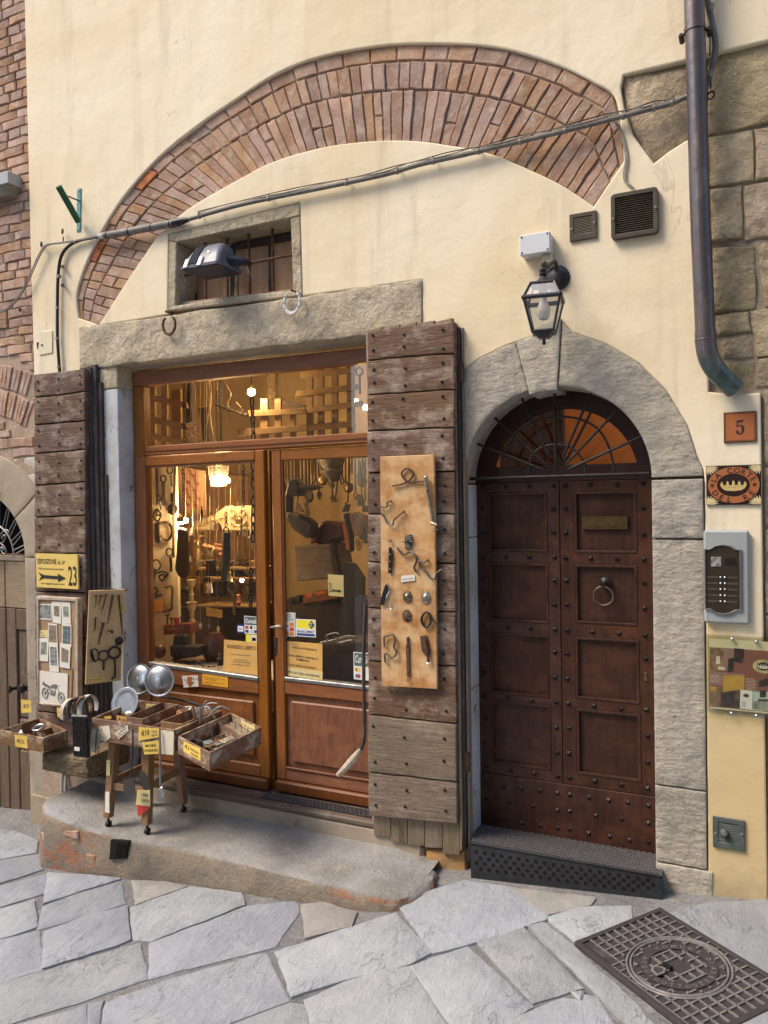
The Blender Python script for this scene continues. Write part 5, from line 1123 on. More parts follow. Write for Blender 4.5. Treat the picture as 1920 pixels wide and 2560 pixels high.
for i in range(4):
    j = (i + 1) % 4
    MB().rod(T_[i], M_[i], .006, 6).build('upper_rib', 'lantern_black', LN); MB().rod(M_[i], B_[i], .006, 6).build('lower_rib', 'lantern_black', LN)
    MB().rod(T_[i], T_[j], .007, 6).build('top_bar', 'lantern_black', LN); MB().rod(M_[i] * 1.0, M_[j], .011, 6).build('middle_band', 'lantern_black', LN); MB().rod(B_[i], B_[j], .007, 6).build('bottom_bar', 'lantern_black', LN)
    MB().add([M_[i], M_[j], B_[j], B_[i]], [(0, 1, 2, 3)]).build('pane', 'lantern_glass', LN); MB().add([T_[i], T_[j], M_[j], M_[i]], [(0, 1, 2, 3)]).build('pane', 'lantern_glass', LN)
MB().add(T_, [(0, 1, 2, 3)]).build('roof_plate', 'lantern_black', LN)
bt = sq(wb * .45, zb_ - .03); MB().add(B_ + bt, [(0, 1, 5, 4), (1, 2, 6, 5), (2, 3, 7, 6), (3, 0, 4, 7), (4, 5, 6, 7), (3, 2, 1, 0)]).build('foot', 'lantern_black', LN)
MB().lathe([(.004, 0), (.006, -.008), (.010, -.018), (.006, -.026), (.002, -.03)], V((lc.x, LY_, zb_ - .03)), (0, 0, 1), 12).build('finial', 'lantern_black', LN, smooth=True)
MB().lathe([(.022, 0), (.022, -.05), (.016, -.055)], V((lc.x, LY_, zt_)), (0, 0, 1), 14).build('lamp_holder', 'lantern_black', LN, smooth=True)
MB().lathe([(.014, 0), (.016, -.02), (.03, -.055), (.032, -.08), (.022, -.105), (.004, -.113)], V((lc.x, LY_, zt_ - .052)), (0, 0, 1), 16).build('bulb', 'bulb_glass', LN, smooth=True)
# --- vents
def vent(nm, lb, c, q, inner, nsl, m1, m2, rnd, th=.02):
    v = thing(nm, lb, 'vent', P(c, *q[2], 0)); o = PP(c, q, -th); x0 = (o[0].x + o[3].x) / 2; x1 = (o[1].x + o[2].x) / 2; z1 = (o[0].z + o[1].z) / 2; z0 = (o[2].z + o[3].z) / 2
    a, b, d, e = inner; W = x1 - x0; Hh = z1 - z0; R4 = lambda a, b, c, d, r=0: [V((a, 0, b)), V((c, 0, b)), V((c, 0, d)), V((a, 0, d))]
    def rr_(a, b, c, d, r): return [V((cx + r * math.cos(math.radians(t)), 0, cz + r * math.sin(math.radians(t)))) for cx, cz, t0 in ((c - r, d - r, 0), (a + r, d - r, 90), (a + r, b + r, 180), (c - r, b + r, 270)) for t in range(t0, t0 + 91, 30)]
    ib = (x0 + W * a, z0 + Hh * b, x0 + W * d, z0 + Hh * e)
    plate2d('frame', rr_(x0, z0, x1, z1, rnd), [R4(*ib)], -th, 0, m1, v, bev=.003)
    MB().box((ib[0], -.003, ib[1]), (ib[2], .0, ib[3])).build('back', 'void_black', v)
    for k in range(nsl):
        z = ib[1] + (ib[3] - ib[1]) * (k + .5) / nsl; h = (ib[3] - ib[1]) / nsl
        MB().add([(ib[0], -th * .9, z - h * .38), (ib[2], -th * .9, z - h * .38), (ib[2], -th * .35, z + h * .42), (ib[0], -th * .35, z + h * .42), (ib[0], -th * .7, z - h * .38), (ib[2], -th * .7, z - h * .38), (ib[2], -th * .2, z + h * .42), (ib[0], -th * .2, z + h * .42)], [(0, 1, 2, 3), (7, 6, 5, 4), (0, 4, 5, 1), (2, 6, 7, 3)]).build('louvre', m2, v)
    for s in (0, 1): MB().lathe([(.007, 0), (.005, .004)], V(((x0 + ib[0]) / 2 if s == 0 else (x1 + ib[2]) / 2, -th, z0 + Hh * (.45 if s == 0 else .55))), (0, -1, 0), 8).build('screw', 'zinc', v)
    return v, (x0, z0, x1, z1)
vent('air_vent', 'small square brown vent grille next to the big vent', 'A2', [(800, 928), (918, 905), (920, 1025), (802, 1045)], (.16, .22, .82, .84), 11, 'vent_brown', 'vent_slot', .003, .012)
vent('air_vent', 'large rounded brown vent grille under the end of the brick arch', 'A2', [(974, 842), (1178, 803), (1190, 1000), (985, 1038)], (.10, .10, .90, .90), 17, 'vent_brown', 'vent_slot', .018, .03)
v, bx_ = vent('air_vent', 'grey-green vent plate with a round knob low on the ochre wall', 'B7', [(1364, 1152), (1536, 1175), (1536, 1335), (1366, 1318)], (.18, .18, .82, .84), 9, 'vent_green', 'vent_green', .002, .012)
MB().lathe([(.016, 0), (.016, .012), (.012, .02), (.003, .022)], V((bx_[0] + (bx_[2] - bx_[0]) * .36, -.012, bx_[1] + (bx_[3] - bx_[1]) * .55)), (0, -1, 0), 14).build('knob', 'zinc', v, smooth=True)
# --- house number plate
def rect(c, q, Y): o = PP(c, q, Y); return ((o[0].x + o[3].x) / 2, (o[2].z + o[3].z) / 2, (o[1].x + o[2].x) / 2, (o[0].z + o[1].z) / 2)
n5 = thing('house_number', 'terracotta plate with a black number 5', 'number plate', P('B8', 375, 318, 0)); a = rect('B8', [(274, 130), (480, 118), (482, 312), (275, 320)], -.008)
MB().box((a[0], -.008, a[1]), (a[2], 0, a[3])).build('edge', 'plate_dark', n5, bevel=.001); MB().box((a[0] + .004, -.0092, a[1] + .004), (a[2] - .004, -.0081, a[3] - .004)).build('tile', 'terracotta', n5)
R4 = lambda a, b, c, d: [V((a, 0, b)), V((c, 0, b)), V((c, 0, d)), V((a, 0, d))]
plate2d('border', R4(a[0] + .007, a[1] + .007, a[2] - .007, a[3] - .007), [R4(a[0] + .009, a[1] + .009, a[2] - .009, a[3] - .009)], -.0098, -.0093, 'ink', n5)
cx, cz = (a[0] + a[2]) / 2, (a[1] + a[3]) / 2; mb = MB(); sc5 = (a[3] - a[1]) * .0060
five = [(-16, 48), (-8, 46), (4, 46), (14, 50), (18, 50), (12, 36), (-8, 36), (-12, 36), (-14, 18), (-4, 22), (8, 21), (17, 15), (21, 4), (20, -12), (13, -24), (2, -30), (-10, -29), (-19, -22), (-21, -14), (-17, -8), (-10, -8), (-6, -13), (-8, -19), (-3, -24), (4, -22), (8, -14), (8, 4), (5, 13), (-2, 17), (-10, 15), (-14, 11), (-18, 12)]
plate2d('numeral', [V((cx + x * sc5, 0, cz + (y - 10) * sc5)) for x, y in five], [], -.0104, -.0094, 'ink', n5)
# --- crown plate
cw = thing('crown_plaque', 'tile plaque with gold crown in a terracotta oval reading La Corte del Re', 'sign', P('B8', 338, 708, 0)); a = rect('B8', [(164, 462), (510, 458), (512, 708), (166, 710)], -.010)
MB().box((a[0], -.010, a[1]), (a[2], 0, a[3])).build('tile', 'plate_dark', cw, bevel=.001); cx, cz = (a[0] + a[2]) / 2, (a[1] + a[3]) / 2; w, h = (a[2] - a[0]) / 2, (a[3] - a[1]) / 2
def oval(kx, kz, n=40): return [V((cx + w * kx * math.cos(2 * math.pi * i / n), 0, cz + h * kz * math.sin(2 * math.pi * i / n))) for i in range(n)]
for sx_ in (-1, 1):
    for sz in (-1, 1):
        for k in range(6):
            t = math.radians(8 + k * 15); c0 = V((cx + sx_ * w * .98, 0, cz + sz * h * .97)); d = V((-sx_ * math.cos(t) * .75, 0, -sz * math.sin(t) * .6)); e = c0 + d * (.095 - .02 * abs(k - 2.5) / 2.5) * .9
            n_ = V((-d.z, 0, d.x)).normalized() * .004; MB().prism([V((p.x, -.0108, p.z)) for p in (c0, c0.lerp(e, .55) + n_, e, c0.lerp(e, .55) - n_)], (0, .0006, 0)).build('corner_ray', 'cream_tile', cw)
plate2d('oval_band', oval(.97, .95), [], -.0118, -.0109, 'plate_dark', cw); plate2d('oval', oval(.94, .91), [oval(.60, .58)], -.0124, -.0119, 'terracotta', cw); plate2d('oval_centre', oval(.575, .55), [], -.0126, -.0119, 'plate_dark', cw)
def oval_text(mb, s, kx, kz, a0, a1, size, inv=False, y=-.0130):
    n = len(s)
    for i, ch in enumerate(s):
        if ch == ' ': continue
        t = math.radians(a0 + (a1 - a0) * i / (n - 1)); p = V((cx + w * kx * math.cos(t), y, cz + h * kz * math.sin(t)))
        nrm = V((math.cos(t) / kx / w, 0, math.sin(t) / kz / h)).normalized(); up_ = -nrm if inv else nrm; rt = V((up_.z, 0, -up_.x))
        mb.text(ch, size, p - up_ * size * .35, rt, up_, bold=.012, depth=.0005)
mb = MB(); oval_text(mb, 'LA CORTE', .77, .745, 158, 22, .034); oval_text(mb, 'DEL RE', .77, .745, 212, 328, .034, True); mb.build('lettering', 'ink', cw)
def crown(parent, cx, cz, s, y, mat, dark):
    base = [V((cx - s, 0, cz - s * .22)), V((cx - s * .7, 0, cz - s * .42)), V((cx, 0, cz - s * .5)), V((cx + s * .7, 0, cz - s * .42)), V((cx + s, 0, cz - s * .22))]
    topp = []
    for i in range(5):
        x = cx + s * (1.02 - i * .51); yy = cz + s * (.34 + .12 * (1 - abs(i - 2) / 2)); topp += [V((x - .0 + s * .13, 0, cz + s * .08)), V((x + s * .11, 0, yy - s * .1)), V((x, 0, yy + s * .1)), V((x - s * .11, 0, yy - s * .1)), V((x - s * .13, 0, cz + s * .06))]
    plate2d('crown', base + topp, [], y - .001, y, mat, parent)
    for i in range(9): 
        x = cx + s * (-.8 + i * .2); MB().lathe([(s * .05, 0), (s * .03, .0006)], V((x, y - .001, cz - s * (.02 + .1 * (1 - (x - cx) ** 2 / s / s)))), (0, -1, 0), 6).build('crown_gem', dark, parent)
crown(cw, cx, cz - .004, .046, -.0127, 'crown_gold', 'ink_brown')
for s in (-1, 1):
    mb = MB()
    for k in range(4): t = math.pi * k / 4; d = V((math.cos(t), 0, math.sin(t))) * .010; mb.obox(V((cx + s * w * .77, -.0128, cz)) - d - V((0, 0, .0012)), d * 2, (0, .0006, 0), V((-d.z, 0, d.x)) * .25)
    mb.build('star', 'ink', cw)
# --- intercom
ic = thing('intercom', 'grey framed bronze intercom with two columns of call buttons', 'intercom', P('B8', 290, 1460, 0)); a = rect('B8', [(147, 868), (436, 866), (440, 1462), (150, 1455)], -.03)
MB().box((a[0], -.03, a[1]), (a[2], 0, a[3])).build('housing', 'intercom_grey', ic, bevel=.010)
def scal(x0, z0, x1, z1, b):
    m = (x0 + x1) / 2; hw = (x1 - x0) / 2; up_ = [(x0, z1 - b), (x0 + hw * .25, z1 - b), (m - hw * .62, z1 - b * .75), (m - hw * .4, z1 - b * .25), (m, z1), (m + hw * .4, z1 - b * .25), (m + hw * .62, z1 - b * .75), (x1 - hw * .25, z1 - b), (x1, z1 - b)]
    dn = [(x1, z0 + b), (x1 - hw * .25, z0 + b), (m + hw * .62, z0 + b * .75), (m + hw * .4, z0 + b * .25), (m, z0), (m - hw * .4, z0 + b * .25), (m - hw * .62, z0 + b * .75), (x0 + hw * .25, z0 + b), (x0, z0 + b)]
    return [V((x, 0, z)) for x, z in up_ + dn]
b = rect('B8', [(150, 955), (385, 955), (388, 1400), (155, 1400)], -.032); oo_ = scal(*b, .022); ii_ = scal(b[0] + .007, b[1] + .007, b[2] - .007, b[3] - .007, .020)
plate2d('rim', oo_, [ii_], -.040, -.029, 'bronze_rim', ic, bev=.002); plate2d('face', ii_, [], -.034, -.029, 'intercom_bronze', ic)
d = rect('B8', [(195, 1037), (258, 1035), (260, 1097), (196, 1098)], -.036); MB().box((d[0], -.037, d[1]), (d[2], -.033, d[3])).build('camera_window', 'photo_grey', ic, bevel=.001)
for k in range(5):
    z = P('B8', 265, 1165 + k * 38, -.036).z
    for x in (255, 283): MB().lathe([(.0048, 0), (.0045, .004), (.002, .006)], V((P('B8', x, 1165 + k * 38, -.036).x, -.034, z)), (0, -1, 0), 10).build('call_button', 'steel', ic, smooth=True)
    for xa_, xb_ in ((172, 238), (300, 362)): q0 = P('B8', xa_, 1168 + k * 38, -.035); q1 = P('B8', xb_, 1168 + k * 38, -.035); MB().box((q0.x, -.0355, z - .005), (q1.x, -.0335, z + .005)).build('name_strip', 'vent_brown', ic)
for k in range(7): p = P('B8', 285 + k * 11, 1060, -.035); MB().box((p.x - .0012, -.0355, p.z - .02), (p.x + .0012, -.034, p.z + .012)).build('speaker_slot', 'void_black', ic)
# --- acrylic poster holder
po = thing('poster_holder', 'clear acrylic holder with a brochure poster screwed to the pier', 'poster', P('E6', 700, 1950, 0))
a0 = rect('E6', [(120, 215), (1446, 290), (1446, 2040), (100, 1885)], -.02); xR_ = a0[0] + .47; zT, zB = P('E6', 700, 245, -.02).z, P('E6', 700, 1945, -.02).z
MB().box((a0[0], -.022, zB), (xR_, -.018, zT)).build('acrylic_sheet', 'acrylic', po); MB().box((a0[0] + .004, -.010, zB + .004), (xR_ - .004, -.007, zT - .004)).build('acrylic_back', 'acrylic', po)
s_ = rect('E6', [(208, 310), (1446, 385), (1446, 1900), (190, 1790)], -.014); xs0, xs1 = s_[0], xR_ - .03; zs0, zs1 = P('E6', 650, 1830, -.014).z, P('E6', 650, 335, -.014).z
MB().box((xs0, -.0145, zs0), (xs1, -.0125, zs1)).build('backing_card', 'poster_cream', po)
def pst(nm, mt, q, y=-.0150): o = PP('E6', q, y); MB().prism(o, (0, .0004, 0)).build(nm, mt, po)
pst('poster_sheet', 'poster_brown', [(205, 490), (2700, 660), (2700, 1990), (192, 1750)], -.0149)
pst('photo', 'poster_wood', [(206, 498), (560, 520), (520, 990), (206, 1000)], -.0154); pst('photo', 'poster_lilac', [(400, 500), (720, 520), (720, 720), (600, 745), (585, 1000), (520, 980), (515, 610)], -.0156); pst('photo', 'poster_dark', [(600, 740), (718, 715), (712, 985), (640, 1040), (585, 1010)], -.0157)
pst('photo', 'poster_dark', [(722, 515), (935, 530), (940, 690), (890, 840), (725, 800)], -.0156); pst('photo', 'poster_white' if 'poster_white' in MT else 'paper_cream', [(345, 690), (420, 680), (430, 850), (335, 850)], -.0158)
pst('photo', 'paper_cream', [(385, 900), (530, 920), (530, 985), (380, 970)], -.0158); pst('text_block', 'poster_lilac', [(205, 1000), (935, 1060), (935, 1100), (490, 1080), (490, 1310), (205, 1290)], -.0154)
pst('photo', 'poster_yellow', [(492, 1085), (945, 1100), (945, 1400), (640, 1420), (490, 1460)], -.0155); pst('photo', 'poster_dark', [(440, 1460), (650, 1430), (850, 1400), (850, 1790), (440, 1760)], -.0157); pst('photo', 'poster_wood', [(200, 1310), (430, 1340), (430, 1750), (195, 1740)], -.0156); pst('photo', 'poster_yellow', [(225, 1330), (330, 1335), (330, 1420), (225, 1420)], -.0158)
for k in range(5): pst('stair', 'poster_wood', [(730 + k * 12, 1600 - k * 45), (850, 1590 - k * 45), (850, 1612 - k * 45), (722 + k * 12, 1622 - k * 45)], -.0160)
pst('photo', 'poster_mint', [(1120, 1440), (2600, 1440), (2600, 1950), (1120, 1830)], -.0154); pst('photo', 'poster_dark', [(1255, 1220), (1450, 1140), (1450, 1320), (1255, 1345)], -.0156); pst('photo', 'poster_green' if 'poster_green' in MT else 'photo_green', [(1130, 1650), (1446, 1600), (1446, 1850), (1130, 1800)], -.0157); pst('photo', 'poster_dark', [(1270, 1410), (1410, 1415), (1405, 1560), (1270, 1560)], -.0157); pst('photo', 'poster_dark', [(1235, 1590), (1446, 1600), (1446, 1650), (1240, 1640)], -.0158)
pst('leaflet', 'sticker_white', [(860, 1395), (1118, 1425), (1110, 1832), (845, 1795)], -.0172)
mb = MB()
for k in range(6): q0 = P('E6', 220, 1075 + k * 30, -.0156); q1 = P('E6', 400 + (k * 37 % 60), 1085 + k * 30, -.0156); mb.box((q0.x, -.0158, q0.z - .0009), (q1.x, -.0155, q0.z + .0009))
for k in range(9): q0 = P('E6', 975, 1155 + k * 30, -.0156); q1 = P('E6', 1150 + (k * 29 % 60), 1165 + k * 30, -.0156); mb.box((q0.x, -.0158, q0.z - .0009), (q1.x, -.0155, q0.z + .0009))
mb.build('text_lines', 'text_pale', po)
oc = P('E6', 1350, 905, -.0158); cx, cz = oc.x, oc.z; w, h = .042, .030
plate2d('oval', [V((cx + w * math.cos(t / 20 * math.pi), 0, cz + h * math.sin(t / 20 * math.pi))) for t in range(40)], [], -.0160, -.0156, 'cream_tile', po); plate2d('oval_centre', [V((cx + w * .62 * math.cos(t / 20 * math.pi), 0, cz + h * .6 * math.sin(t / 20 * math.pi))) for t in range(40)], [], -.0164, -.0161, 'ink', po); crown(po, cx, cz, .020, -.0165, 'paper_white', 'ink')
mb = MB(); oval_text(mb, 'LA CORTE', .8, .79, 155, 25, .0115, y=-.0162); oval_text(mb, 'DEL RE', .8, .79, 215, 325, .0115, True, y=-.0162); mb.build('lettering', 'ink', po)
oc = P('E6', 980, 1522, -.0176); cx, cz = oc.x, oc.z
plate2d('leaflet_oval', [V((cx + .0125 * math.cos(t / 12 * math.pi), 0, cz + .009 * math.sin(t / 12 * math.pi))) for t in range(24)], [], -.0178, -.0174, 'photo_brown', po); plate2d('leaflet_oval', [V((cx + .0075 * math.cos(t / 12 * math.pi), 0, cz + .005 * math.sin(t / 12 * math.pi))) for t in range(24)], [], -.0182, -.0179, 'ink', po)
mb = MB()
for k in range(6): q0 = P('E6', 880, 1650 + k * 22, -.0174); mb.box((q0.x, -.0177, q0.z - .0005), (q0.x + .018, -.0174, q0.z + .0005))
mb.build('leaflet_text', 'ink_soft', po)
for x, y in ((686, 322), (1202, 378), (675, 1900), (1200, 1955)): MB().lathe([(.0085, 0), (.0085, .003), (.0075, .006), (.004, .0085), (.001, .009)], P('E6', x, y, -.022), (0, -1, 0), 14).build('stand_off_screw', 'steel', po, smooth=True)
for x in (1720, 2240): 
    for y in (430, 2010): MB().lathe([(.0085, 0), (.0075, .006), (.001, .009)], P('E6', x, y, -.022), (0, -1, 0), 14).build('stand_off_screw', 'steel', po, smooth=True)
# --- grey wall light on the brick house
wl = thing('wall_light_box', 'pale grey metal light housing high on the brick wall', 'wall light', P('A1', 20, 850, -.02)); q = PP('A1', [(-130, 800), (57, 780), (57, 822), (-130, 850)], -.05)
MB().box((q[0].x, -.09, q[3].z), (q[1].x, .04, q[0].z)).build('top_case', 'intercom_grey', wl, bevel=.004); MB().add([(q[0].x, -.08, q[3].z), (q[1].x - .01, -.08, q[3].z), (q[1].x - .01, .03, q[3].z), (q[0].x, .03, q[3].z), (q[0].x + .03, -.05, q[3].z - .06), (q[1].x - .04, -.05, q[3].z - .06), (q[1].x - .04, .03, q[3].z - .06), (q[0].x + .03, .03, q[3].z - .06)], [(0, 1, 5, 4), (1, 2, 6, 5), (2, 3, 7, 6), (3, 0, 4, 7), (4, 5, 6, 7)]).build('diffuser', 'vent_slot', wl, bevel=.003)
# ================================================================== CARDS, BOARDS AND THE STREET STALL
def PL(c, x, y, p0, n):
    d = ray(c, x, y); return CAM + d * ((V(p0) - CAM).dot(n) / d.dot(n))
def quad_on(c, q, Y):
    return [P(c, x, y, Y[i] if isinstance(Y, (list, tuple)) else Y) for i, (x, y) in enumerate(q)]
def card(nm, lb, cat, c, q, Y, mat, texts=(), th=.0015, parent=None, grp=None, pts=None):
    """q: top-left, top-right, bottom-right, bottom-left in the photo. texts: (string, height as share, u, v, width share or None, material)"""
    o = pts or quad_on(c, q, Y); n = (o[1] - o[0]).cross(o[3] - o[0]).normalized()
    if n.y < 0: n = -n
    ob = MB().prism(o[:] if len(o) else o, n * th).build(nm, mat, parent, label=lb, cat=cat, group=grp)
    H = (o[0] - o[3]).length; W = (o[1] - o[0]).length; by = {}
    for s, h, u, v, w, m in texts:
        p = (o[3] * (1 - u) + o[2] * u) * (1 - v) + (o[0] * (1 - u) + o[1] * u) * v - n * .0006
        mb = by.setdefault(m, MB()); kw = dict(right=(o[2] - o[3]), up=(o[0] - o[3]), bold=.012)
        if w: mb.textfit(s, H * h, p, W * w, depth=.0004, **kw)
        else: mb.text(s, H * h, p, depth=.0004, **kw)
    for m, mb in by.items(): mb.build('lettering', m, ob)
    return ob, o, n
def on(o, u, v, n=None, d=0.0): return (o[3] * (1 - u) + o[2] * u) * (1 - v) + (o[0] * (1 - u) + o[1] * u) * v - (n * d if n is not None else V((0, 0, 0)))
# --- yellow sign 23
sg, o, n = card('arrow_sign', 'yellow sign with black arrow and the number 23 on the narrow shutter', 'sign', 'B1', [(310, 1325), (668, 1335), (676, 1636), (318, 1616)], -.115, 'sign_yellow',
    [('ESPOSIZIONE', .21, .27, .70, .46, 'ink'), ('AL N°', .15, .62, .70, .18, 'ink'), ('23', .80, .875, .10, .20, 'ink'), ('Visit our showroom at number', .085, .37, .53, .62, 'ink'), ('art oggetti pezzi unici', .075, .40, .10, .56, 'ink')], .012)
arrow = [(.06, .36), (.20, .27), (.55, .27), (.55, .20), (.72, .32), (.55, .44), (.55, .37), (.20, .37), (.06, .46), (.12, .36)]
arrow = [(.05, .44), (.19, .37), (.53, .35), (.52, .43), (.72, .30), (.53, .18), (.53, .26), (.19, .27), (.06, .20), (.12, .32)]
MB().prism([on(o, u, v, n, .001) for u, v in arrow], -n * .0006).build('arrow', 'ink', sg)
# --- notice board
nbY = -.165
nbd = thing('notice_board', 'pale wooden framed notice board with pinned prints on the narrow shutter', 'notice board', P('D6', 400, 1990, nbY))
D6 = lambda q, Y=nbY: [P('D6', x, y, Y) for x, y in q]
MB().prism(D6([(90, 230), (715, 265), (705, 2010), (100, 1940)], nbY + .012), (0, .012, 0)).build('back_board', 'frame_board', nbd)
for q in ([(60, 195), (735, 235), (700, 285), (100, 255)], [(60, 200), (105, 255), (105, 1945), (90, 1965)], [(690, 290), (745, 245), (745, 2030), (700, 1985)], [(92, 1955), (120, 1930), (690, 1985), (700, 2025)]):
    MB().prism(D6(q), (0, .04, 0)).build('frame_rail', 'frame_white', nbd, bevel=.003)
prints = [('photo print of old ironwork pinned top left on the notice board', [(110, 325), (325, 325), (315, 585), (110, 575)], 'photo_grey', .06), ('pale print of an oval mirror pinned at the top of the notice board', [(320, 285), (475, 290), (470, 650), (335, 625)], 'photo_brown', .2), ('pale print of a plant motif pinned top right on the notice board', [(478, 290), (620, 300), (630, 645), (485, 645)], 'photo_green', .2),
          ('tall faded print pinned mid left on the notice board', [(265, 635), (405, 650), (415, 1000), (262, 990)], 'photo_brown', .08), ('dark print of a chandelier pinned mid right on the notice board', [(488, 645), (640, 655), (638, 1030), (482, 1020)], 'photo_teal', .09), ('narrow pale print with a bottle shape on the notice board', [(118, 880), (265, 875), (262, 1260), (115, 1250)], 'photo_green', .18), ('long print of a doorway hanging low on the notice board', [(270, 955), (415, 960), (438, 1435), (285, 1420)], 'photo_grey', .14), ('print of a panelled cupboard pinned low right on the notice board', [(455, 950), (625, 1040), (610, 1380), (448, 1350)], 'photo_brown', .16)]
for i, (lb, q, m, bd) in enumerate(prints):
    ob, o, n = card('pinned_print', lb, 'print', 'D6', q, nbY + .009 - .0006 * i, 'paper_white', grp='prints pinned on the notice board')
    MB().prism([on(o, u, v, n, .0005) for u, v in ((bd, 1 - bd), (1 - bd, 1 - bd), (1 - bd, bd * 1.6), (bd, bd * 1.6))], -n * .0003).build('picture', m, ob)
card('paper_note', 'small cream handwritten note on the notice board', 'note', 'D6', [(115, 750), (262, 748), (262, 868), (118, 865)], nbY + .0085, 'card_pale', [('€ 5', .3, .3, .55, None, 'ink_soft'), ('euro', .3, .5, .15, None, 'ink_soft')])
mo, o, n = card('motorcycle_print', 'white print of a vintage motorcycle low on the notice board', 'print', 'D6', [(115, 1405), (580, 1460), (572, 2010), (112, 1940)], nbY + .006, 'paper_white')
Hm = (o[0] - o[3]).length; Wm = (o[1] - o[0]).length; er = (o[2] - o[3]).normalized(); eu_ = (o[0] - o[3]).normalized()
m2 = lambda u, v: on(o, u, v, n, .0006)
for u, v in ((.23, .34), (.79, .27)):
    for k, rr_ in ((.16, .0028), (.12, .001), (.035, .002)): MB().ring(m2(u, v), Hm * k, rr_, -n, 24, 4, e=er, sx=.82).build('wheel', 'ink_soft', mo)
    for k in range(6): t = math.pi * k / 6; d = (er * math.cos(t) * .82 + eu_ * math.sin(t)) * Hm * .12; MB().rod(m2(u, v) - d, m2(u, v) + d, .0005, 4).build('spoke', 'ink_soft', mo)
for pts, r in (([(.23, .34), (.36, .50), (.62, .56)], .0016), ([(.23, .34), (.45, .36), (.55, .38)], .002), ([(.79, .27), (.70, .46), (.62, .60), (.56, .62)], .002), ([(.62, .60), (.74, .62)], .0016), ([(.36, .50), (.45, .36)], .002), ([(.55, .38), (.62, .56)], .0016)): MB().tube([m2(*p) for p in pts], r, 5).build('frame_line', 'ink_soft', mo)
MB().prism([m2(*p) for p in ((.40, .50), (.58, .52), (.66, .58), (.62, .65), (.46, .62))], -n * .0005).build('tank', 'photo_teal', mo); MB().prism([m2(*p) for p in ((.12, .60), (.20, .55), (.40, .50), (.42, .56), (.22, .63), (.16, .70))], -n * .0005).build('seat', 'ink_soft', mo); MB().prism([m2(*p) for p in ((.40, .30), (.58, .28), (.60, .44), (.42, .47))], -n * .0005).build('engine', 'photo_grey', mo)
# --- pale tool board, hung at an angle over the jamb
b0, b1, b2, b3 = P('D6', 930, 112, -.235), P('D6', 1510, 86, -.06), P('D6', 1442, 1570, -.06), P('D6', 866, 1640, -.235)
tn = (b1 - b0).cross(b3 - b0).normalized(); tn = tn if tn.y > 0 else -tn
tbd = thing('tool_board', 'pale plywood board with wrought nails and rings beside the shop window', 'display board', b3)
MB().prism([b0, b1, b2, b3], tn * .016).build('board', 'pale_board', tbd, bevel=.002)
MB().tube(spl([P('D6', 1150, 68, -.16), P('D6', 1350, 90, -.10), P('D6', 1500, 105, -.05), P('D6', 1545, 90, -.04)], 4), .006, 6).build('hanging_rod', 'rust_iron', tbd, smooth=True)
T = lambda x, y, d=.008: PL('D6', x, y, b0 - tn * d, tn)
for lb, x0, y0, x1, y1, r in (('shortest wrought nail at the left of the row on the pale tool board', 1042, 195, 1038, 360, .0035), ('second wrought nail in the row on the pale tool board', 1125, 190, 1078, 362, .0035), ('long thin wrought nail in the middle of the row on the pale tool board', 1208, 178, 1130, 490, .004), ('thick long wrought nail in the row on the pale tool board', 1312, 190, 1228, 650, .0065), ('longest iron spike running down the right of the pale tool board', 1408, 188, 1475, 840, .0065), ('headed iron bolt in the centre of the pale tool board', 1158, 645, 1075, 985, .0075)):
    s = thing('wrought_nail', lb, 'nail', T(x1, y1), 'wrought nails on the pale tool board')
    MB().tube([T(x0, y0), T(x0 * .5 + x1 * .5, y0 * .5 + y1 * .5), T(x1, y1)], [r, r * .85, r * .4], 5).build('shank', 'rust_iron', s); a = T(x0, y0); MB().obox(a - V((.011, .006, .004)), (.022, 0, 0), (0, .012, 0), (0, 0, .010)).build('head', 'rust_iron', s, bevel=.002)
MB().tube([T(1035, 545), T(1028, 660), T(1022, 760)], [.007, .006, .004], 4).build('iron_wedge', 'rust_iron', label='short flat iron wedge at the left of the pale tool board', cat='wedge')
wn_ = thing('wing_nut', 'small winged screw on the pale tool board', 'screw', T(1270, 790)); MB().ball(T(1300, 775, .012), .011, 10, (1, .5, 1.1)).build('wing', 'dark_iron', wn_, smooth=True); MB().tube([T(1235, 755), T(1265, 770)], .004, 5).build('shank', 'dark_iron', wn_)
kk = thing('bell_pull', 'round dark bell knob on the pale tool board', 'knob', T(1415, 980)); MB().lathe([(.026, 0), (.026, .006), (.019, .012), (.021, .013), (.012, .02), (.008, .026), (.002, .028)], T(1415, 922, .0), -tn, 20).build('disc', 'dark_iron', kk, smooth=True); MB().tube([T(1400, 975), T(1335, 1030)], .004, 5).build('stem', 'dark_iron', kk)
for lb, x, y, R, r, tail in (('iron ring with short eye pin on the pale tool board', 1165, 1165, .031, .0052, (1165, 1400)), ('thick iron ring with long hooked stem on the pale tool board', 1340, 1115, .036, .0075, (1350, 1510))):
    s = thing('iron_ring', lb, 'ring', T(x, y + 200)); MB().ring(T(x, y, .014), R, r, -tn, 24, 8, e=(b1 - b0)).build('ring', 'dark_iron', s, smooth=True)
    pts = [T(x, y + 95, .012), T(tail[0], (y + tail[1]) / 2, .01), T(*tail, .01)] + ([T(1290, 1550, .01)] if tail[1] > 1450 else []); MB().tube(pts, .0062, 6).build('stem', 'dark_iron', s, smooth=True)
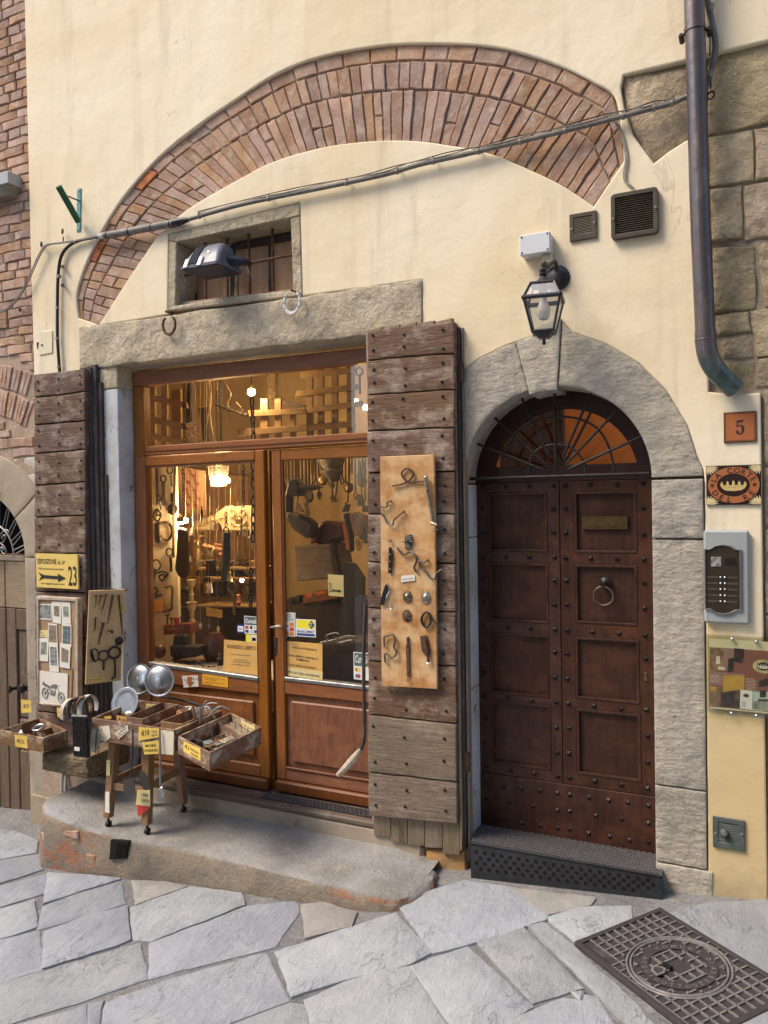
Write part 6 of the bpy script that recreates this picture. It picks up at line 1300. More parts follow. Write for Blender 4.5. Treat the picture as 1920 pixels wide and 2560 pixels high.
s = thing('bit_pair', 'dark iron clasp with curved wire at the left of the pale tool board', 'clasp', T(990, 1270)); MB().prism([T(x, y, .014) for x, y in ((945, 1060), (975, 1065), (1020, 1210), (1035, 1275), (985, 1255), (945, 1170))], -tn * .008).build('plate', 'black_iron', s, bevel=.002); MB().tube(spl([T(x, y, .012) for x, y in ((980, 1070), (1040, 1060), (1085, 1140), (1075, 1230), (1030, 1250))], 4), .004, 6).build('wire', 'dark_iron', s, smooth=True)
mb = MB()
for tx, x, y in (('€5', 1015, 385), ('€3', 1105, 405), ('€5', 1170, 515), ('€3', 995, 790), ('€5', 1222, 820), ('€10', 1330, 872), ('€5', 1095, 985), ('€10', 940, 1272), ('€15', 1110, 1450), ('€20', 1300, 1505)): mb.text(tx, .012, T(x, y, .0006), b1 - b0, b0 - b3, bold=.01, depth=.0004)
mb.build('price_lettering', 'ink_soft', tbd)
card('price_label', 'yellow label at the bottom of the pale tool board', 'label', 'D6', None, 0, 'card_yellow', [('MORE INSIDE', .42, .45, .45, .82, 'ink_soft'), ('>', .5, .88, .05, None, 'ink_soft')], pts=[T(920, 1535, .0012), T(1180, 1512, .0012), T(1180, 1575, .0012), T(915, 1600, .0012)])
card('price_label', 'yellow label beside the longest spike on the pale tool board', 'label', 'D6', None, 0, 'card_yellow', [('€ 10', .3, .5, .55, .6, 'ink_soft')], pts=[T(1385, 345, .0012), T(1500, 330, .0012), T(1500, 465, .0012), T(1385, 480, .0012)])
# --- varnished tool board on the wide shutter
vY = -.118; pq_ = [(228, 200), (668, 183), (692, 2092), (240, 2066)]
vb = thing('tool_board', 'varnished plywood board with antique handles and latches on the wide shutter', 'display board', P('B5', 460, 2080, vY)); MB().prism(PP('B5', pq_, vY), (0, .02, 0)).build('board', 'plywood', vb, bevel=.003)
B = lambda x, y, d=.010: P('B5', x, y, vY - d)
def tb5(pts, r, d=.010, k=4, n=6): return MB().tube(spl([B(x, y, d) for x, y in pts], k), r, n)
s = thing('spring_hook', 'looped iron spring hook at the top of the varnished board', 'hook', B(450, 430)); tb5([(330, 438), (400, 425), (445, 405), (420, 375), (402, 340), (425, 305), (455, 298), (490, 320), (497, 350), (475, 385), (450, 408), (480, 405), (585, 402)], .0052).build('loop', 'rust_iron', s, smooth=True)
s = thing('latch_bar', 'long pale metal latch bar reaching over the edge of the varnished board', 'latch', B(660, 800)); tb5([(598, 372), (615, 480), (640, 620), (665, 760)], .010, .018).build('bar', 'worn_nickel', s, smooth=True); tb5([(640, 740), (670, 750), (690, 760)], .009, .03).build('catch', 'worn_nickel', s, smooth=True); MB().ball(B(600, 372, .02), .012, 10).build('pivot', 'worn_nickel', s, smooth=True); MB().ball(B(678, 795, .018), .010, 10, (1.3, 1, .7)).build('foot', 'worn_nickel', s, smooth=True); MB().rod(B(614, 480, .025), B(614, 480, .031), .005, 8).build('hole', 'void_black', s)
for lb, pts, mt, r in (('ornate curled bail handle high on the varnished board', [(230, 660), (228, 605), (260, 612), (290, 595), (285, 570), (315, 560)], 'old_steel', .0045), ('thin curved bail handle below the ornate one on the varnished board', [(238, 665), (265, 690), (285, 740), (330, 755), (340, 720), (380, 680), (420, 645)], 'old_steel', .0045), ('long serpentine lever handle across the middle of the varnished board', [(368, 945), (420, 995), (470, 975), (515, 1000), (525, 1050), (505, 1100), (520, 1135)], 'old_steel', .0058), ('spiky scrolled pull handle sticking out at the right of the varnished board', [(615, 1040), (580, 1062), (550, 1050), (555, 1100), (600, 1130), (630, 1180), (670, 1200), (690, 1150), (730, 1120), (750, 1150)], 'old_steel', .005), ('scrolled drawer handle at the lower left of the varnished board', [(265, 1740), (262, 1670), (300, 1655), (335, 1648), (350, 1700), (340, 1750), (362, 1790), (330, 1835), (270, 1800), (270, 1870)], 'old_steel', .005)):
    s = thing('bail_handle', lb, 'handle', B(*pts[-1]), 'handles on the varnished board'); tb5(pts, r, .014).build('grip', mt, s, smooth=True)
    for x, y in (pts[0], pts[-1]): MB().rod(B(x, y, .016), B(x, y, .0), r * .8, 6).build('post', 'dark_iron', s)
s = thing('iron_strap', 'black strap hinge with ring on the left of the varnished board', 'hinge', B(305, 1150)); MB().prism([B(x, y, .012) for x, y in ((298, 940), (318, 935), (330, 1000), (320, 1150), (292, 1150), (295, 1020))], (0, .006, 0)).build('strap', 'black_iron', s, bevel=.0015); MB().ring(B(308, 885, .012), .0075, .003, (0, 1, 0), 14, 6).build('ring', 'old_steel', s, smooth=True)
for y in (995, 1052, 1115): MB().lathe([(.0032, 0), (.0032, .001)], B(308, y, .0125), (0, -1, 0), 8).build('hole', 'pale_board', s)
s = thing('rim_latch', 'small square latch near the top centre of the varnished board', 'latch', B(455, 950)); MB().prism([B(x, y, .010) for x, y in ((432, 840), (480, 830), (490, 870), (478, 950), (430, 950), (425, 880))], (0, .01, 0)).build('plate', 'old_steel', s, bevel=.002); MB().rod(B(455, 892, .012), B(455, 892, .022), .006, 10).build('knob', 'dark_iron', s); tb5([(415, 892), (500, 892)], .0035).build('bolt', 'dark_iron', s)
s = thing('corkscrew', 'folding black corkscrew at the left of the varnished board', 'corkscrew', B(290, 1450)); MB().prism([B(x, y, .014) for x, y in ((270, 1240), (300, 1250), (280, 1330), (250, 1410), (222, 1405), (245, 1310))], (0, .008, 0)).build('body', 'black_iron', s, bevel=.002); tb5([(290, 1240), (305, 1290), (280, 1350), (290, 1420), (320, 1440), (322, 1410)], .0038, .02).build('lever', 'steel', s, smooth=True)
for lb, x, y, rx, rz, mt in (('crumpled brass rosette on the varnished board', 452, 1340, .028, .032, 'aged_bronze'), ('pale oval escutcheon on the right of the varnished board', 602, 1345, .028, .036, 'worn_nickel'), ('round rusty door rose on the varnished board', 448, 1495, .028, .033, 'rust_iron')):
    s = thing('escutcheon', lb, 'escutcheon', B(x, y)); MB().lathe([(1, 0), (.95, .25), (.6, .4), (.5, .8), (.15, 1.0)], (0, 0, 0), (0, -1, 0), 18)
    mb = MB().lathe([(1, 0), (.93, .3), (.55, .45), (.42, .8), (.1, 1.0)], (0, 0, 0), (0, -1, 0), 18); mb.v = [B(x, y, .0) + V((p.x * rx * (1 + .12 * math.sin(7 * math.atan2(p.z, p.x))), p.y * .016, p.z * rz)) for p in mb.v]; mb.build('plate', mt, s, smooth=True); MB().rod(B(x - 12, y + 8, .012), B(x + 40, y + 30, .03), .003, 6).build('spindle', 'dark_iron', s)
s = thing('wreath_handle', 'wreath shaped cast handle with long pin on the varnished board', 'handle', B(600, 1580)); tb5([(575, 1490), (600, 1465), (630, 1480), (640, 1530), (630, 1570), (600, 1585), (575, 1560), (565, 1520), (575, 1490)], .0065, .012).build('wreath', 'dark_iron', s, smooth=True); tb5([(640, 1510), (700, 1570), (760, 1605)], .0035, .02).build('pin', 'dark_iron', s)
s = thing('rasp', 'long rusty flat rasp at the bottom of the varnished board', 'tool', B(455, 1990)); MB().prism([B(x, y, .010) for x, y in ((440, 1670), (462, 1665), (460, 1720), (466, 1740), (466, 1990), (444, 1990), (436, 1740), (446, 1715))], (0, .007, 0)).build('blade', 'rust_iron', s, bevel=.0015); MB().ring(B(455, 2022, .010), .0058, .0018, (0, 1, 0), 14, 5).build('ring', 'old_steel', s)
s = thing('sheath_bolt', 'rusty barrel bolt at the bottom right of the varnished board', 'bolt', B(600, 1880)); MB().prism([B(x, y, .010) for x, y in ((550, 1660), (605, 1655), (635, 1770), (625, 1830), (595, 1820), (565, 1780))], (0, .009, 0)).build('plate', 'rust_iron', s, bevel=.002); tb5([(590, 1680), (610, 1780), (622, 1870)], .007, .016).build('barrel', 'rust_iron', s, smooth=True); tb5([(605, 1885), (625, 1880)], .004, .012).build('tip', 'steel', s)
card('price_label', 'tiny curled price label in the middle of the varnished board', 'label', 'B5', [(400, 1170), (508, 1160), (512, 1208), (398, 1222)], vY - .006, 'paper_white', [('€10 each', .35, .5, .3, .8, 'ink_soft')])
# --- notes on the shop front
card('arrow_note', 'torn white note with a red arrow on the shop front below the window', 'note', 'C5', [(270, 195), (465, 190), (475, 325), (290, 340)], LY - .003, 'paper_white', [('€ 10', .26, .82, .6, None, 'ink_soft'), ('Cad.', .26, .25, .55, None, 'ink_soft')]); ob = COL.objects[-1]
MB().prism(PP('C5', [(330, 205), (400, 210), (385, 265), (420, 268), (365, 335), (320, 270), (345, 268)], LY - .0045), (0, .0008, 0)).build('arrow', 'terracotta', [x for x in COL.objects if x.name.startswith('arrow_note')][0])
card('paper_note', 'orange-yellow printed notice on the shop front rail', 'note', 'C5', [(518, 165), (835, 192), (835, 340), (520, 300)], LY - .003, 'paper_orange', [('Per usi, visite e opere dai € 1, tutti', .13, .47, .62, .80, 'ink_brown'), ('numeri del mondo.', .13, .33, .47, .42, 'ink_brown'), ('In oggetto di interessantissimo dell\'arte', .13, .47, .24, .80, 'ink_brown'), ('Non si tocca.', .13, .26, .08, .3, 'ink_brown')])
GLL, GLR = LY + .0185, RY + .0185
def sticker(nm, lb, c, q, Y, mat, texts, blocks=()):
    ob, o, n = card(nm, lb, 'sticker', c, q, Y, mat, texts, .0008)
    for u0, v0, u1, v1, m in blocks: MB().prism([on(o, u, v, n, .0004) for u, v in ((u0, v1), (u1, v1), (u1, v0), (u0, v0))], -n * .0002).build('print_block', m, ob)
    return ob, o, n
def cards_dots(ob, o, n, rows):
    for u, v, m1, m2 in rows:
        for du, m in ((-.06, m1), (.06, m2)): c = on(o, u + du, v, n, .0007); r = (o[1] - o[0]).length * .115; e1 = (o[1] - o[0]).normalized(); e2 = (o[0] - o[3]).normalized(); MB().prism([c - n * (.0002 if du > 0 else 0) + e1 * r * math.cos(t / 8 * math.pi) + e2 * r * math.sin(t / 8 * math.pi) for t in range(16)], -n * .0002).build('card_disc', m, ob)
sticker('card_sticker', 'green CartaSi payment sticker on the left shop pane', 'B4', [(778, 640), (872, 648), (872, 764), (780, 760)], GLL, 'sticker_white', [('CartaSi', .22, .5, .60, .80, 'sticker_white')], [(.05, .50, .95, .97, 'sticker_green'), (.06, .28, .30, .44, 'sticker_red'), (.40, .28, .58, .44, 'ink'), (.68, .28, .94, .44, 'sticker_grey'), (.06, .06, .30, .22, 'sticker_blue'), (.40, .06, .60, .22, 'sticker_grey'), (.68, .06, .94, .22, 'sticker_blue')])
mbx, o, n = card('sticker_text', None, None, 'B4', [(778, 640), (872, 648), (872, 764), (780, 760)], GLL, 'sticker_white') if False else (None, quad_on('B4', [(778, 640), (872, 648), (872, 764), (780, 760)], GLL), V((0, 1, 0)))
par = [x for x in COL.objects if x.name == 'card_sticker'][0]; MB().textfit('CartaSi', .038, on(o, .5, .60, n, .0012), (o[1] - o[0]).length * .8, right=o[1] - o[0], up=o[0] - o[3], bold=.012, depth=.0003).build('lettering', 'sticker_white', par)
sticker('direction_sticker', 'small blue sticker with white arrow shape on the left shop pane', 'B4', [(728, 698), (777, 700), (777, 757), (728, 755)], GLL, 'sticker_blue', [('>', .5, .5, .3, .5, 'sticker_blue')], [(.14, .18, .9, .82, 'sticker_white')])
sticker('notice_sticker', 'bright yellow sticker corner under the CartaSi sticker', 'B4', [(788, 764), (872, 768), (872, 822), (788, 815)], GLL, 'sticker_yellow', [], [(.36, .1, .98, .95, 'paper_cream'), (.5, .2, .8, .6, 'sticker_orange')])
card('paper_notice', 'amber paper headed INGRESSO LIBERO behind the left shop pane', 'notice', 'B4', [(642, 800), (872, 822), (872, 1032), (638, 1012)], GLL, 'paper_amber', [('INGRESSO LIBERO', .13, .52, .78, .84, 'ink_brown'), ('Please browse inside freely', .06, .5, .55, .6, 'ink_soft'), ('Entrata gratuita', .05, .5, .40, .4, 'ink_soft'), ('FREE ENTRANCE', .06, .52, .32, .5, 'ink_soft'), ('nessun obbligo di acquisto', .05, .5, .24, .6, 'ink_soft')])
o = quad_on('B4', [(642, 800), (872, 822), (872, 1032), (638, 1012)], GLL); MB().prism([on(o, u, v, V((0, 1, 0)), .0006) for u, v in ((.1, .765), (.94, .765), (.94, .755), (.1, .755))], (0, -.0003, 0)).build('underline', 'ink_brown', [x for x in COL.objects if x.name == 'paper_notice'][0])
ob, o, n = sticker('card_sticker', 'pale grey card payment sticker at the edge of the shop door pane', 'B4', [(1036, 617), (1120, 620), (1120, 782), (1038, 775)], GLR, 'sticker_grey', [('CartaSi', .11, .5, .68, .66, 'ink_soft')], [(.13, .42, .45, .58, 'sticker_white'), (.53, .42, .87, .58, 'sticker_orange'), (.13, .23, .45, .38, 'sticker_white'), (.53, .23, .87, .38, 'sticker_red'), (.13, .04, .45, .19, 'sticker_orange'), (.53, .04, .87, .19, 'sticker_orange'), (.15, .42, .43, .47, 'sticker_blue'), (.15, .23, .43, .27, 'sticker_blue')])
MB().ring(on(o, .48, .87, n, .001), .010, .0022, -n, 16, 4).build('swirl', 'ink_soft', ob)
ob, o, n = sticker('bank_sticker', 'blue and yellow BANCOMAT sticker on the shop door pane', 'B4', [(1123, 661), (1255, 668), (1257, 786), (1123, 776)], GLR, 'sticker_white', [('BANCOMAT', .22, .5, .22, .88, 'sticker_blue')], [(.05, .47, .95, .95, 'sticker_yellow'), (.05, .05, .95, .18, 'sticker_blue')])
c0 = on(o, .79, .70, n, .0009); e1 = (o[1] - o[0]).normalized() * .022; e2 = (o[0] - o[3]).normalized() * .026; MB().prism([c0 + e1, c0 + e2, c0 - e1, c0 - e2], -n * .0002).build('diamond', 'sticker_blue', ob); MB().ring(c0 - n * .0006, .008, .0025, -n, 14, 4, 50, 310).build('letter_c', 'sticker_yellow', ob)
card('paper_notice', 'amber paper saying the shop is also open on Sunday on the door pane', 'notice', 'B4', [(1040, 808), (1300, 828), (1300, 1076), (1042, 1036)], GLR, 'paper_amber', [('mercatino ANTIQUARIATO', .085, .55, .80, .62, 'ink_brown'), ('SONO APERTO ANCHE LA', .085, .5, .56, .76, 'ink'), ('DOMENICA', .085, .5, .47, .34, 'ink'), ('ALSO OPEN ON SUNDAY', .085, .5, .29, .70, 'ink')])
card('paper_strip', 'yellow strip reading We can ship worldwide along the Sunday notice', 'note', 'B4', [(1048, 985), (1302, 1015), (1300, 1076), (1042, 1036)], GLR - .0012, 'card_pale', [('We can ship worldwide', .5, .5, .35, .86, 'ink_soft')])
ob, o, n = sticker('card_sticker', 'green card payment sticker low on the shop door next to the wide shutter', 'B4', [(1508, 882), (1610, 890), (1612, 1075), (1510, 1064)], GLR, 'sticker_white', [], [(.05, .5, .95, .97, 'sticker_green')]); cards_dots(ob, o, n, [(.28, .36, 'sticker_red', 'sticker_yellow'), (.28, .13, 'sticker_sky', 'sticker_red')]); MB().textfit('CartaSi', .062, on(o, .52, .62, n, .0012), (o[1] - o[0]).length * .8, right=o[1] - o[0], up=o[0] - o[3], bold=.012, depth=.0003).build('lettering', 'sticker_white', ob)
# --- long curved wooden runner hanging at the shutter edge
s = thing('curved_runner', 'long thin dark wooden strip with pale curled end hanging beside the wide shutter', 'wood strip', P('G2', 1350, 855, -.04)); MB().tube(spl([P('B4', 1590, 560, -.03), P('B4', 1578, 850, -.03), P('G2', 1558, 120, -.04), P('G2', 1563, 400, -.045), P('G2', 1560, 560, -.05), P('G2', 1530, 650, -.05)], 6), .010, 6).build('strip', 'shutter_back', s, smooth=True)
mb = MB(); pts = spl([P('G2', x, y, -.05) for x, y in ((1535, 640), (1490, 700), (1430, 770), (1345, 855))], 5); mb.tube(pts, [.010 + .012 * math.sin(math.pi * min(1, i / (len(pts) - 1) * .92)) for i in range(len(pts))], 8); mb.build('curled_end', 'frame_white', s, smooth=True)

# ================================================================== the stool stall on the step
st = thing('stall_stool', 'paint-worn wooden stool on casters serving as a stall before the shop window', 'stool', (-3.27, -.28, .03))
LEG = [((-3.40, -.44), (-3.375, -.40)), ((-3.12, -.425), (-3.13, -.39)), ((-3.13, -.105), (-3.15, -.13)), ((-3.41, -.12), (-3.37, -.14))]
for (bx0, by0), (tx, ty) in LEG:
    w = .026; b_ = [V((bx0 + a * w * .85, by0 + b * w * .85, .085)) for a, b in ((-1, -1), (1, -1), (1, 1), (-1, 1))]; t_ = [V((tx + a * w, ty + b * w, .53)) for a, b in ((-1, -1), (1, -1), (1, 1), (-1, 1))]
    MB().add(b_ + t_, [(3, 2, 1, 0), (4, 5, 6, 7), (0, 1, 5, 4), (1, 2, 6, 5), (2, 3, 7, 6), (3, 0, 4, 7)]).build('leg', 'stool_wood', st, bevel=.003)
    MB().rod((bx0 - .009, by0, .046), (bx0 + .009, by0, .046), .019, 12).rod((bx0, by0, .05), (bx0, by0, .086), .008, 6).build('caster', 'rubber', st)
for i, z in ((0, .245), (1, .27), (2, .245), (3, .27)):
    a, b = LEG[i], LEG[(i + 1) % 4]; f = (z - .085) / .445; p = V((a[0][0] + (a[1][0] - a[0][0]) * f, a[0][1] + (a[1][1] - a[0][1]) * f, z)); q = V((b[0][0] + (b[1][0] - b[0][0]) * f, b[0][1] + (b[1][1] - b[0][1]) * f, z)); d = (q - p).normalized(); nrm = V((-d.y, d.x, 0))
    MB().obox(p + d * .022 - nrm * .008, (q - p) - d * .044, nrm * .016, (0, 0, .04)).build('stretcher', 'stool_wood', st, bevel=.002)
MB().box((-3.42, -.46, .53), (-3.08, -.09, .545)).build('seat', 'stool_wood', st, bevel=.003)
def tray(nm, lb, c4, z0, z1, mat, th=.012, divs=()):
    """open box from its four rim corners (x, y), going round"""
    t = thing(nm, lb, 'tray', V((sum(p[0] for p in c4) / 4, sum(p[1] for p in c4) / 4, z0))); c = [V((x, y, 0)) for x, y in c4]
    MB().prism([p + V((0, 0, z0)) for p in c], (0, 0, .008)).build('bottom', mat, t); ctr = cent(c)
    for i in range(4):
        p, q = c[i], c[(i + 1) % 4]; d = (q - p).normalized(); n_ = V((-d.y, d.x, 0)); n_ = n_ if (ctr - p).dot(n_) > 0 else -n_
        MB().obox(p + V((0, 0, z0 + .0085)) + (d * (th + .0005) if i % 2 else V((0, 0, 0))), (q - p) - (d * (2 * th + .001) if i % 2 else V((0, 0, 0))), n_ * th, (0, 0, z1 - z0 - .0085)).build('side', mat, t, bevel=.002)
    for (u0, v0, u1, v1) in divs:
        bl = lambda u, v: (c[0] * (1 - u) + c[1] * u) * (1 - v) + (c[3] * (1 - u) + c[2] * u) * v
        p, q = bl(u0, v0), bl(u1, v1); d = (q - p).normalized(); n_ = V((-d.y, d.x, 0)); MB().obox(p + V((0, 0, z0 + .009)) - n_ * .003, q - p, n_ * .006, (0, 0, (z1 - z0) * .7)).build('divider', mat, t)
    bl = lambda u, v, z=z0 + .009: (c[0] * (1 - u) + c[1] * u) * (1 - v) + (c[3] * (1 - u) + c[2] * u) * v + V((0, 0, z))
    return t, bl
t1, b1_ = tray('sorting_tray', 'wide shabby wooden tray with dividers on top of the stool', [(-3.47, -.485), (-2.855, -.485), (-2.86, -.06), (-3.53, -.06)], .546, .668, 'crate_wood', .014, [(.38, .05, .38, .95), (.62, .05, .62, .95), (.38, .5, .62, .5), (.03, .55, .38, .55)])
t2, b2_ = tray('parts_drawer', 'chipped painted drawer set at an angle right of the stool', [(-2.83, -.489), (-2.489, -.647), (-2.499, -.176), (-2.848, .008)], .545, .64, 'crate_wood', .011, [(.02, .72, .98, .72)])
MB().rod((-2.86, -.30, .542), (-2.60, -.36, .542), .006, 6).build('carrying_bar', 'rust_iron', t2)
t3, b3_ = tray('parts_drawer', 'narrow painted drawer resting on the rotten shutter rail', [(-4.337, -.417), (-3.934, -.428), (-3.929, -.248), (-4.336, -.115)], .388, .48, 'crate_wood', .011, [(.5, .05, .5, .95), (.5, .45, .98, .45)])
# contents
def disc(nm, lb, cat, c, r, nrm, prof, mat): s = thing(nm, lb, cat, V(c) - V((0, 0, r))); MB().lathe([(r * a, r * b) for a, b in prof], c, nrm, 36).build('dish', mat, s, smooth=True); return s
hubp = [(1.0, -.02), (1.0, .0), (.96, .05), (.9, .05), (.86, .03), (.6, .16), (.34, .22), (.3, .22), (.27, .27), (.12, .29), (.01, .29)]
hn = V((.30, -1, .18)).normalized(); hc = P('C4', 1320, 215, -.12)
h1 = disc('hubcap', 'domed steel hubcap with letter M leaning on the tray', 'hubcap', hc, .098, hn, hubp, 'steel'); MB().text('M', .042, hc + hn * .0265 + V((0, 0, -.014)), V((1, .3, 0)), V((0, .18, 1)), bold=.02, depth=.002).build('emblem', 'zinc', h1)
MB().ring(hc + hn * .024, .030, .003, hn, 24, 6).build('ring', 'pewter', h1, smooth=True)
hc2 = P('C4', 1112, 200, -.06); h2 = disc('hubcap', 'steel hubcap with small round boss half hidden behind the M hubcap', 'hubcap', hc2, .098, V((.1, -1, .2)), hubp[:6] + [(.3, .19), (.14, .2), (.12, .25), (.01, .26)], 'steel')
pcn = V((.12, -1, .42)).normalized(); pw = disc('pewter_plate', 'deep round pewter plate leaning in the tray', 'plate', P('C4', 965, 445, -.22), .095, pcn, [(1.0, 0), (1.0, .06), (.96, .07), (.70, .03), (.66, -.03), (.62, -.08), (.01, -.09)], 'pewter')
# leather straps draped over the left end
for i, (m, x, y, lb) in enumerate((('frame_white', -3.505, -.40, 'white felt strap draped over the left end of the tray'), ('bag_dark', -3.475, -.36, 'black leather strap draped between the white straps'), ('crate_wood', -3.445, -.33, 'brown leather strap draped between the black and white straps'), ('silver_paint', -3.415, -.29, 'thin white strap beside the pewter plate'))):
    x = P('C4', 400 + 62 * i, 600, y).x
    s = thing('strap_roll', lb, 'strap', (x, y, .60), 'straps draped over the tray'); pts = [V((x + .0, y + .07 * math.cos(t), .66 + .075 * max(0, math.sin(t)) + (.0 if math.sin(t) > 0 else 0))) for t in [math.pi * k / 12 for k in range(13)]]; pts = [pts[0] + V((0, 0, -.03))] + pts + [pts[-1] + V((0, 0, -.03))]
    mb = MB(); n_ = len(pts)
    for p in pts: mb.v += [p + V((-.014, 0, 0)), p + V((.014, 0, 0))]
    for k in range(n_ - 1): mb.f.append((2 * k, 2 * k + 1, 2 * k + 3, 2 * k + 2))
    o_ = len(mb.v); mb.v += [v - V((0, (v.y - y) * .12, .008)) for v in mb.v]; mb.f += [tuple(i_ + o_ for i_ in reversed(f)) for f in mb.f]; mb.build('strap', m, s, smooth=True)
# black ribbed grille hung on the tray front
s = thing('ribbed_grille', 'black ribbed radiator grille hanging at the front left of the tray', 'grille', P('C4', 500, 1010, -.51)); g0_, g1_, g2_, g3_ = [P('C4', x, y, -.512) for x, y in ((422, 585), (575, 590), (590, 1010), (440, 985))]
MB().prism([g0_, g1_, g2_, g3_], (0, .012, 0)).build('back', 'bag_dark', s)
for k in range(8): u = (k + .5) / 8; a = g0_.lerp(g1_, u); b = g3_.lerp(g2_, u); MB().tube([a + V((0, -.006, .004)), b + V((0, -.006, -.002))], .0062, 6).build('rib', 'dark_iron', s, smooth=True)
MB().prism([P('C4', x, y, -.526) for x, y in ((438, 900), (492, 905), (492, 945), (440, 940))], (0, .002, 0)).build('tag', 'paper_white', s)
MB().rod(g0_ + V((0, -.004, .004)), g1_ + V((0, -.004, .004)), .007, 8).build('top_bar', 'zinc', s)
# key bunch
s = thing('key_bunch', 'bunch of old keys and charms on a wire at the tray front', 'keys', P('C4', 650, 1000, -.51)); MB().ring(P('C4', 650, 690, -.505), .022, .003, (0, 1, 0), 18, 6).build('ring', 'rust_iron', s, smooth=True)
for k in range(9):
    x = 595 + k * 13; y0 = 740 + (k * 37) % 50; y1 = 900 + (k * 53) % 100; MB().tube([P('C4', x + 20, 715, -.51), P('C4', x + 8, y0, -.512), P('C4', x, y1, -.514)], [.0025, .004, .0035], 5).build('key', ('dark_iron', 'pewter', 'brass', 'zinc', 'bracket_teal')[k % 5], s)
card('crumpled_label', 'crumpled pale label beside the key bunch on the tray front', 'label', 'C4', [(690, 690), (800, 680), (815, 800), (760, 850), (700, 830)], -.488, 'paper_cream', [])
# price tags on the tray
for lb, q, tx, m in (('tilted cream tag hanging from the tray', [(860, 755), (990, 672), (1000, 735), (900, 820)], [('DA MURO', .4, .5, .55, .7, 'ink_soft'), ('€10 each', .35, .5, .12, .7, 'ink_soft')], 'paper_cream'), ('yellow tag reading 10 euro on the tray front', [(1108, 695), (1315, 712), (1318, 800), (1105, 838)], [('€10', .55, .33, .35, .4, 'ink'), ('Cad.', .3, .78, .55, .3, 'ink_soft'), ('each', .3, .78, .2, .3, 'ink_soft')], 'card_yellow'), ('yellow tag reading MORE INSIDE on the tray front', [(1142, 855), (1318, 835), (1312, 972), (1165, 980)], [('MORE', .3, .5, .58, .62, 'ink'), ('INSIDE', .3, .5, .2, .74, 'ink')], 'card_yellow')):
    card('price_tag', lb, 'price tag', 'C4', q, -.491, m, tx)
for lb, c, q, Y, m, tx in (('torn cream label with drips on the right corner of the tray front', 'C4', [(1335, 725), (1470, 745), (1465, 985), (1345, 975)], -.4875, 'paper_cream', []), ('yellow tag inside the tray behind the pewter plate', 'C4', [(705, 590), (820, 580), (820, 612), (710, 610)], -.40, 'card_yellow', []), ('orange price tag standing in the tray', 'C4', [(875, 575), (1015, 600), (1010, 650), (880, 625)], -.42, 'paper_amber', [('€15', .6, .4, .2, .5, 'ink')]), ('cream label inside the back of the tray', 'C4', [(1180, 450), (1295, 462), (1292, 520), (1180, 505)], -.075, 'card_pale', [('AL PEZZO', .4, .5, .3, .8, 'ink_soft')])):
    card('price_tag', lb, 'price tag', c, q, Y, m, tx)
# label strip on the right front leg
card('leg_label', 'yellow tag reading 1 euro each on the right front stool leg', 'price tag', 'C4', [(1092, 1345), (1222, 1350), (1225, 1520), (1080, 1500)], -.452, 'card_pale', [('1 €UR', .26, .62, .6, .5, 'ink'), ('EACH', .26, .66, .25, .5, 'ink')]); card('leg_label', 'torn black poster strip on the right front stool leg', 'paper strip', 'C4', [(1110, 1140), (1165, 1160), (1220, 1270), (1215, 1345), (1105, 1300)], -.450, 'bag_dark', []); card('leg_label', 'torn red and white paper scrap on the right front stool leg', 'paper strip', 'C4', [(1088, 1505), (1222, 1525), (1190, 1560), (1100, 1630)], -.4535, 'sticker_red', []); card('leg_label', 'peeling white paper on the left front stool leg', 'paper strip', 'C4', [(762, 1365), (800, 1368), (802, 1590), (756, 1575)], -.468, 'paper_white', []); card('leg_label', 'yellow tag on the upper left front stool leg', 'paper strip', 'C4', [(772, 1040), (812, 1035), (805, 1200), (768, 1195)], -.448, 'card_pale', [])
# ladle and spatula
s = thing('ladle', 'steel ladle hanging from the tray front', 'ladle', P('C4', 1335, 1470, -.51)); MB().tube([P('C4', 1325, 735, -.50), P('C4', 1328, 1000, -.505), P('C4', 1332, 1300, -.51)], .006, 8).build('handle', 'zinc', s, smooth=True); mb = MB().ball((0, 0, 0), 1, 16); bc_ = P('C4', 1338, 1385, -.51); mb.v = [bc_ + V((p.x * .024 + p.z * .006, p.y * .012, p.z * .040)) for p in mb.v]; mb.build('bowl', 'steel', s, smooth=True)
s = thing('spatula', 'black spatula with long wire handle hanging from the tray front', 'spatula', P('C4', 1005, 1400, -.51)); MB().tube([P('C4', 1045, 720, -.50), P('C4', 1045, 900, -.50), P('C4', 1030, 1190, -.505), P('C4', 955, 1245, -.51)], .0045, 6).build('handle', 'dark_iron', s, smooth=True); MB().prism([P('C4', x, y, -.512) for x, y in ((945, 1250), (1055, 1215), (1070, 1385), (950, 1402))], (0, .003, 0)).build('blade', 'bag_dark', s)
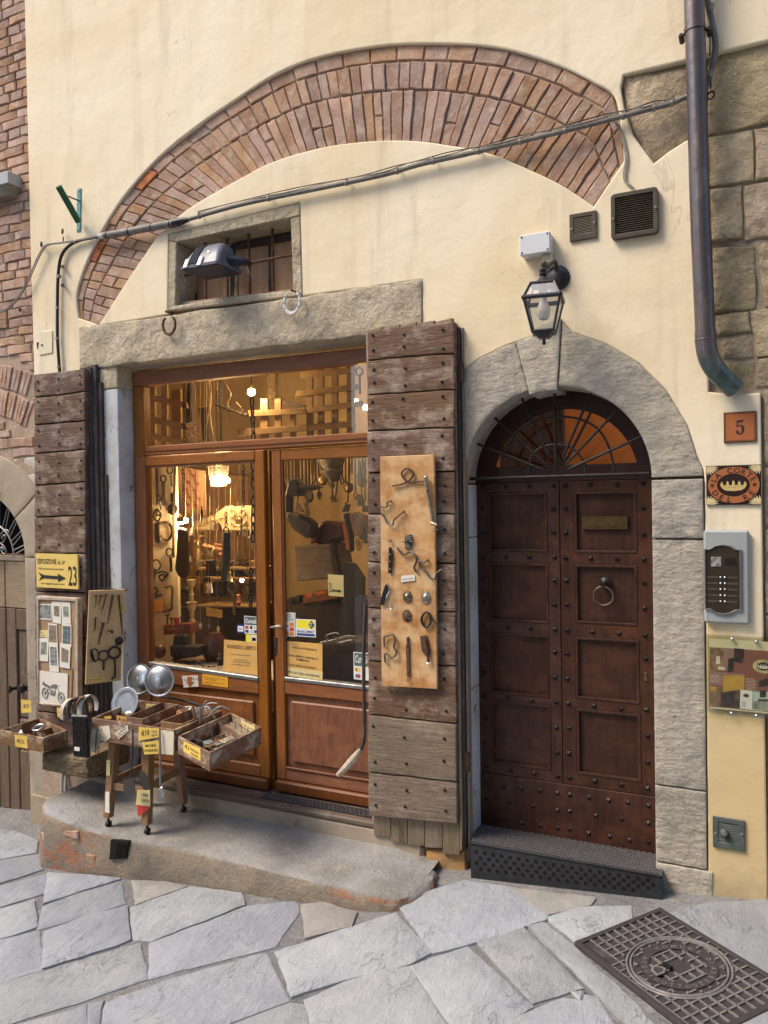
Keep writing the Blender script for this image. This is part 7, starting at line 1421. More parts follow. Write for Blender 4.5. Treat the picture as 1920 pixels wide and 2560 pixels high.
# long bar along the back of the tray, inner boxes, cluster of handles
MB().tube([P('C4', 1245, 362, -.06), P('C4', 1480, 395, -.05), P('C5', 740, 615, -.03)], .008, 6).build('lid_bar', 'black_iron', label='black bar lying along the back edge of the tray', cat='bar')
for lb, u0, v0, u1, v1, h in (('brown wooden inner box in the middle of the tray', .36, .12, .56, .90, .13), ('pale wooden inner box at the right of the tray', .72, .2, .97, .85, .12)):
    p = [b1_(u, v) for u, v in ((u0, v0), (u1, v0), (u1, v1), (u0, v1))]; t_, _ = tray('inner_box', lb, [(q.x, q.y) for q in p], .556, .556 + h, 'crate_wood' if u0 < .5 else 'stool_wood', .007)
rs = random.Random(4); hx = P('C5', 520, 680, -.25)
for k in range(9):
    a = hx + V((rs.uniform(-.13, .10), rs.uniform(-.06, .08), .0)); b = a + V((rs.uniform(-.16, .16), rs.uniform(-.06, .06), rs.uniform(.02, .05))); m_ = a.lerp(b, .5) + V((0, 0, rs.uniform(.005, .03)))
    a.z = .66 + rs.uniform(0, .03); MB().tube(spl([a, m_ + V((0, 0, .01)), b], 4), .005, 6).build('bent_wire', 'zinc', label='bent grey wire in the heap at the right of the tray', cat='wire', group='heap of bent wires in the tray', smooth=True)
s = thing('upright_pipe', 'thin upright metal pin standing in the heap of handles', 'pin', P('C5', 495, 780, -.33)); MB().rod(P('C5', 493, 780, -.33), P('C5', 494, 575, -.33), .006, 8).build('pin', 'zinc', s, smooth=True)
c_ = P('C5', 270, 655, -.16); mb = MB().ball((0, 0, 0), 1, 12); mb.v = [c_ + V((p.x * .036, p.y * .03, p.z * .018 + .012 * noise.noise(p * 3))) for p in mb.v]; mb.build('crumpled_wrapper', 'sticker_orange', label='crumpled orange wrapper in the tray', cat='wrapper', smooth=True)
mb = MB().ball((0, 0, 0), 1, 10); c_ = P('C4', 1005, 550, -.3); mb.v = [c_ + V((p.x * .025, p.y * .02, p.z * .012)) for p in mb.v]; mb.build('white_rag', 'paper_white', label='small white rag on the rim of the pewter plate', cat='rag', smooth=True)
# right drawer contents
for k, (u, v, a, m, lb) in enumerate(((.45, .50, .3, 'photo_teal', 'upper slate-grey mirror tile in the angled drawer'), (.62, .36, -.2, 'pewter', 'grey metal tile in the middle of the angled drawer'), (.72, .50, .6, 'zinc', 'small zinc plate right in the angled drawer'), (.30, .32, .9, 'photo_teal', 'dark mirror tile left in the angled drawer'), (.58, .58, 1.2, 'pewter', 'topmost grey metal tile in the angled drawer'))):
    p = b2_(u, v, .558 + k * .007); e1 = V((math.cos(a), math.sin(a), .1)) * .08; e2 = V((-math.sin(a), math.cos(a), .05)) * .055; MB().obox(p - e1 / 2 - e2 / 2, e1, e2, (0, 0, .005)).build('metal_tile', m, label=lb, cat='tile', group='tiles in the angled drawer', bevel=.001)
for u, v, lb in ((.22, .16, 'small black box in the near corner of the angled drawer'), (.7, .14, 'larger black box at the right wall of the angled drawer')): p = b2_(u, v, .556); t_, _ = tray('black_box', lb, [(p.x - .035, p.y - .025), (p.x + .035, p.y - .04), (p.x + .04, p.y + .03), (p.x - .03, p.y + .045)], p.z, p.z + .05, 'bag_dark', .003)
p = [b2_(u, v, .585) for u, v in ((.06, .76), (.94, .76), (.94, .95), (.06, .95))]; s = thing('nail_block', 'wooden block with upright nails at the back of the angled drawer', 'block', p[0]); MB().prism(p, (0, 0, .012)).build('block', 'board_grey', s)
for k in range(4): q = b2_(.2 + k * .2, .85, .597); MB().rod(q, q + V((0, 0, .04)), .002, 5).build('nail', 'rust_iron', s)
card('price_tag', 'yellow tag on the front of the angled drawer', 'price tag', 'C5', None, 0, 'card_yellow', [('€1', .5, .2, .4, .25, 'ink'), ('PEZZO', .28, .65, .5, .5, 'ink'), ('EACH', .28, .65, .15, .4, 'ink')], pts=[V((-2.83, -.489, 0)).lerp(V((-2.489, -.647, 0)), u) + V((-.0008, -.0025, z)) for u, z in ((.22, .632), (.74, .636), (.74, .572), (.2, .575))])
p_, q_ = V((-2.499, -.176, 0)), V((-2.848, .008, 0)); card('price_tag', 'cream label inside the far wall of the angled drawer', 'price tag', 'C5', None, 0, 'card_pale', [('1 € each', .4, .5, .3, .8, 'ink_soft')], pts=[q_.lerp(p_, u) + V((-.006, -.0125, z)) for u, z in ((.42, .634), (.86, .632), (.86, .595), (.42, .597))])
# left drawer contents
fc = b3_(.25, .35, .42); s = thing('tin_funnel', 'small white tin funnel in the narrow drawer', 'funnel', fc); MB().lathe([(.034, 0), (.030, .012), (.008, .05), (.006, .07)], fc + V((0, 0, .02)), (-.4, -.5, -.25), 16).build('cone', 'silver_paint', s, smooth=True)
rc = b3_(.32, .7, .46); s = thing('chrome_bezel', 'chromed ring in the narrow drawer', 'ring', rc); MB().ring(rc, .035, .007, (0, -.35, 1), 24, 8).build('ring', 'steel', s, smooth=True); MB().ring(rc + V((0, 0, -.008)), .020, .010, (0, -.35, 1), 18, 6).build('inner', 'bag_dark', s)
for k in range(3): q = b3_(.62 + k * .12, .28 + .1 * k, .40); s = thing('upright_nail', ('tall headed nail standing at the front of the narrow drawer', 'middle headed nail standing in the narrow drawer', 'last headed nail standing at the back of the narrow drawer')[k], 'nail', q); MB().rod(q, q + V((0, 0, .085 - .01 * k)), .003, 6).build('shank', 'rust_iron', s); MB().rod(q + V((0, 0, .083 - .01 * k)), q + V((0, 0, .088 - .01 * k)), .011, 10).build('head', 'rust_iron', s)
card('price_tag', 'yellow tag on the front of the narrow drawer', 'price tag', 'C6', [(200, 755), (372, 775), (380, 945), (212, 920)], -.424, 'card_yellow', [('€5', .45, .45, .35, .6, 'ink_soft')])
for lb, c, q, Y, a_, b_ in (('yellow paper flag on a stick in the narrow drawer', 'C6', [(288, 270), (425, 285), (438, 445), (290, 458)], -.36, (290, 265), (310, 600)), ('yellow paper flag on a stick in front of the notice board', 'C6', [(785, 380), (880, 400), (888, 515), (795, 510)], -.30, (782, 375), (815, 620))):
    s, _, _ = card('paper_flag', lb, 'flag', c, q, Y, 'card_yellow', [('€5', .35, .5, .4, .6, 'ink_soft')]); MB().rod(P(c, *a_, Y + .002), P(c, *b_, Y + .002), .0025, 5).build('stick', 'board_grey', s)
s = thing('rusty_rod', 'long rusty rod standing upright against the notice board', 'rod', P('C4', 410, 560, -.40)); MB().tube([P('C4', 425, 90, -.25), P('C4', 415, 330, -.32), P('C4', 408, 560, -.40)], .005, 6).build('rod', 'rust_iron', s, smooth=True)
# ================================================================== INSIDE THE SHOP
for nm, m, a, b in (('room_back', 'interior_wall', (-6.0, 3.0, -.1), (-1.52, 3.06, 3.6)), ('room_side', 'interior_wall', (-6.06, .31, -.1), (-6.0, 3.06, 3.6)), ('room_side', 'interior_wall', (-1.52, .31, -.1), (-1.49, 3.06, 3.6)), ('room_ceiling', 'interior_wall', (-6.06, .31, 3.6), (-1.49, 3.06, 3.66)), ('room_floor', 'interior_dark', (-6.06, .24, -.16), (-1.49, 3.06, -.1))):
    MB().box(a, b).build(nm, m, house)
def flat_(nm, lb, cat, c, pts, Y, mat, th=.012, bev=.0, grp=None): return MB().prism(PP(c, pts, Y), (0, th, 0)).build(nm, mat, label=lb, cat=cat, bevel=bev, group=grp)
def rod_(nm, lb, cat, c, pts, Y, r, mat, grp=None, k=4): return MB().tube(spl(PP(c, pts, Y), k) if len(pts) > 2 else PP(c, pts, Y), r, 6).build(nm, mat, label=lb, cat=cat, smooth=True, group=grp)
def chain(lb, c, x0, y0, x1, y1, Y, R=.016, r=.0035, mat='dark_iron', tall=1.3, end=None):
    s = thing('hanging_chain', lb, 'chain', P(c, x1, y1, Y), 'chains hanging in the shop window'); a, b = P(c, x0, y0, Y), P(c, x1, y1, Y); n = max(2, int((b - a).length / (R * tall * 1.55))); ms = []
    for k in (0, 1):
        mb = MB(); pts = [V((R * .62 * math.cos(t / 7 * math.pi), 0, R * tall * math.sin(t / 7 * math.pi))) for t in range(14)]
        if k: pts = [V((0, p.x, p.z)) for p in pts]
        mb.tube(pts, r, 5, closed=True); me = bpy.data.meshes.new('link'); me.from_pydata(mb.v, [], mb.f); me.materials.append(MT[mat]); me.shade_smooth(); ms.append(me)
    for i in range(n): link('link', ms[i % 2], a.lerp(b, (i + .5) / n), s)
    if end: MB().ring(b - V((0, 0, end)), end, r, (0, 1, .1), 18, 6).build('ring', mat, s, smooth=True)
def bulb(lb, c, x, y, Y, r, mat='bulb_warm', top=None):
    p = P(c, x, y, Y); s = thing('light_bulb', lb, 'light bulb', p - V((0, 0, r))); MB().ball(p, r, 16).build('globe', mat, s, smooth=True); MB().lathe([(r * .5, 0), (r * .5, r * .9), (.004, r * 1.1)], p + V((0, 0, r * .8)), (0, 0, 1), 10).build('socket', 'brass', s, smooth=True)
    if top: MB().rod(p + V((0, 0, r * 1.6)), V((p.x, p.y, top)), .003, 5).build('flex', 'dark_iron', s)
bulb('bare glowing bulb hanging behind the transom pane', 'D5', 797, 287, .85, .027, top=3.4)
bulb('left glowing globe bulb beside the wall of keys', 'D1', 565, 955, .80, .026)
bulb('smaller glowing globe bulb touching its twin beside the wall of keys', 'D1', 632, 948, .83, .018)
bulb('tiny glowing bulb low among the hanging chains', 'D2', 1408, 285, .75, .013, 'bulb_small')
bulb('small glowing bulb at the shutter end of the transom', 'D5', 1612, 397, 1.7, .022, 'bulb_small'); bulb('faint small bulb beside the right wooden grate', 'D5', 1545, 347, 2.2, .018, 'bulb_small')
# glass lantern
s = thing('glass_lantern', 'lit conical glass lantern hanging in the shop', 'lantern', P('D1', 1090, 470, 1.2)); lc2 = P('D1', 1085, 370, 1.2); MB().ball(lc2, .034, 14).build('bulb', 'bulb_small', s, smooth=True); MB().ball(P('D1', 1215, 395, 1.25), .02, 12).build('bulb', 'bulb_small', s, smooth=True)
T0, B0 = P('D1', 1080, 190, 1.2), P('D1', 1090, 475, 1.2); mb = MB(); n = 20
for p, r in ((T0, .085), (B0, .062)): mb.v += [p + V((r * math.cos(2 * math.pi * i / n), r * math.sin(2 * math.pi * i / n), 0)) for i in range(n)]
mb.f = [(i, (i + 1) % n, n + (i + 1) % n, n + i) for i in range(n)]; mb.build('shade', 'lantern_glass', s, smooth=True); MB().ring(T0, .086, .004, (0, 0, 1), 20, 5).build('rim', 'dark_iron', s); MB().rod(T0, T0 + V((0, 0, .6)), .005, 5).build('stem', 'dark_iron', s)
# wall of keys
wk = MB().box((P('D1', -500, 800, .9).x, .9, .55), (P('D1', 500, 800, .9).x, .93, 2.36)).build('display_panel', 'interior_white', label='white panel hung with old keys and ironwork inside the window', cat='display panel')
KY = .875; mI = 'dark_iron'
def keyish(lb, c, cx, cy, R, r, stem, rs=.010, nm='iron_key'):
    s = thing(nm, lb, 'key', P(c, *stem[-1], KY), 'old keys on the white panel'); MB().ring(P(c, cx, cy, KY), R, r, (0, 1, 0), 22, 6).build('bow', mI, s, smooth=True); MB().tube(PP(c, stem, KY), rs, 6).build('shank', mI, s, smooth=True)
keyish('large wrench-like key with round bow near the top of the white panel', 'D1', 322, 370, .026, .006, [(320, 425), (322, 560), (330, 735)], .013)
keyish('looped hook key right of the large wrench-like key', 'D1', 412, 250, .028, .0055, [(425, 320), (435, 400), (440, 475)], .007)
keyish('key with thick shank below the ornate cross on the white panel', 'D1', 405, 1385, .03, .006, [(420, 1450), (428, 1560), (428, 1655)], .011)
keyish('biggest open ring key at the lower left of the white panel', 'D2', 225, 70, .041, .006, [(205, 150), (185, 260), (180, 340)], .010)
keyish('double looped key below the biggest ring key', 'D2', 208, 425, .026, .006, [(140, 535), (215, 505), (300, 480)], .007)
keyish('small ring bunch near the long rod on the white panel', 'D1', 270, 635, .018, .004, [(265, 680), (290, 800)], .005)
rod_('iron_rod', 'long straight iron rod at the top left of the white panel', 'rod', 'D1', [(228, 130), (235, 730)], KY, .010, mI); rod_('chain_rod', 'tall beaded rod between the keys and the striped flag', 'rod', 'D1', [(487, 190), (470, 650), (462, 900), (462, 1460)], KY - .02, .010, mI); rod_('iron_clasp', 'ornate iron cross on the white panel', 'ironwork', 'D1', [(235, 785), (290, 870), (240, 955), (180, 880), (235, 785), (235, 870), (290, 870)], KY, .006, mI)
flat_('flat_bar', 'short flat iron bar beside the big horseshoe', 'bar', 'D1', [(200, 985), (255, 980), (258, 1240), (235, 1262), (205, 1220)], KY, mI); rod_('big_horseshoe', 'large open iron horseshoe on the white panel', 'horseshoe', 'D1', [(310, 985), (350, 970), (410, 1000), (445, 1080), (435, 1160), (385, 1215), (320, 1200), (278, 1150)], KY, .011, 'rust_iron')
s = thing('lock_plate_disc', 'round jagged lock plate on the white panel', 'lock plate', P('D1', 440, 870, KY)); MB().prism([P('D1', 442 + (72 if k % 2 else 60) * math.cos(k * math.pi / 9), 790 + (85 if k % 2 else 70) * math.sin(k * math.pi / 9), KY) for k in range(18)], (0, .012, 0)).build('plate', 'dark_iron', s); MB().prism(PP('D1', [(425, 690), (420, 570), (450, 560), (460, 700)], KY), (0, .01, 0)).build('tongue', 'dark_iron', s)
rod_('ornate_clasp', 'cluster of small iron rings beside the biggest ring key', 'ironwork', 'D2', [(240, 180), (310, 160), (380, 190), (340, 240), (300, 290), (265, 230), (310, 200), (350, 220)], KY, .008, mI); rod_('c_clamp', 'rusty C-shaped clamp leaning on the white panel', 'clamp', 'D2', [(350, 378), (430, 355), (448, 420), (440, 600), (435, 680), (320, 712)], KY, .009, 'rust_iron')
card('paper_note', 'orange printed card on the white panel inside the window', 'note', 'D2', [(134, 570), (316, 545), (316, 705), (134, 725)], .86, 'paper_orange', [('Non toccare', .16, .5, .6, .7, 'ink_brown'), ('grazie', .16, .4, .3, .4, 'ink_brown')]); card('paper_poster', 'curling cream printed sheet below the orange card', 'poster', 'D2', [(142, 800), (285, 780), (372, 1070), (185, 1160)], .62, 'paper_cream', [('A N T I C O', .07, .5, .4, .7, 'ink_soft'), ('ferri vecchi', .06, .5, .75, .6, 'ink_soft')])
# window bottom
MB().box((P('D2', 60, 1400, .2).x, .19, .60), (xc + .02, .75, .795)).build('window_shelf', 'frame_white', label='pale display shelf inside the shop window', cat='shelf')
p = P('D2', 262, 1262, .40); s = thing('leather_ball', 'brown leather ball at the corner of the window shelf', 'ball', p - V((0, 0, .05))); MB().ball(p, .048, 20).build('ball', 'leather_ball', s, smooth=True)
s = thing('iron_box', 'dark iron anvil block on the window shelf', 'anvil', P('D2', 600, 1370, .42)); MB().prism(PP('D2', [(400, 1185), (790, 1200), (765, 1345), (480, 1375), (410, 1330)], .42), (0, .12, 0)).build('block', 'dark_iron', s, bevel=.008); MB().prism(PP('D2', [(460, 1040), (600, 1040), (640, 1190), (440, 1190)], .46), (0, .06, 0)).build('top', 'dark_iron', s, bevel=.008)
p = P('D2', 1040, 1200, .60); s = thing('brown_jar', 'large round brown jar behind the amber notice', 'jar', p - V((0, 0, .1))); MB().lathe([(.05, -.10), (.085, -.06), (.095, 0), (.08, .06), (.05, .085), (.045, .1)], p, (0, 0, 1), 24).build('jar', 'leather_ball', s, smooth=True)
p = P('D2', 1112, 1380, .28); s = thing('weight_knob', 'small dark weight on the window shelf beside the notice', 'weight', p - V((0, 0, .02))); MB().lathe([(.02, -.035), (.022, .01), (.01, .02), (.013, .035), (.003, .045)], p, (0, 0, 1), 14).build('weight', 'dark_iron', s, smooth=True)
rs = random.Random(9)
for k in range(26):
    x = rs.uniform(430, 1130); y = 1385 + rs.uniform(-35, 45) + (x - 430) * .06; a = P('D2', x, y, .30 + rs.random() * .2); a.z = .803; t = rs.uniform(0, 3.1); d = V((math.cos(t), math.sin(t) * .6, .0)) * rs.uniform(.02, .05); MB().tube([a, a + d * .5 + V((0, 0, .008)), a + d], .004, 5).build('old_key', 'dark_iron', label='dark old key in the scatter on the window shelf', cat='key', group='keys scattered on the window shelf', smooth=True)
s = thing('wooden_rack', 'small wooden block rack with bits and a red cup', 'rack', P('D2', 500, 1035, .55)); MB().prism(PP('D2', [(315, 900), (690, 875), (700, 1018), (318, 1038)], .55), (0, .1, 0)).build('block', 'red_wood', s, bevel=.004); MB().prism(PP('D2', [(375, 935), (600, 915), (605, 960), (375, 978)], .548), (0, .001, 0)).build('label', 'cloth_pink', s)
for x, h in ((378, 130), (440, 90), (575, 100)): MB().rod(P('D2', x, 895, .58), P('D2', x, 895 - h, .58), .005, 6).rod(P('D2', x - 22, 895 - h, .58), P('D2', x + 22, 895 - h, .58), .006, 6).build('bit', 'dark_iron', s)
MB().lathe([(.016, 0), (.022, .05), (.02, .055)], P('D2', 510, 905, .52), (0, 0, 1), 14).build('cup', 'red_bit', s, smooth=True)
# turned spindle
s = thing('turned_candlestick', 'tall turned cream candlestick column inside the window', 'candlestick', P('D2', 720, 1180, .7)); zz_ = lambda y: P('D2', 725, y, .7).z; p = P('D2', 725, 1180, .7); prof = [(.02, 1190), (.02, 1000), (.028, 985), (.028, 950), (.014, 930), (.014, 870), (.024, 855), (.024, 830), (.012, 810), (.018, 780), (.018, 700), (.026, 690), (.030, 610), (.042, 585), (.016, 570), (.016, 500), (.022, 480), (.013, 460), (.013, 390), (.022, 370), (.030, 300), (.032, 275), (.01, 268)]
MB().lathe([(r, zz_(y) - zz_(1190)) for r, y in prof], V((p.x, p.y, zz_(1190))), (0, 0, 1), 16).build('column', 'cream_carved', s, smooth=True)
# hanging dark shapes
flat_('leather_sheath', 'big dark hanging leather saddle flap by the globe bulbs', 'leather', 'D1', [(505, 1060), (560, 1040), (640, 1080), (660, 1300), (665, 1640), (640, 1720), (590, 1760), (520, 1720), (470, 1620), (495, 1400)], .78, 'bag_dark', .03, .01); flat_('leather_pouch', 'dark rounded leather pouch hanging above the wooden rack', 'pouch', 'D2', [(545, 410), (600, 370), (660, 390), (690, 450), (690, 640), (545, 640)], .72, 'bag_dark', .04, .012); flat_('leather_apron', 'brown-black leather strip below the leather pouch', 'leather', 'D2', [(555, 650), (700, 645), (700, 870), (580, 860)], .76, 'shutter_back', .02, .006)
rod_('knife_sheath', 'long slim dark sheath hanging on a chain ring', 'sheath', 'D1', [(1192, 1110), (1190, 1400), (1180, 1650), (1178, 1780)], .60, .030, 'bag_dark'); flat_('hanging_box', 'dark square padlock box hanging among the strings', 'box', 'D1', [(905, 1490), (1030, 1488), (1028, 1660), (1015, 1720), (915, 1720), (900, 1640)], .62, 'dark_iron', .03, .006); s = thing('twin_funnels', 'two small white cones hanging below the padlock box', 'cone', P('D2', 962, 460, .6))
for x in (945, 982): MB().lathe([(.014, 0), (.005, .075), (.002, .08)], P('D2', x, 455, .60), (0, 0, 1), 12).build('cone', 'silver_paint', s, smooth=True)
rod_('spindle_bobbin', 'thin dark spindle in front of the striped flag', 'spindle', 'D1', [(848, 745), (852, 850), (846, 965)], .7, [.004] * 3 + [.010] * 3 + [.008] * 2 + [.002], 'dark_iron')
# plumb bobs on strings
for lb, x, y0, y1, m in (('white plumb bob on a thin string', 835, 870, 960, 'silver_paint'), ('grey plumb bob on a thin string', 958, 880, 955, 'zinc'), ('yellow-tipped plumb bob on a thin string', 1080, 915, 1018, 'card_pale')):
    s = thing('plumb_bob', lb, 'plumb bob', P('D2', x, y1, .5), 'plumb bobs in the shop window'); a, b = P('D2', x, y0, .5), P('D2', x, y1, .5); MB().lathe([(.003, 0), (.011, -.012), (.010, -.028), (.001, -(a - b).length)], a, (0, 0, 1), 12).build('bob', m, s, smooth=True); MB().rod(a, V((a.x, a.y, P('D1', x, -250, .5).z)), .0014, 4).build('cord', 'string', s)
sx_list = (700, 765, 890, 920, 968, 1020, 1270, 1300, 1400, 1490); words = ('leftmost', 'second', 'third', 'fourth', 'fifth', 'sixth', 'seventh', 'eighth', 'ninth', 'last')
for i, x in enumerate(sx_list): rod_('hanging_string', words[i] + ' pale string in the curtain of strings counted from the white panel', 'string', 'D1', [(x, -1250), (x + (i % 3) * 3, 1100 + (i * 131) % 500)], .45 + .05 * (i % 4), .0016 + .0008 * (i % 2), 'string', 'strings hanging in the shop window')
card('paper_note', 'orange card hanging behind the plumb bobs', 'note', 'D2', [(918, 655), (1138, 692), (1135, 802), (915, 766)], .56, 'paper_orange', [('Articoli da collezione', .16, .5, .66, .85, 'ink_brown'), ('chiedere il prezzo', .16, .5, .4, .8, 'ink_brown')])
chain('thin chain in front of the striped flag', 'D1', 600, 190, 600, 830, .60, .014, .003); chain('heavy black chain of long links by the window stile', 'D1', 1565, -120, 1562, 1240, .42, .022, .0055, tall=1.7); chain('rusty chain hanging above the carved headboard', 'D1', 1422, 190, 1430, 760, .8, .017, .004, 'rust_iron'); chain('short chain holding the slim dark sheath', 'D1', 1188, 830, 1190, 1040, .60, .015, .004, end=.022); chain('thin chain ending in a ring behind the transom', 'D5', 316, 215, 316, 610, .6, .014, .0032, end=.022); chain('fine chain behind the transom beside the ropes', 'D5', 580, 190, 580, 640, .7, .012, .003); chain('heavy chain behind the transom below the bare bulb', 'D5', 800, 330, 812, 640, .62, .022, .0055, tall=1.7); chain('dark chain low beside the window stile', 'D2', 1535, 120, 1530, 660, .5, .02, .006)
rod_('beaded_chain', 'string of bright beads below a wire ring', 'beads', 'D2', [(1270, 430), (1295, 520), (1305, 600), (1300, 700), (1310, 755)], .5, .010, 'brass'); s = thing('wire_ring', 'bright wire ring holding the bead string', 'ring', P('D2', 1272, 430, .5)); MB().ring(P('D2', 1272, 370, .5), .035, .003, (0, 1, 0), 24, 6).build('ring', 'brass', s, smooth=True)
p = P('D2', 1360, 560, .8); s = thing('wooden_pestle', 'turned orange wooden pestle among the chains', 'pestle', P('D2', 1360, 640, .8)); MB().lathe([(.01, -.04), (.022, -.01), (.014, .0), (.016, .03), (.02, .04), (.005, .045)], p, (0, 0, 1), 14).build('pestle', 'red_wood', s, smooth=True)
# striped flag
fq = PP('D1', [(500, 195), (895, 262), (915, 870), (615, 850)], 1.25); fb = MB().prism(fq, (0, .006, 0)).build('striped_flag', 'cloth_pink', label='pink flag with red zigzag pattern hanging in the shop', cat='flag')
for r in range(6):
    for k in range(3):
        u = .04 + k * .34 + (.12 if r % 2 else 0); v = .97 - r * .165; z_ = [(u, v), (u + .17, v - .03), (u + .13, v - .07), (u + .30, v - .10), (u + .24, v - .17), (u + .08, v - .12), (u + .12, v - .08)]
        if u + .3 < 1.02 and v > .15: MB().prism([on(fq, min(.99, a), max(.01, b), V((0, 1, 0)), .001) for a, b in z_], (0, -.0008, 0)).build('zigzag', 'cloth_red', fb)
# wardrobe, headboard
flat_('wardrobe', 'tall orange-brown wooden wardrobe behind the headboard', 'wardrobe', 'D1', [(640, 250), (1330, 330), (1330, 1900), (640, 1800)], 1.9, 'stool_wood', .5); hbp = PP('D1', [(702, 968), (830, 935), (1000, 880), (1110, 800), (1180, 752), (1245, 742), (1305, 770), (1335, 752), (1440, 742), (1640, 745), (1640, 1085), (705, 1078)], 1.35); hb_ = thing('carved_headboard', 'cream carved wooden headboard standing behind the strings', 'headboard', hbp[-1]); MB().prism(hbp, (0, .05, 0)).build('board', 'cream_carved', hb_, bevel=.006); MB().prism([p - V((0, .012, 0)) for p in PP('D1', [(705, 1040), (1640, 1045), (1640, 1082), (705, 1078)], 1.35)], (0, .012, 0)).build('base_rail', 'cream_carved', hb_, bevel=.003)
for pts, r in (([(1230, 830), (1270, 900), (1320, 850), (1290, 790), (1245, 800)], .010), ([(1450, 830), (1420, 900), (1380, 860), (1400, 800), (1440, 800)], .010), ([(1260, 960), (1330, 1010), (1380, 1020), (1440, 990), (1470, 950)], .012), ([(790, 1030), (950, 960), (1180, 900)], .006)): MB().tube(spl([P('D1', x, y, 1.345) for x, y in pts], 5), r, 6).build('carved_scroll', 'cream_carved', hb_, smooth=True)
p = P('D1', 820, 1500, 1.2); s = thing('brass_column', 'dark brass bedpost column below the headboard', 'bedpost', p); hN = P('D1', 820, 1090, 1.2).z - p.z; MB().lathe([(.05, 0), (.04, hN * .5), (.032, hN * .75), (.05, hN * .8), (.03, hN * .86), (.036, hN * .95), (.01, hN)], p, (0, 0, 1), 18).build('column', 'aged_bronze', s, smooth=True)
for lb, q, r in (('upper red-handled hammer on the rack', [(880, 1292), (1150, 1358)], .016), ('lower red-handled hammer on the rack', [(1040, 1400), (1160, 1425)], .014), ('short red handle above the hammers', [(1030, 1275), (1145, 1292)], .010)): rod_('hammer_handle', lb, 'hammer', 'D1', q, .95, r, 'red_wood')
for i, (y0, x0, x1, lb) in enumerate(((115, 810, 1640, 'upper pale shelf plank behind the hanging chains'), (245, 820, 1640, 'middle pale shelf plank behind the hanging chains'), (640, 750, 1640, 'lower pale shelf plank behind the orange card'))): flat_('shelf_plank', lb, 'shelf', 'D2', [(x0, y0 - 12), (x1, y0 - 6), (x1, y0 + 14), (x0, y0 + 12)], 1.0 - .1 * (i == 2), 'grate_wood', .2)
rs = random.Random(2); blbl = ('dark box', 'dark tin', 'iron lock', 'brown crock', 'dark case', 'iron cog', 'rusty tool', 'dark jar', 'brown pot', 'iron block', 'dark chest', 'rusty vice')
for i in range(24):
    x = 760 + (i % 8) * 108; y = (60, 190, 420)[i // 8]; w = rs.uniform(40, 80); h = rs.uniform(40, 90) if i < 16 else rs.uniform(120, 200); flat_('shelf_item', '%s standing on the %s shelf behind the candlestick' % (blbl[i % 12], ('upper', 'middle', 'lower')[i // 8]), 'ironware', 'D2', [(x, y - h * .5), (x + w * .5, y - h * .65), (x + w, y - h * .5), (x + w * 1.1, y + h * .45), (x - 5, y + h * .5)], 1.08 + .02 * (i % 3), ('interior_dark', 'dark_iron', 'rust_iron', 'shutter_back', 'brass')[(i * 7) % 5], .08, .006, 'ironware on the shelves')
flat_('dark_backdrop', 'large dark cabinet filling the back of the window', 'backdrop', 'D2', [(700, 640), (1700, 640), (1700, 1420), (700, 1380)], 1.15, 'interior_dark', .4)  # plain dark block standing in for the dark background
# transom: wooden grates, ropes, runner
def grate(lb, Y, vs, hs, mat='grate_wood'):
    s = thing('wooden_grate', lb, 'grate', P('D5', vs[0][0], vs[0][3], Y), 'wooden grates behind the transom')
    for x0, y0, x1, y1, w in vs: MB().prism(PP('D5', [(x0 - w, y0), (x0 + w, y0 - 4), (x1 + w, y1), (x1 - w, y1 + 4)], Y), (0, .02, 0)).build('upright_slat', mat, s, bevel=.002)
    for x0, y0, x1, y1, w in hs: MB().prism(PP('D5', [(x0, y0 - w), (x1, y1 - w), (x1 + 8, y1 + w - 6), (x0 - 6, y0 + w)], Y - .021), (0, .02, 0)).build('cross_slat', mat, s, bevel=.002)
grate('wooden slat grate at the stone-jamb end of the transom', .62, [(85, 200, 85, 720, 22), (172, 180, 172, 720, 20), (255, 270, 262, 720, 34)], [(20, 315, 330, 385, 24), (20, 470, 330, 540, 24), (20, 590, 330, 655, 24)])
grate('big wooden slat grate at the shutter end of the transom', 1.0, [(1208, 150, 1212, 600, 22), (1288, 100, 1290, 600, 22), (1390, 100, 1390, 600, 22), (1500, 90, 1505, 590, 26)], [(1150, 165, 1535, 130, 24), (1115, 300, 1560, 250, 22), (1120, 425, 1585, 370, 22), (1150, 545, 1530, 515, 24)])
grate('yellowish wooden grate lit by the bare bulb', .95, [(885, 335, 885, 640, 26), (985, 335, 985, 640, 22), (1090, 420, 1090, 640, 18)], [(770, 440, 1180, 425, 22), (700, 575, 1190, 545, 24)])
for lb, pts, r, m, Y in (('dark sled runner curving behind the strings', [(540, 370), (600, 395), (680, 425), (770, 455)], .016, 'shutter_back', .9), ('dark curved bow resting behind the lit grate', [(990, 340), (1060, 370), (1120, 385), (1180, 400)], .022, 'shutter_back', 1.15), ('rough dark post hung with rope behind the transom', [(948, 120), (946, 420)], .045, 'timber_rot', 1.3), ('frayed rope with knot behind the transom', [(490, 200), (505, 320), (498, 440), (520, 600), (545, 660)], .008, 'rope', .7), ('pale rope behind the fine chain', [(510, 190), (500, 330), (485, 450), (470, 560)], .006, 'rope', .65), ('curled wire loop behind the strings', [(600, 210), (650, 300), (625, 380), (700, 420), (760, 380)], .003, 'string', .7), ('looped cord near the bare bulb', [(690, 360), (740, 430), (700, 440), (740, 370), (760, 300)], .003, 'string', .75)): rod_('curved_wood' if r > .01 else 'hanging_rope', lb, 'wood' if r > .01 else 'rope', 'D5', pts, Y, r, m)
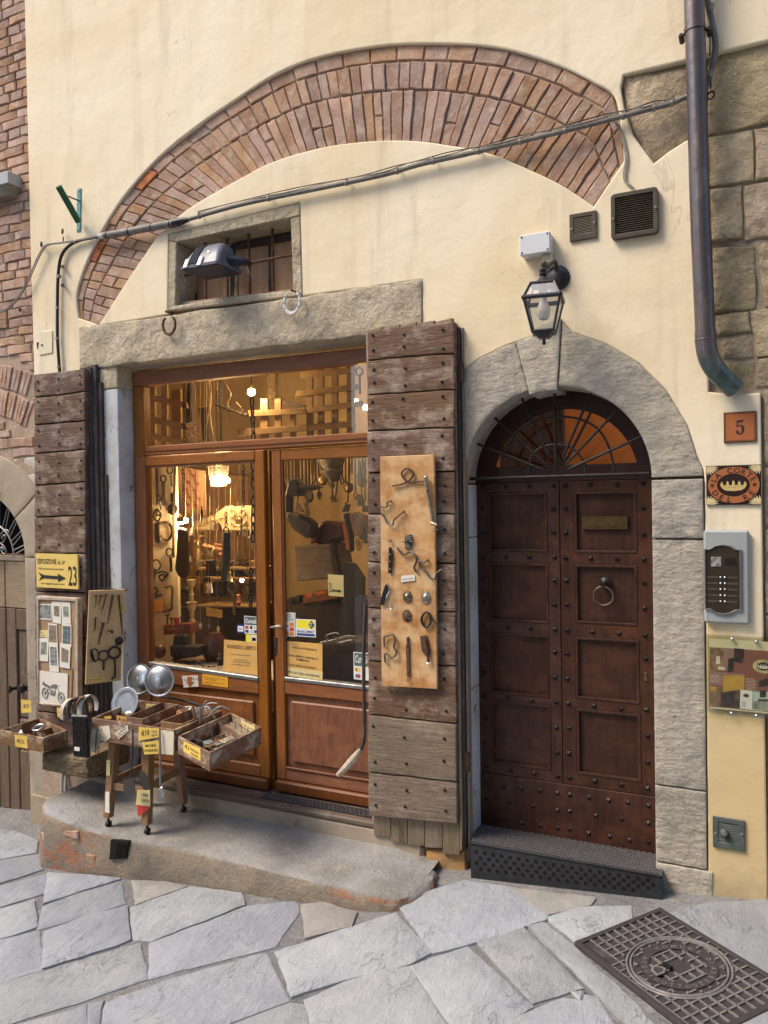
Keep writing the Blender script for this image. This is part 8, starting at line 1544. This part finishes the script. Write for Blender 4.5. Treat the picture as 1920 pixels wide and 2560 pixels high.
for lb, q, m, Y in (('dark wooden tool block left of the ropes', [(415, 405), (495, 390), (495, 440), (465, 640), (450, 640), (430, 450)], 'shutter_back', .95), ('dark tall plane beside the first grate', [(340, 225), (370, 215), (365, 400), (375, 500), (325, 510), (330, 350)], 'shutter_back', .8)): flat_('tool_block', lb, 'tool', 'D5', q, Y, m, .05)
for i in range(7): rod_('transom_string', ('leftmost', 'second', 'third', 'fourth', 'fifth', 'sixth', 'last')[i] + ' thin string behind the transom counted from the stone jamb', 'string', 'D5', [(430 + i * 62, 150), (432 + i * 62, 660)], .5 + .05 * (i % 3), .0016, 'string', 'strings behind the transom')
rs = random.Random(21); s = thing('tangled_beads', 'tangle of red and white plastic strings behind the transom', 'strings', P('D5', 400, 650, .6))
for k in range(14): a = (340 + rs.random() * 100, 640 - rs.random() * 40); MB().tube(spl(PP('D5', [(395 + rs.uniform(-25, 25), 490 + rs.uniform(-5, 40)), (385 + rs.uniform(-40, 40), 560), a], .6 + rs.random() * .05), 3), .0025, 4).build('strand', ('red_bit', 'silver_paint', 'string')[k % 3], s)
s = thing('eye_bolt', 'long eye bolt hanging at the shutter end of the transom', 'eye bolt', P('D5', 1570, 300, .9)); MB().ring(P('D5', 1568, 140, .9), .026, .006, (0, 1, 0), 18, 6).build('eye', 'dark_iron', s, smooth=True); MB().rod(P('D5', 1570, 165, .9), P('D5', 1572, 300, .9), .009, 6).build('shank', 'dark_iron', s)
# seen through the door: hanging tools
HY = 1.5; HT = [('long fire shovel with triangular blade hanging behind the door pane', [(430, 120), (430, 800)], [(410, 850), (450, 850), (530, 1000), (370, 985)]), ('narrow scraper with slanted blade hanging behind the door pane', [(565, 120), (580, 840)], [(530, 860), (585, 850), (615, 1060), (560, 1075)]), ('straight poker with small square blade behind the door pane', [(690, 120), (668, 640)], [(600, 650), (665, 655), (660, 775), (605, 760)]), ('long spit with flat tip below the urn behind the door pane', [(1085, 470), (1050, 780)], [(1035, 780), (1070, 780), (1060, 840), (1040, 840)]), ('dark coal shovel with forked handle behind the door pane', [(1290, 200), (1258, 830)], [(1215, 860), (1300, 870), (1270, 990), (1155, 995)]), ('square bladed shovel next to the shutter behind the door pane', [(1460, 150), (1490, 700)], [(1412, 715), (1500, 712), (1530, 890), (1420, 900)]), ('dark hatchet beside the square shovel behind the door pane', [(1530, 150), (1550, 800)], [(1500, 880), (1600, 900), (1600, 1000), (1490, 995)])]
for lb, h_, b_ in HT:
    s = thing('fire_tool', lb, 'fire tool', P('D3', *b_[2], HY), 'fire tools hanging in the shop'); MB().tube(PP('D3', h_ + [b_[0]], HY), .006, 6).build('handle', 'dark_iron', s, smooth=True); MB().prism(PP('D3', b_, HY), (0, .01, 0)).build('blade', 'dark_iron', s)
p = P('D3', 990, 300, HY - .1); s = thing('hanging_urn', 'silver-grey urn lamp with chains hanging in the shop', 'urn', P('D3', 1000, 630, HY - .1)); z1_ = P('D3', 990, 120, HY - .1).z; z2_ = P('D3', 1000, 630, HY - .1).z; HH = z1_ - z2_; MB().lathe([(.002, 0), (.012, HH * .06), (.028, HH * .16), (.014, HH * .22), (.028, HH * .34), (.07, HH * .5), (.085, HH * .62), (.07, HH * .7), (.11, HH)], V((p.x, p.y, z2_)), (0, 0, 1), 20).build('bowl', 'zinc', s, smooth=True)
for x0, x1 in ((805, 850), (1185, 1130)): MB().tube(spl(PP('D3', [(x0, 130), ((x0 + x1) / 2, 330), (x1 + (40 if x0 < 900 else -20), 390), (x1 + (60 if x0 < 900 else -60), 420)], HY - .1), 4), .005, 5).build('arm', 'dark_iron', s, smooth=True)
s = thing('stake_anvil', 'dark round-headed stake anvil with long beak behind the door pane', 'anvil', P('D3', 280, 1000, .9)); MB().prism(PP('D3', [(250, 480), (300, 430), (370, 420), (420, 470), (440, 560), (455, 730), (190, 740), (230, 600)], .9), (0, .1, 0)).build('head', 'bag_dark', s, bevel=.02); MB().tube(PP('D3', [(440, 585), (680, 590), (850, 585)], .93), [.024, .022, .003], 8).build('beak', 'bag_dark', s, smooth=True); MB().tube(PP('D3', [(280, 740), (275, 1000)], .93), .035, 8).build('post', 'bag_dark', s)
flat_('metal_trough', 'dark boat-shaped metal trough leaning behind the door pane', 'trough', 'D3', [(235, 985), (330, 1000), (560, 1090), (690, 1200), (640, 1420), (560, 1450), (320, 1280), (205, 1110)], 1.0, 'bag_dark', .1, .02); flat_('copper_pot', 'brown copper cauldron behind the door pane', 'cauldron', 'D3', [(820, 1160), (900, 1140), (1180, 1190), (1200, 1450), (1000, 1480), (950, 1540), (700, 1530), (720, 1250)], 1.15, 'leather_ball', .2, .03); flat_('bellows_board', 'pink-brown leather bellows beside the copper cauldron', 'bellows', 'D3', [(700, 1270), (740, 1260), (730, 1500), (620, 1530), (650, 1400)], 1.1, 'cloth_red', .05, .01)
s = thing('fire_bellows', 'amber-lit fire bellows leaning beside the wide shutter', 'bellows', P('D3', 1420, 1650, .8)); MB().prism(PP('D3', [(1275, 1050), (1340, 990), (1420, 985), (1500, 1040), (1520, 1120), (1470, 1250), (1430, 1400), (1360, 1400), (1320, 1260)], .8), (0, .05, 0)).build('upper_board', 'grate_wood', s, bevel=.008); MB().prism(PP('D3', [(1350, 1440), (1400, 1415), (1475, 1480), (1435, 1645), (1395, 1645), (1370, 1520)], .79), (0, .04, 0)).build('nozzle', 'poster_yellow', s, bevel=.006); MB().ring(P('D3', 1422, 1500, .788), .014, .003, (0, 1, 0), 16, 5).build('rosette', 'brass', s)  # warm indoor light put into the nozzle's amber colour
flat_('dark_violin_case', 'dark curved case standing left of the amber bellows', 'case', 'D3', [(1170, 1040), (1230, 1000), (1290, 1050), (1300, 1300), (1310, 1650), (1280, 1660), (1260, 1400), (1200, 1150)], .85, 'bag_dark', .06, .01); flat_('orange_scabbard', 'orange painted scabbard standing beside the dark case', 'scabbard', 'D3', [(1165, 1190), (1195, 1180), (1262, 1420), (1285, 1620), (1225, 1620), (1205, 1440)], .95, 'orange_wood', .02); flat_('blue_grey_disc', 'blue-grey round pan edge next to the wide shutter', 'pan', 'D3', [(1560, 1050), (1500, 1090), (1440, 1200), (1415, 1300), (1440, 1420), (1500, 1500), (1560, 1520)], .9, 'photo_teal', .03)
flat_('old_chest', 'large dull brown chest front behind the door pane', 'chest', 'D3', [(350, 1560), (960, 1530), (1060, 2100), (400, 2150)], 1.05, 'shutter_grey', .3, .01); flat_('chest_edge', 'dark timber leaning on the brown chest', 'timber', 'D3', [(965, 1500), (1010, 1490), (1120, 2100), (1070, 2110)], 1.0, 'shutter_back', .05)
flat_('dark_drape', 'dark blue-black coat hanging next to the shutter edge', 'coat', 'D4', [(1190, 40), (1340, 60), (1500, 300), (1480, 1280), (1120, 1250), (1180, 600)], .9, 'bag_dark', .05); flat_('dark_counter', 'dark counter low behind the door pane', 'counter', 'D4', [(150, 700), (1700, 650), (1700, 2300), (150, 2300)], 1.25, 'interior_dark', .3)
cr = flat_('red_crate', 'red-brown wooden crate with two orange tags behind the door pane', 'crate', 'D4', [(530, 560), (1090, 500), (1090, 640), (500, 740), (505, 690)], .95, 'red_wood', .2, .006)
for q in ([(565, 560), (660, 552), (660, 620), (565, 630)], [(735, 530), (885, 510), (885, 560), (735, 590)]): MB().prism(PP('D4', q, .945), (0, .003, 0)).build('tag', 'orange_wood', cr)
card('arrow_sign', 'yellowed arrow sign hanging inside the shop door', 'sign', 'D4', [(925, 235), (1185, 255), (1190, 612), (940, 590)], .22, 'card_pale', [('23', .62, .15, .18, .14, 'ink')]); ob = [x for x in COL.objects if x.name == 'arrow_sign.001'][0]; MB().prism([P('D4', x, y, .2185) for x, y in ((1000, 480), (1030, 495), (1105, 500), (1105, 485), (1155, 520), (1105, 545), (1105, 528), (1030, 520), (1005, 530))], (0, .0006, 0)).build('arrow', 'ink', ob)
s = thing('work_table', 'cluttered narrow metal table with old tools behind the door pane', 'table', P('D4', 1100, 1420, .6)); MB().prism(PP('D4', [(760, 1390), (1620, 1370), (1620, 1415), (780, 1425)], .55), (0, .5, 0)).build('top', 'shutter_back', s)
for i, (pts, r) in enumerate((([(800, 1370), (1000, 1330), (1080, 1310)], .006), ([(900, 1250), (930, 1380)], .008), ([(905, 1250), (1040, 1210), (1110, 1230)], .006), ([(1020, 1220), (1030, 1330)], .007), ([(1100, 1380), (1330, 1330), (1320, 1400)], .007), ([(1120, 1300), (1250, 1260), (1380, 1270)], .005))): rod_('table_tool', ('flat file', 'upright clamp leg', 'angled clamp arm', 'short clamp post', 'long grey plier handles', 'thin grey rod')[i] + ' on the cluttered metal table', 'tool', 'D4', pts, .58, r, 'zinc', 'tools on the metal table')

# more stock hung close together
rs = random.Random(33)
for i in range(26):
    x = 175 + i * 55; Yk = 1.7 + .7 * (i % 4) / 3; y1 = 330 + rs.random() * 420; kd = ('ladle', 'poker', 'tongs', 'trowel')[i % 4]
    s = thing('hanging_' + kd, '%s %s hanging from the rail at the back of the shop' % (('dark', 'rusty')[i % 2], kd), kd, P('D3', x, y1, Yk), 'tools on the back rail'); MB().tube(PP('D3', [(x + rs.uniform(-12, 12), 40), (x, y1)], Yk), .006 + .004 * rs.random(), 6).build('handle', ('dark_iron', 'rust_iron')[i % 2], s)
    if kd == 'ladle': MB().ball(P('D3', x, y1 + 25, Yk), .045, 12, (1, .4, 1.1)).build('bowl', ('dark_iron', 'aged_bronze')[i % 8 // 4], s, smooth=True)
    elif kd == 'trowel': MB().prism(PP('D3', [(x - 10, y1), (x + 10, y1), (x + 38, y1 + 60), (x, y1 + 150), (x - 38, y1 + 60)], Yk), (0, .01, 0)).build('blade', 'dark_iron', s)
    elif kd == 'tongs': MB().tube(spl(PP('D3', [(x, y1), (x + 25, y1 + 60), (x + 5, y1 + 130)], Yk), 4), .007, 6).tube(spl(PP('D3', [(x, y1), (x - 25, y1 + 60), (x - 5, y1 + 130)], Yk), 4), .007, 6).build('jaws', 'rust_iron', s, smooth=True)
for i in range(32):
    x = 560 + (i * 167) % 1050; Yk = .7 + .2 * (i % 4); y0 = 850 + (i * 211) % 900; kd = i % 3
    s = thing('hanging_ironware', '%s %s dangling behind the curtain of strings' % (('brass', 'black', 'rusty', 'grey')[i % 4], ('padlock', 'bell', 'hook')[kd]), ('padlock', 'bell', 'hook')[kd], P('D1', x, y0 + 150, Yk), 'ironware behind the strings'); MB().rod(P('D1', x, y0, Yk), P('D1', x, y0 - 700, Yk), .0018, 4).build('cord', 'string', s); m = ('brass', 'dark_iron', 'rust_iron', 'zinc')[i % 4]
    if kd == 0: MB().box(P('D1', x, y0 + 120, Yk) - V((.026, .01, 0)), P('D1', x, y0 + 50, Yk) + V((.026, .01, 0))).ring(P('D1', x, y0 + 45, Yk), .02, .004, (0, 1, 0), 14, 5, 0, 180).build('lock', m, s)
    elif kd == 1: MB().lathe([(.03, 0), (.026, .02), (.018, .045), (.006, .06)], P('D1', x, y0 + 90, Yk), (0, 0, 1), 14).build('bell', m, s, smooth=True)
    else: MB().tube(spl(PP('D1', [(x, y0), (x + 4, y0 + 90), (x - 25, y0 + 150), (x - 55, y0 + 110)], Yk), 4), .007, 6).build('hook', m, s, smooth=True)
for i in range(10):
    x = 250 + i * 125; flat_('counter_ware', '%s %s in the row on the dark counter' % (('dark', 'brown', 'reddish', 'black', 'bronze')[(i * 3) % 5], ('tin', 'pot', 'box', 'jug', 'cog')[i % 5]), ('tin', 'pot', 'box', 'jug', 'cog')[i % 5], 'D4', [(x, 700 - 60 - (i * 37) % 90), (x + 40, 620 - (i * 37) % 90), (x + 85, 640 - (i * 37) % 90), (x + 90, 720), (x - 6, 720)], 1.2 - .04 * (i % 2), ('shutter_back', 'leather_ball', 'red_wood', 'dark_iron', 'aged_bronze')[(i * 3) % 5], .07, .008, 'ware on the dark counter')
# small fittings lying in the trays of the stall
rs = random.Random(77)
for bl, zf, nn_, lb, gp_ in ((b1_, .575, 34, 'small dark metal fitting lying in the wide tray', 'fittings in the wide tray'), (b2_, .562, 16, 'small metal fitting lying in the angled drawer', 'fittings in the angled drawer'), (b3_, .402, 14, 'small metal fitting lying in the narrow drawer', 'fittings in the narrow drawer')):
    for k in range(nn_):
        p = bl(rs.uniform(.06, .94), rs.uniform(.08, .92), zf); t_ = rs.uniform(0, 3.14); d = V((math.cos(t_), math.sin(t_), rs.uniform(-.1, .5))) * rs.uniform(.015, .04); m = ('dark_iron', 'old_steel', 'zinc', 'rust_iron', 'brass', 'pewter')[k % 6]
        mb = MB()
        if k % 3 == 0: mb.ring(p + V((0, 0, .01)), rs.uniform(.010, .018), .0035, (rs.uniform(-.5, .5), rs.uniform(-.5, .5), 1), 12, 5)
        elif k % 3 == 1: mb.tube([p - d, p + V((0, 0, .012)), p + d], [.004, .006, .003], 6)
        else: mb.obox(p - d * .5, d, V((-d.y, d.x, 0)) * .5, V((0, 0, .010)))
        mb.build('metal_fitting', m, label=lb, cat='fitting', group=gp_, smooth=k % 3 < 2)
# ================================================================== THE HOUSE ACROSS THE STREET (added behind the camera for shade and reflections, gap lets in light)
for nm, x0, x1, h, mt in (('unseen_house', -3.8, 15.0, 11.0, 'beige_stone'), ('unseen_house', -19.0, -6.5, 7.5, 'ashlar')):
    oh = thing(nm, 'unseen tall plain house front added across the street for shade%s' % (' to the right of the open gap' if x0 > -5 else ' to the left of the open gap'), 'building', ((x0 + x1) / 2, -7.6, -1.5)); MB().box((x0, -8.2, -2.5), (x1, -7.6, h)).build('wall', mt, oh)
    MB().box((x0 - .1, -8.3, h), (x1 + .1, -7.2, h + .25)).build('eaves', 'shutter_back', oh)
    for i in range(int((x1 - x0) / 2.6)):
        for z in (.2, 3.6, 6.2):
            if z + 1.7 < h: xx = x0 + 1.0 + i * 2.6; MB().box((xx, -7.6, z), (xx + .95, -7.55, z + 1.6)).build('window', 'vent_green', oh); MB().box((xx + .05, -7.548, z + .05), (xx + .9, -7.54, z + 1.55)).build('pane', 'bag_dark', oh)
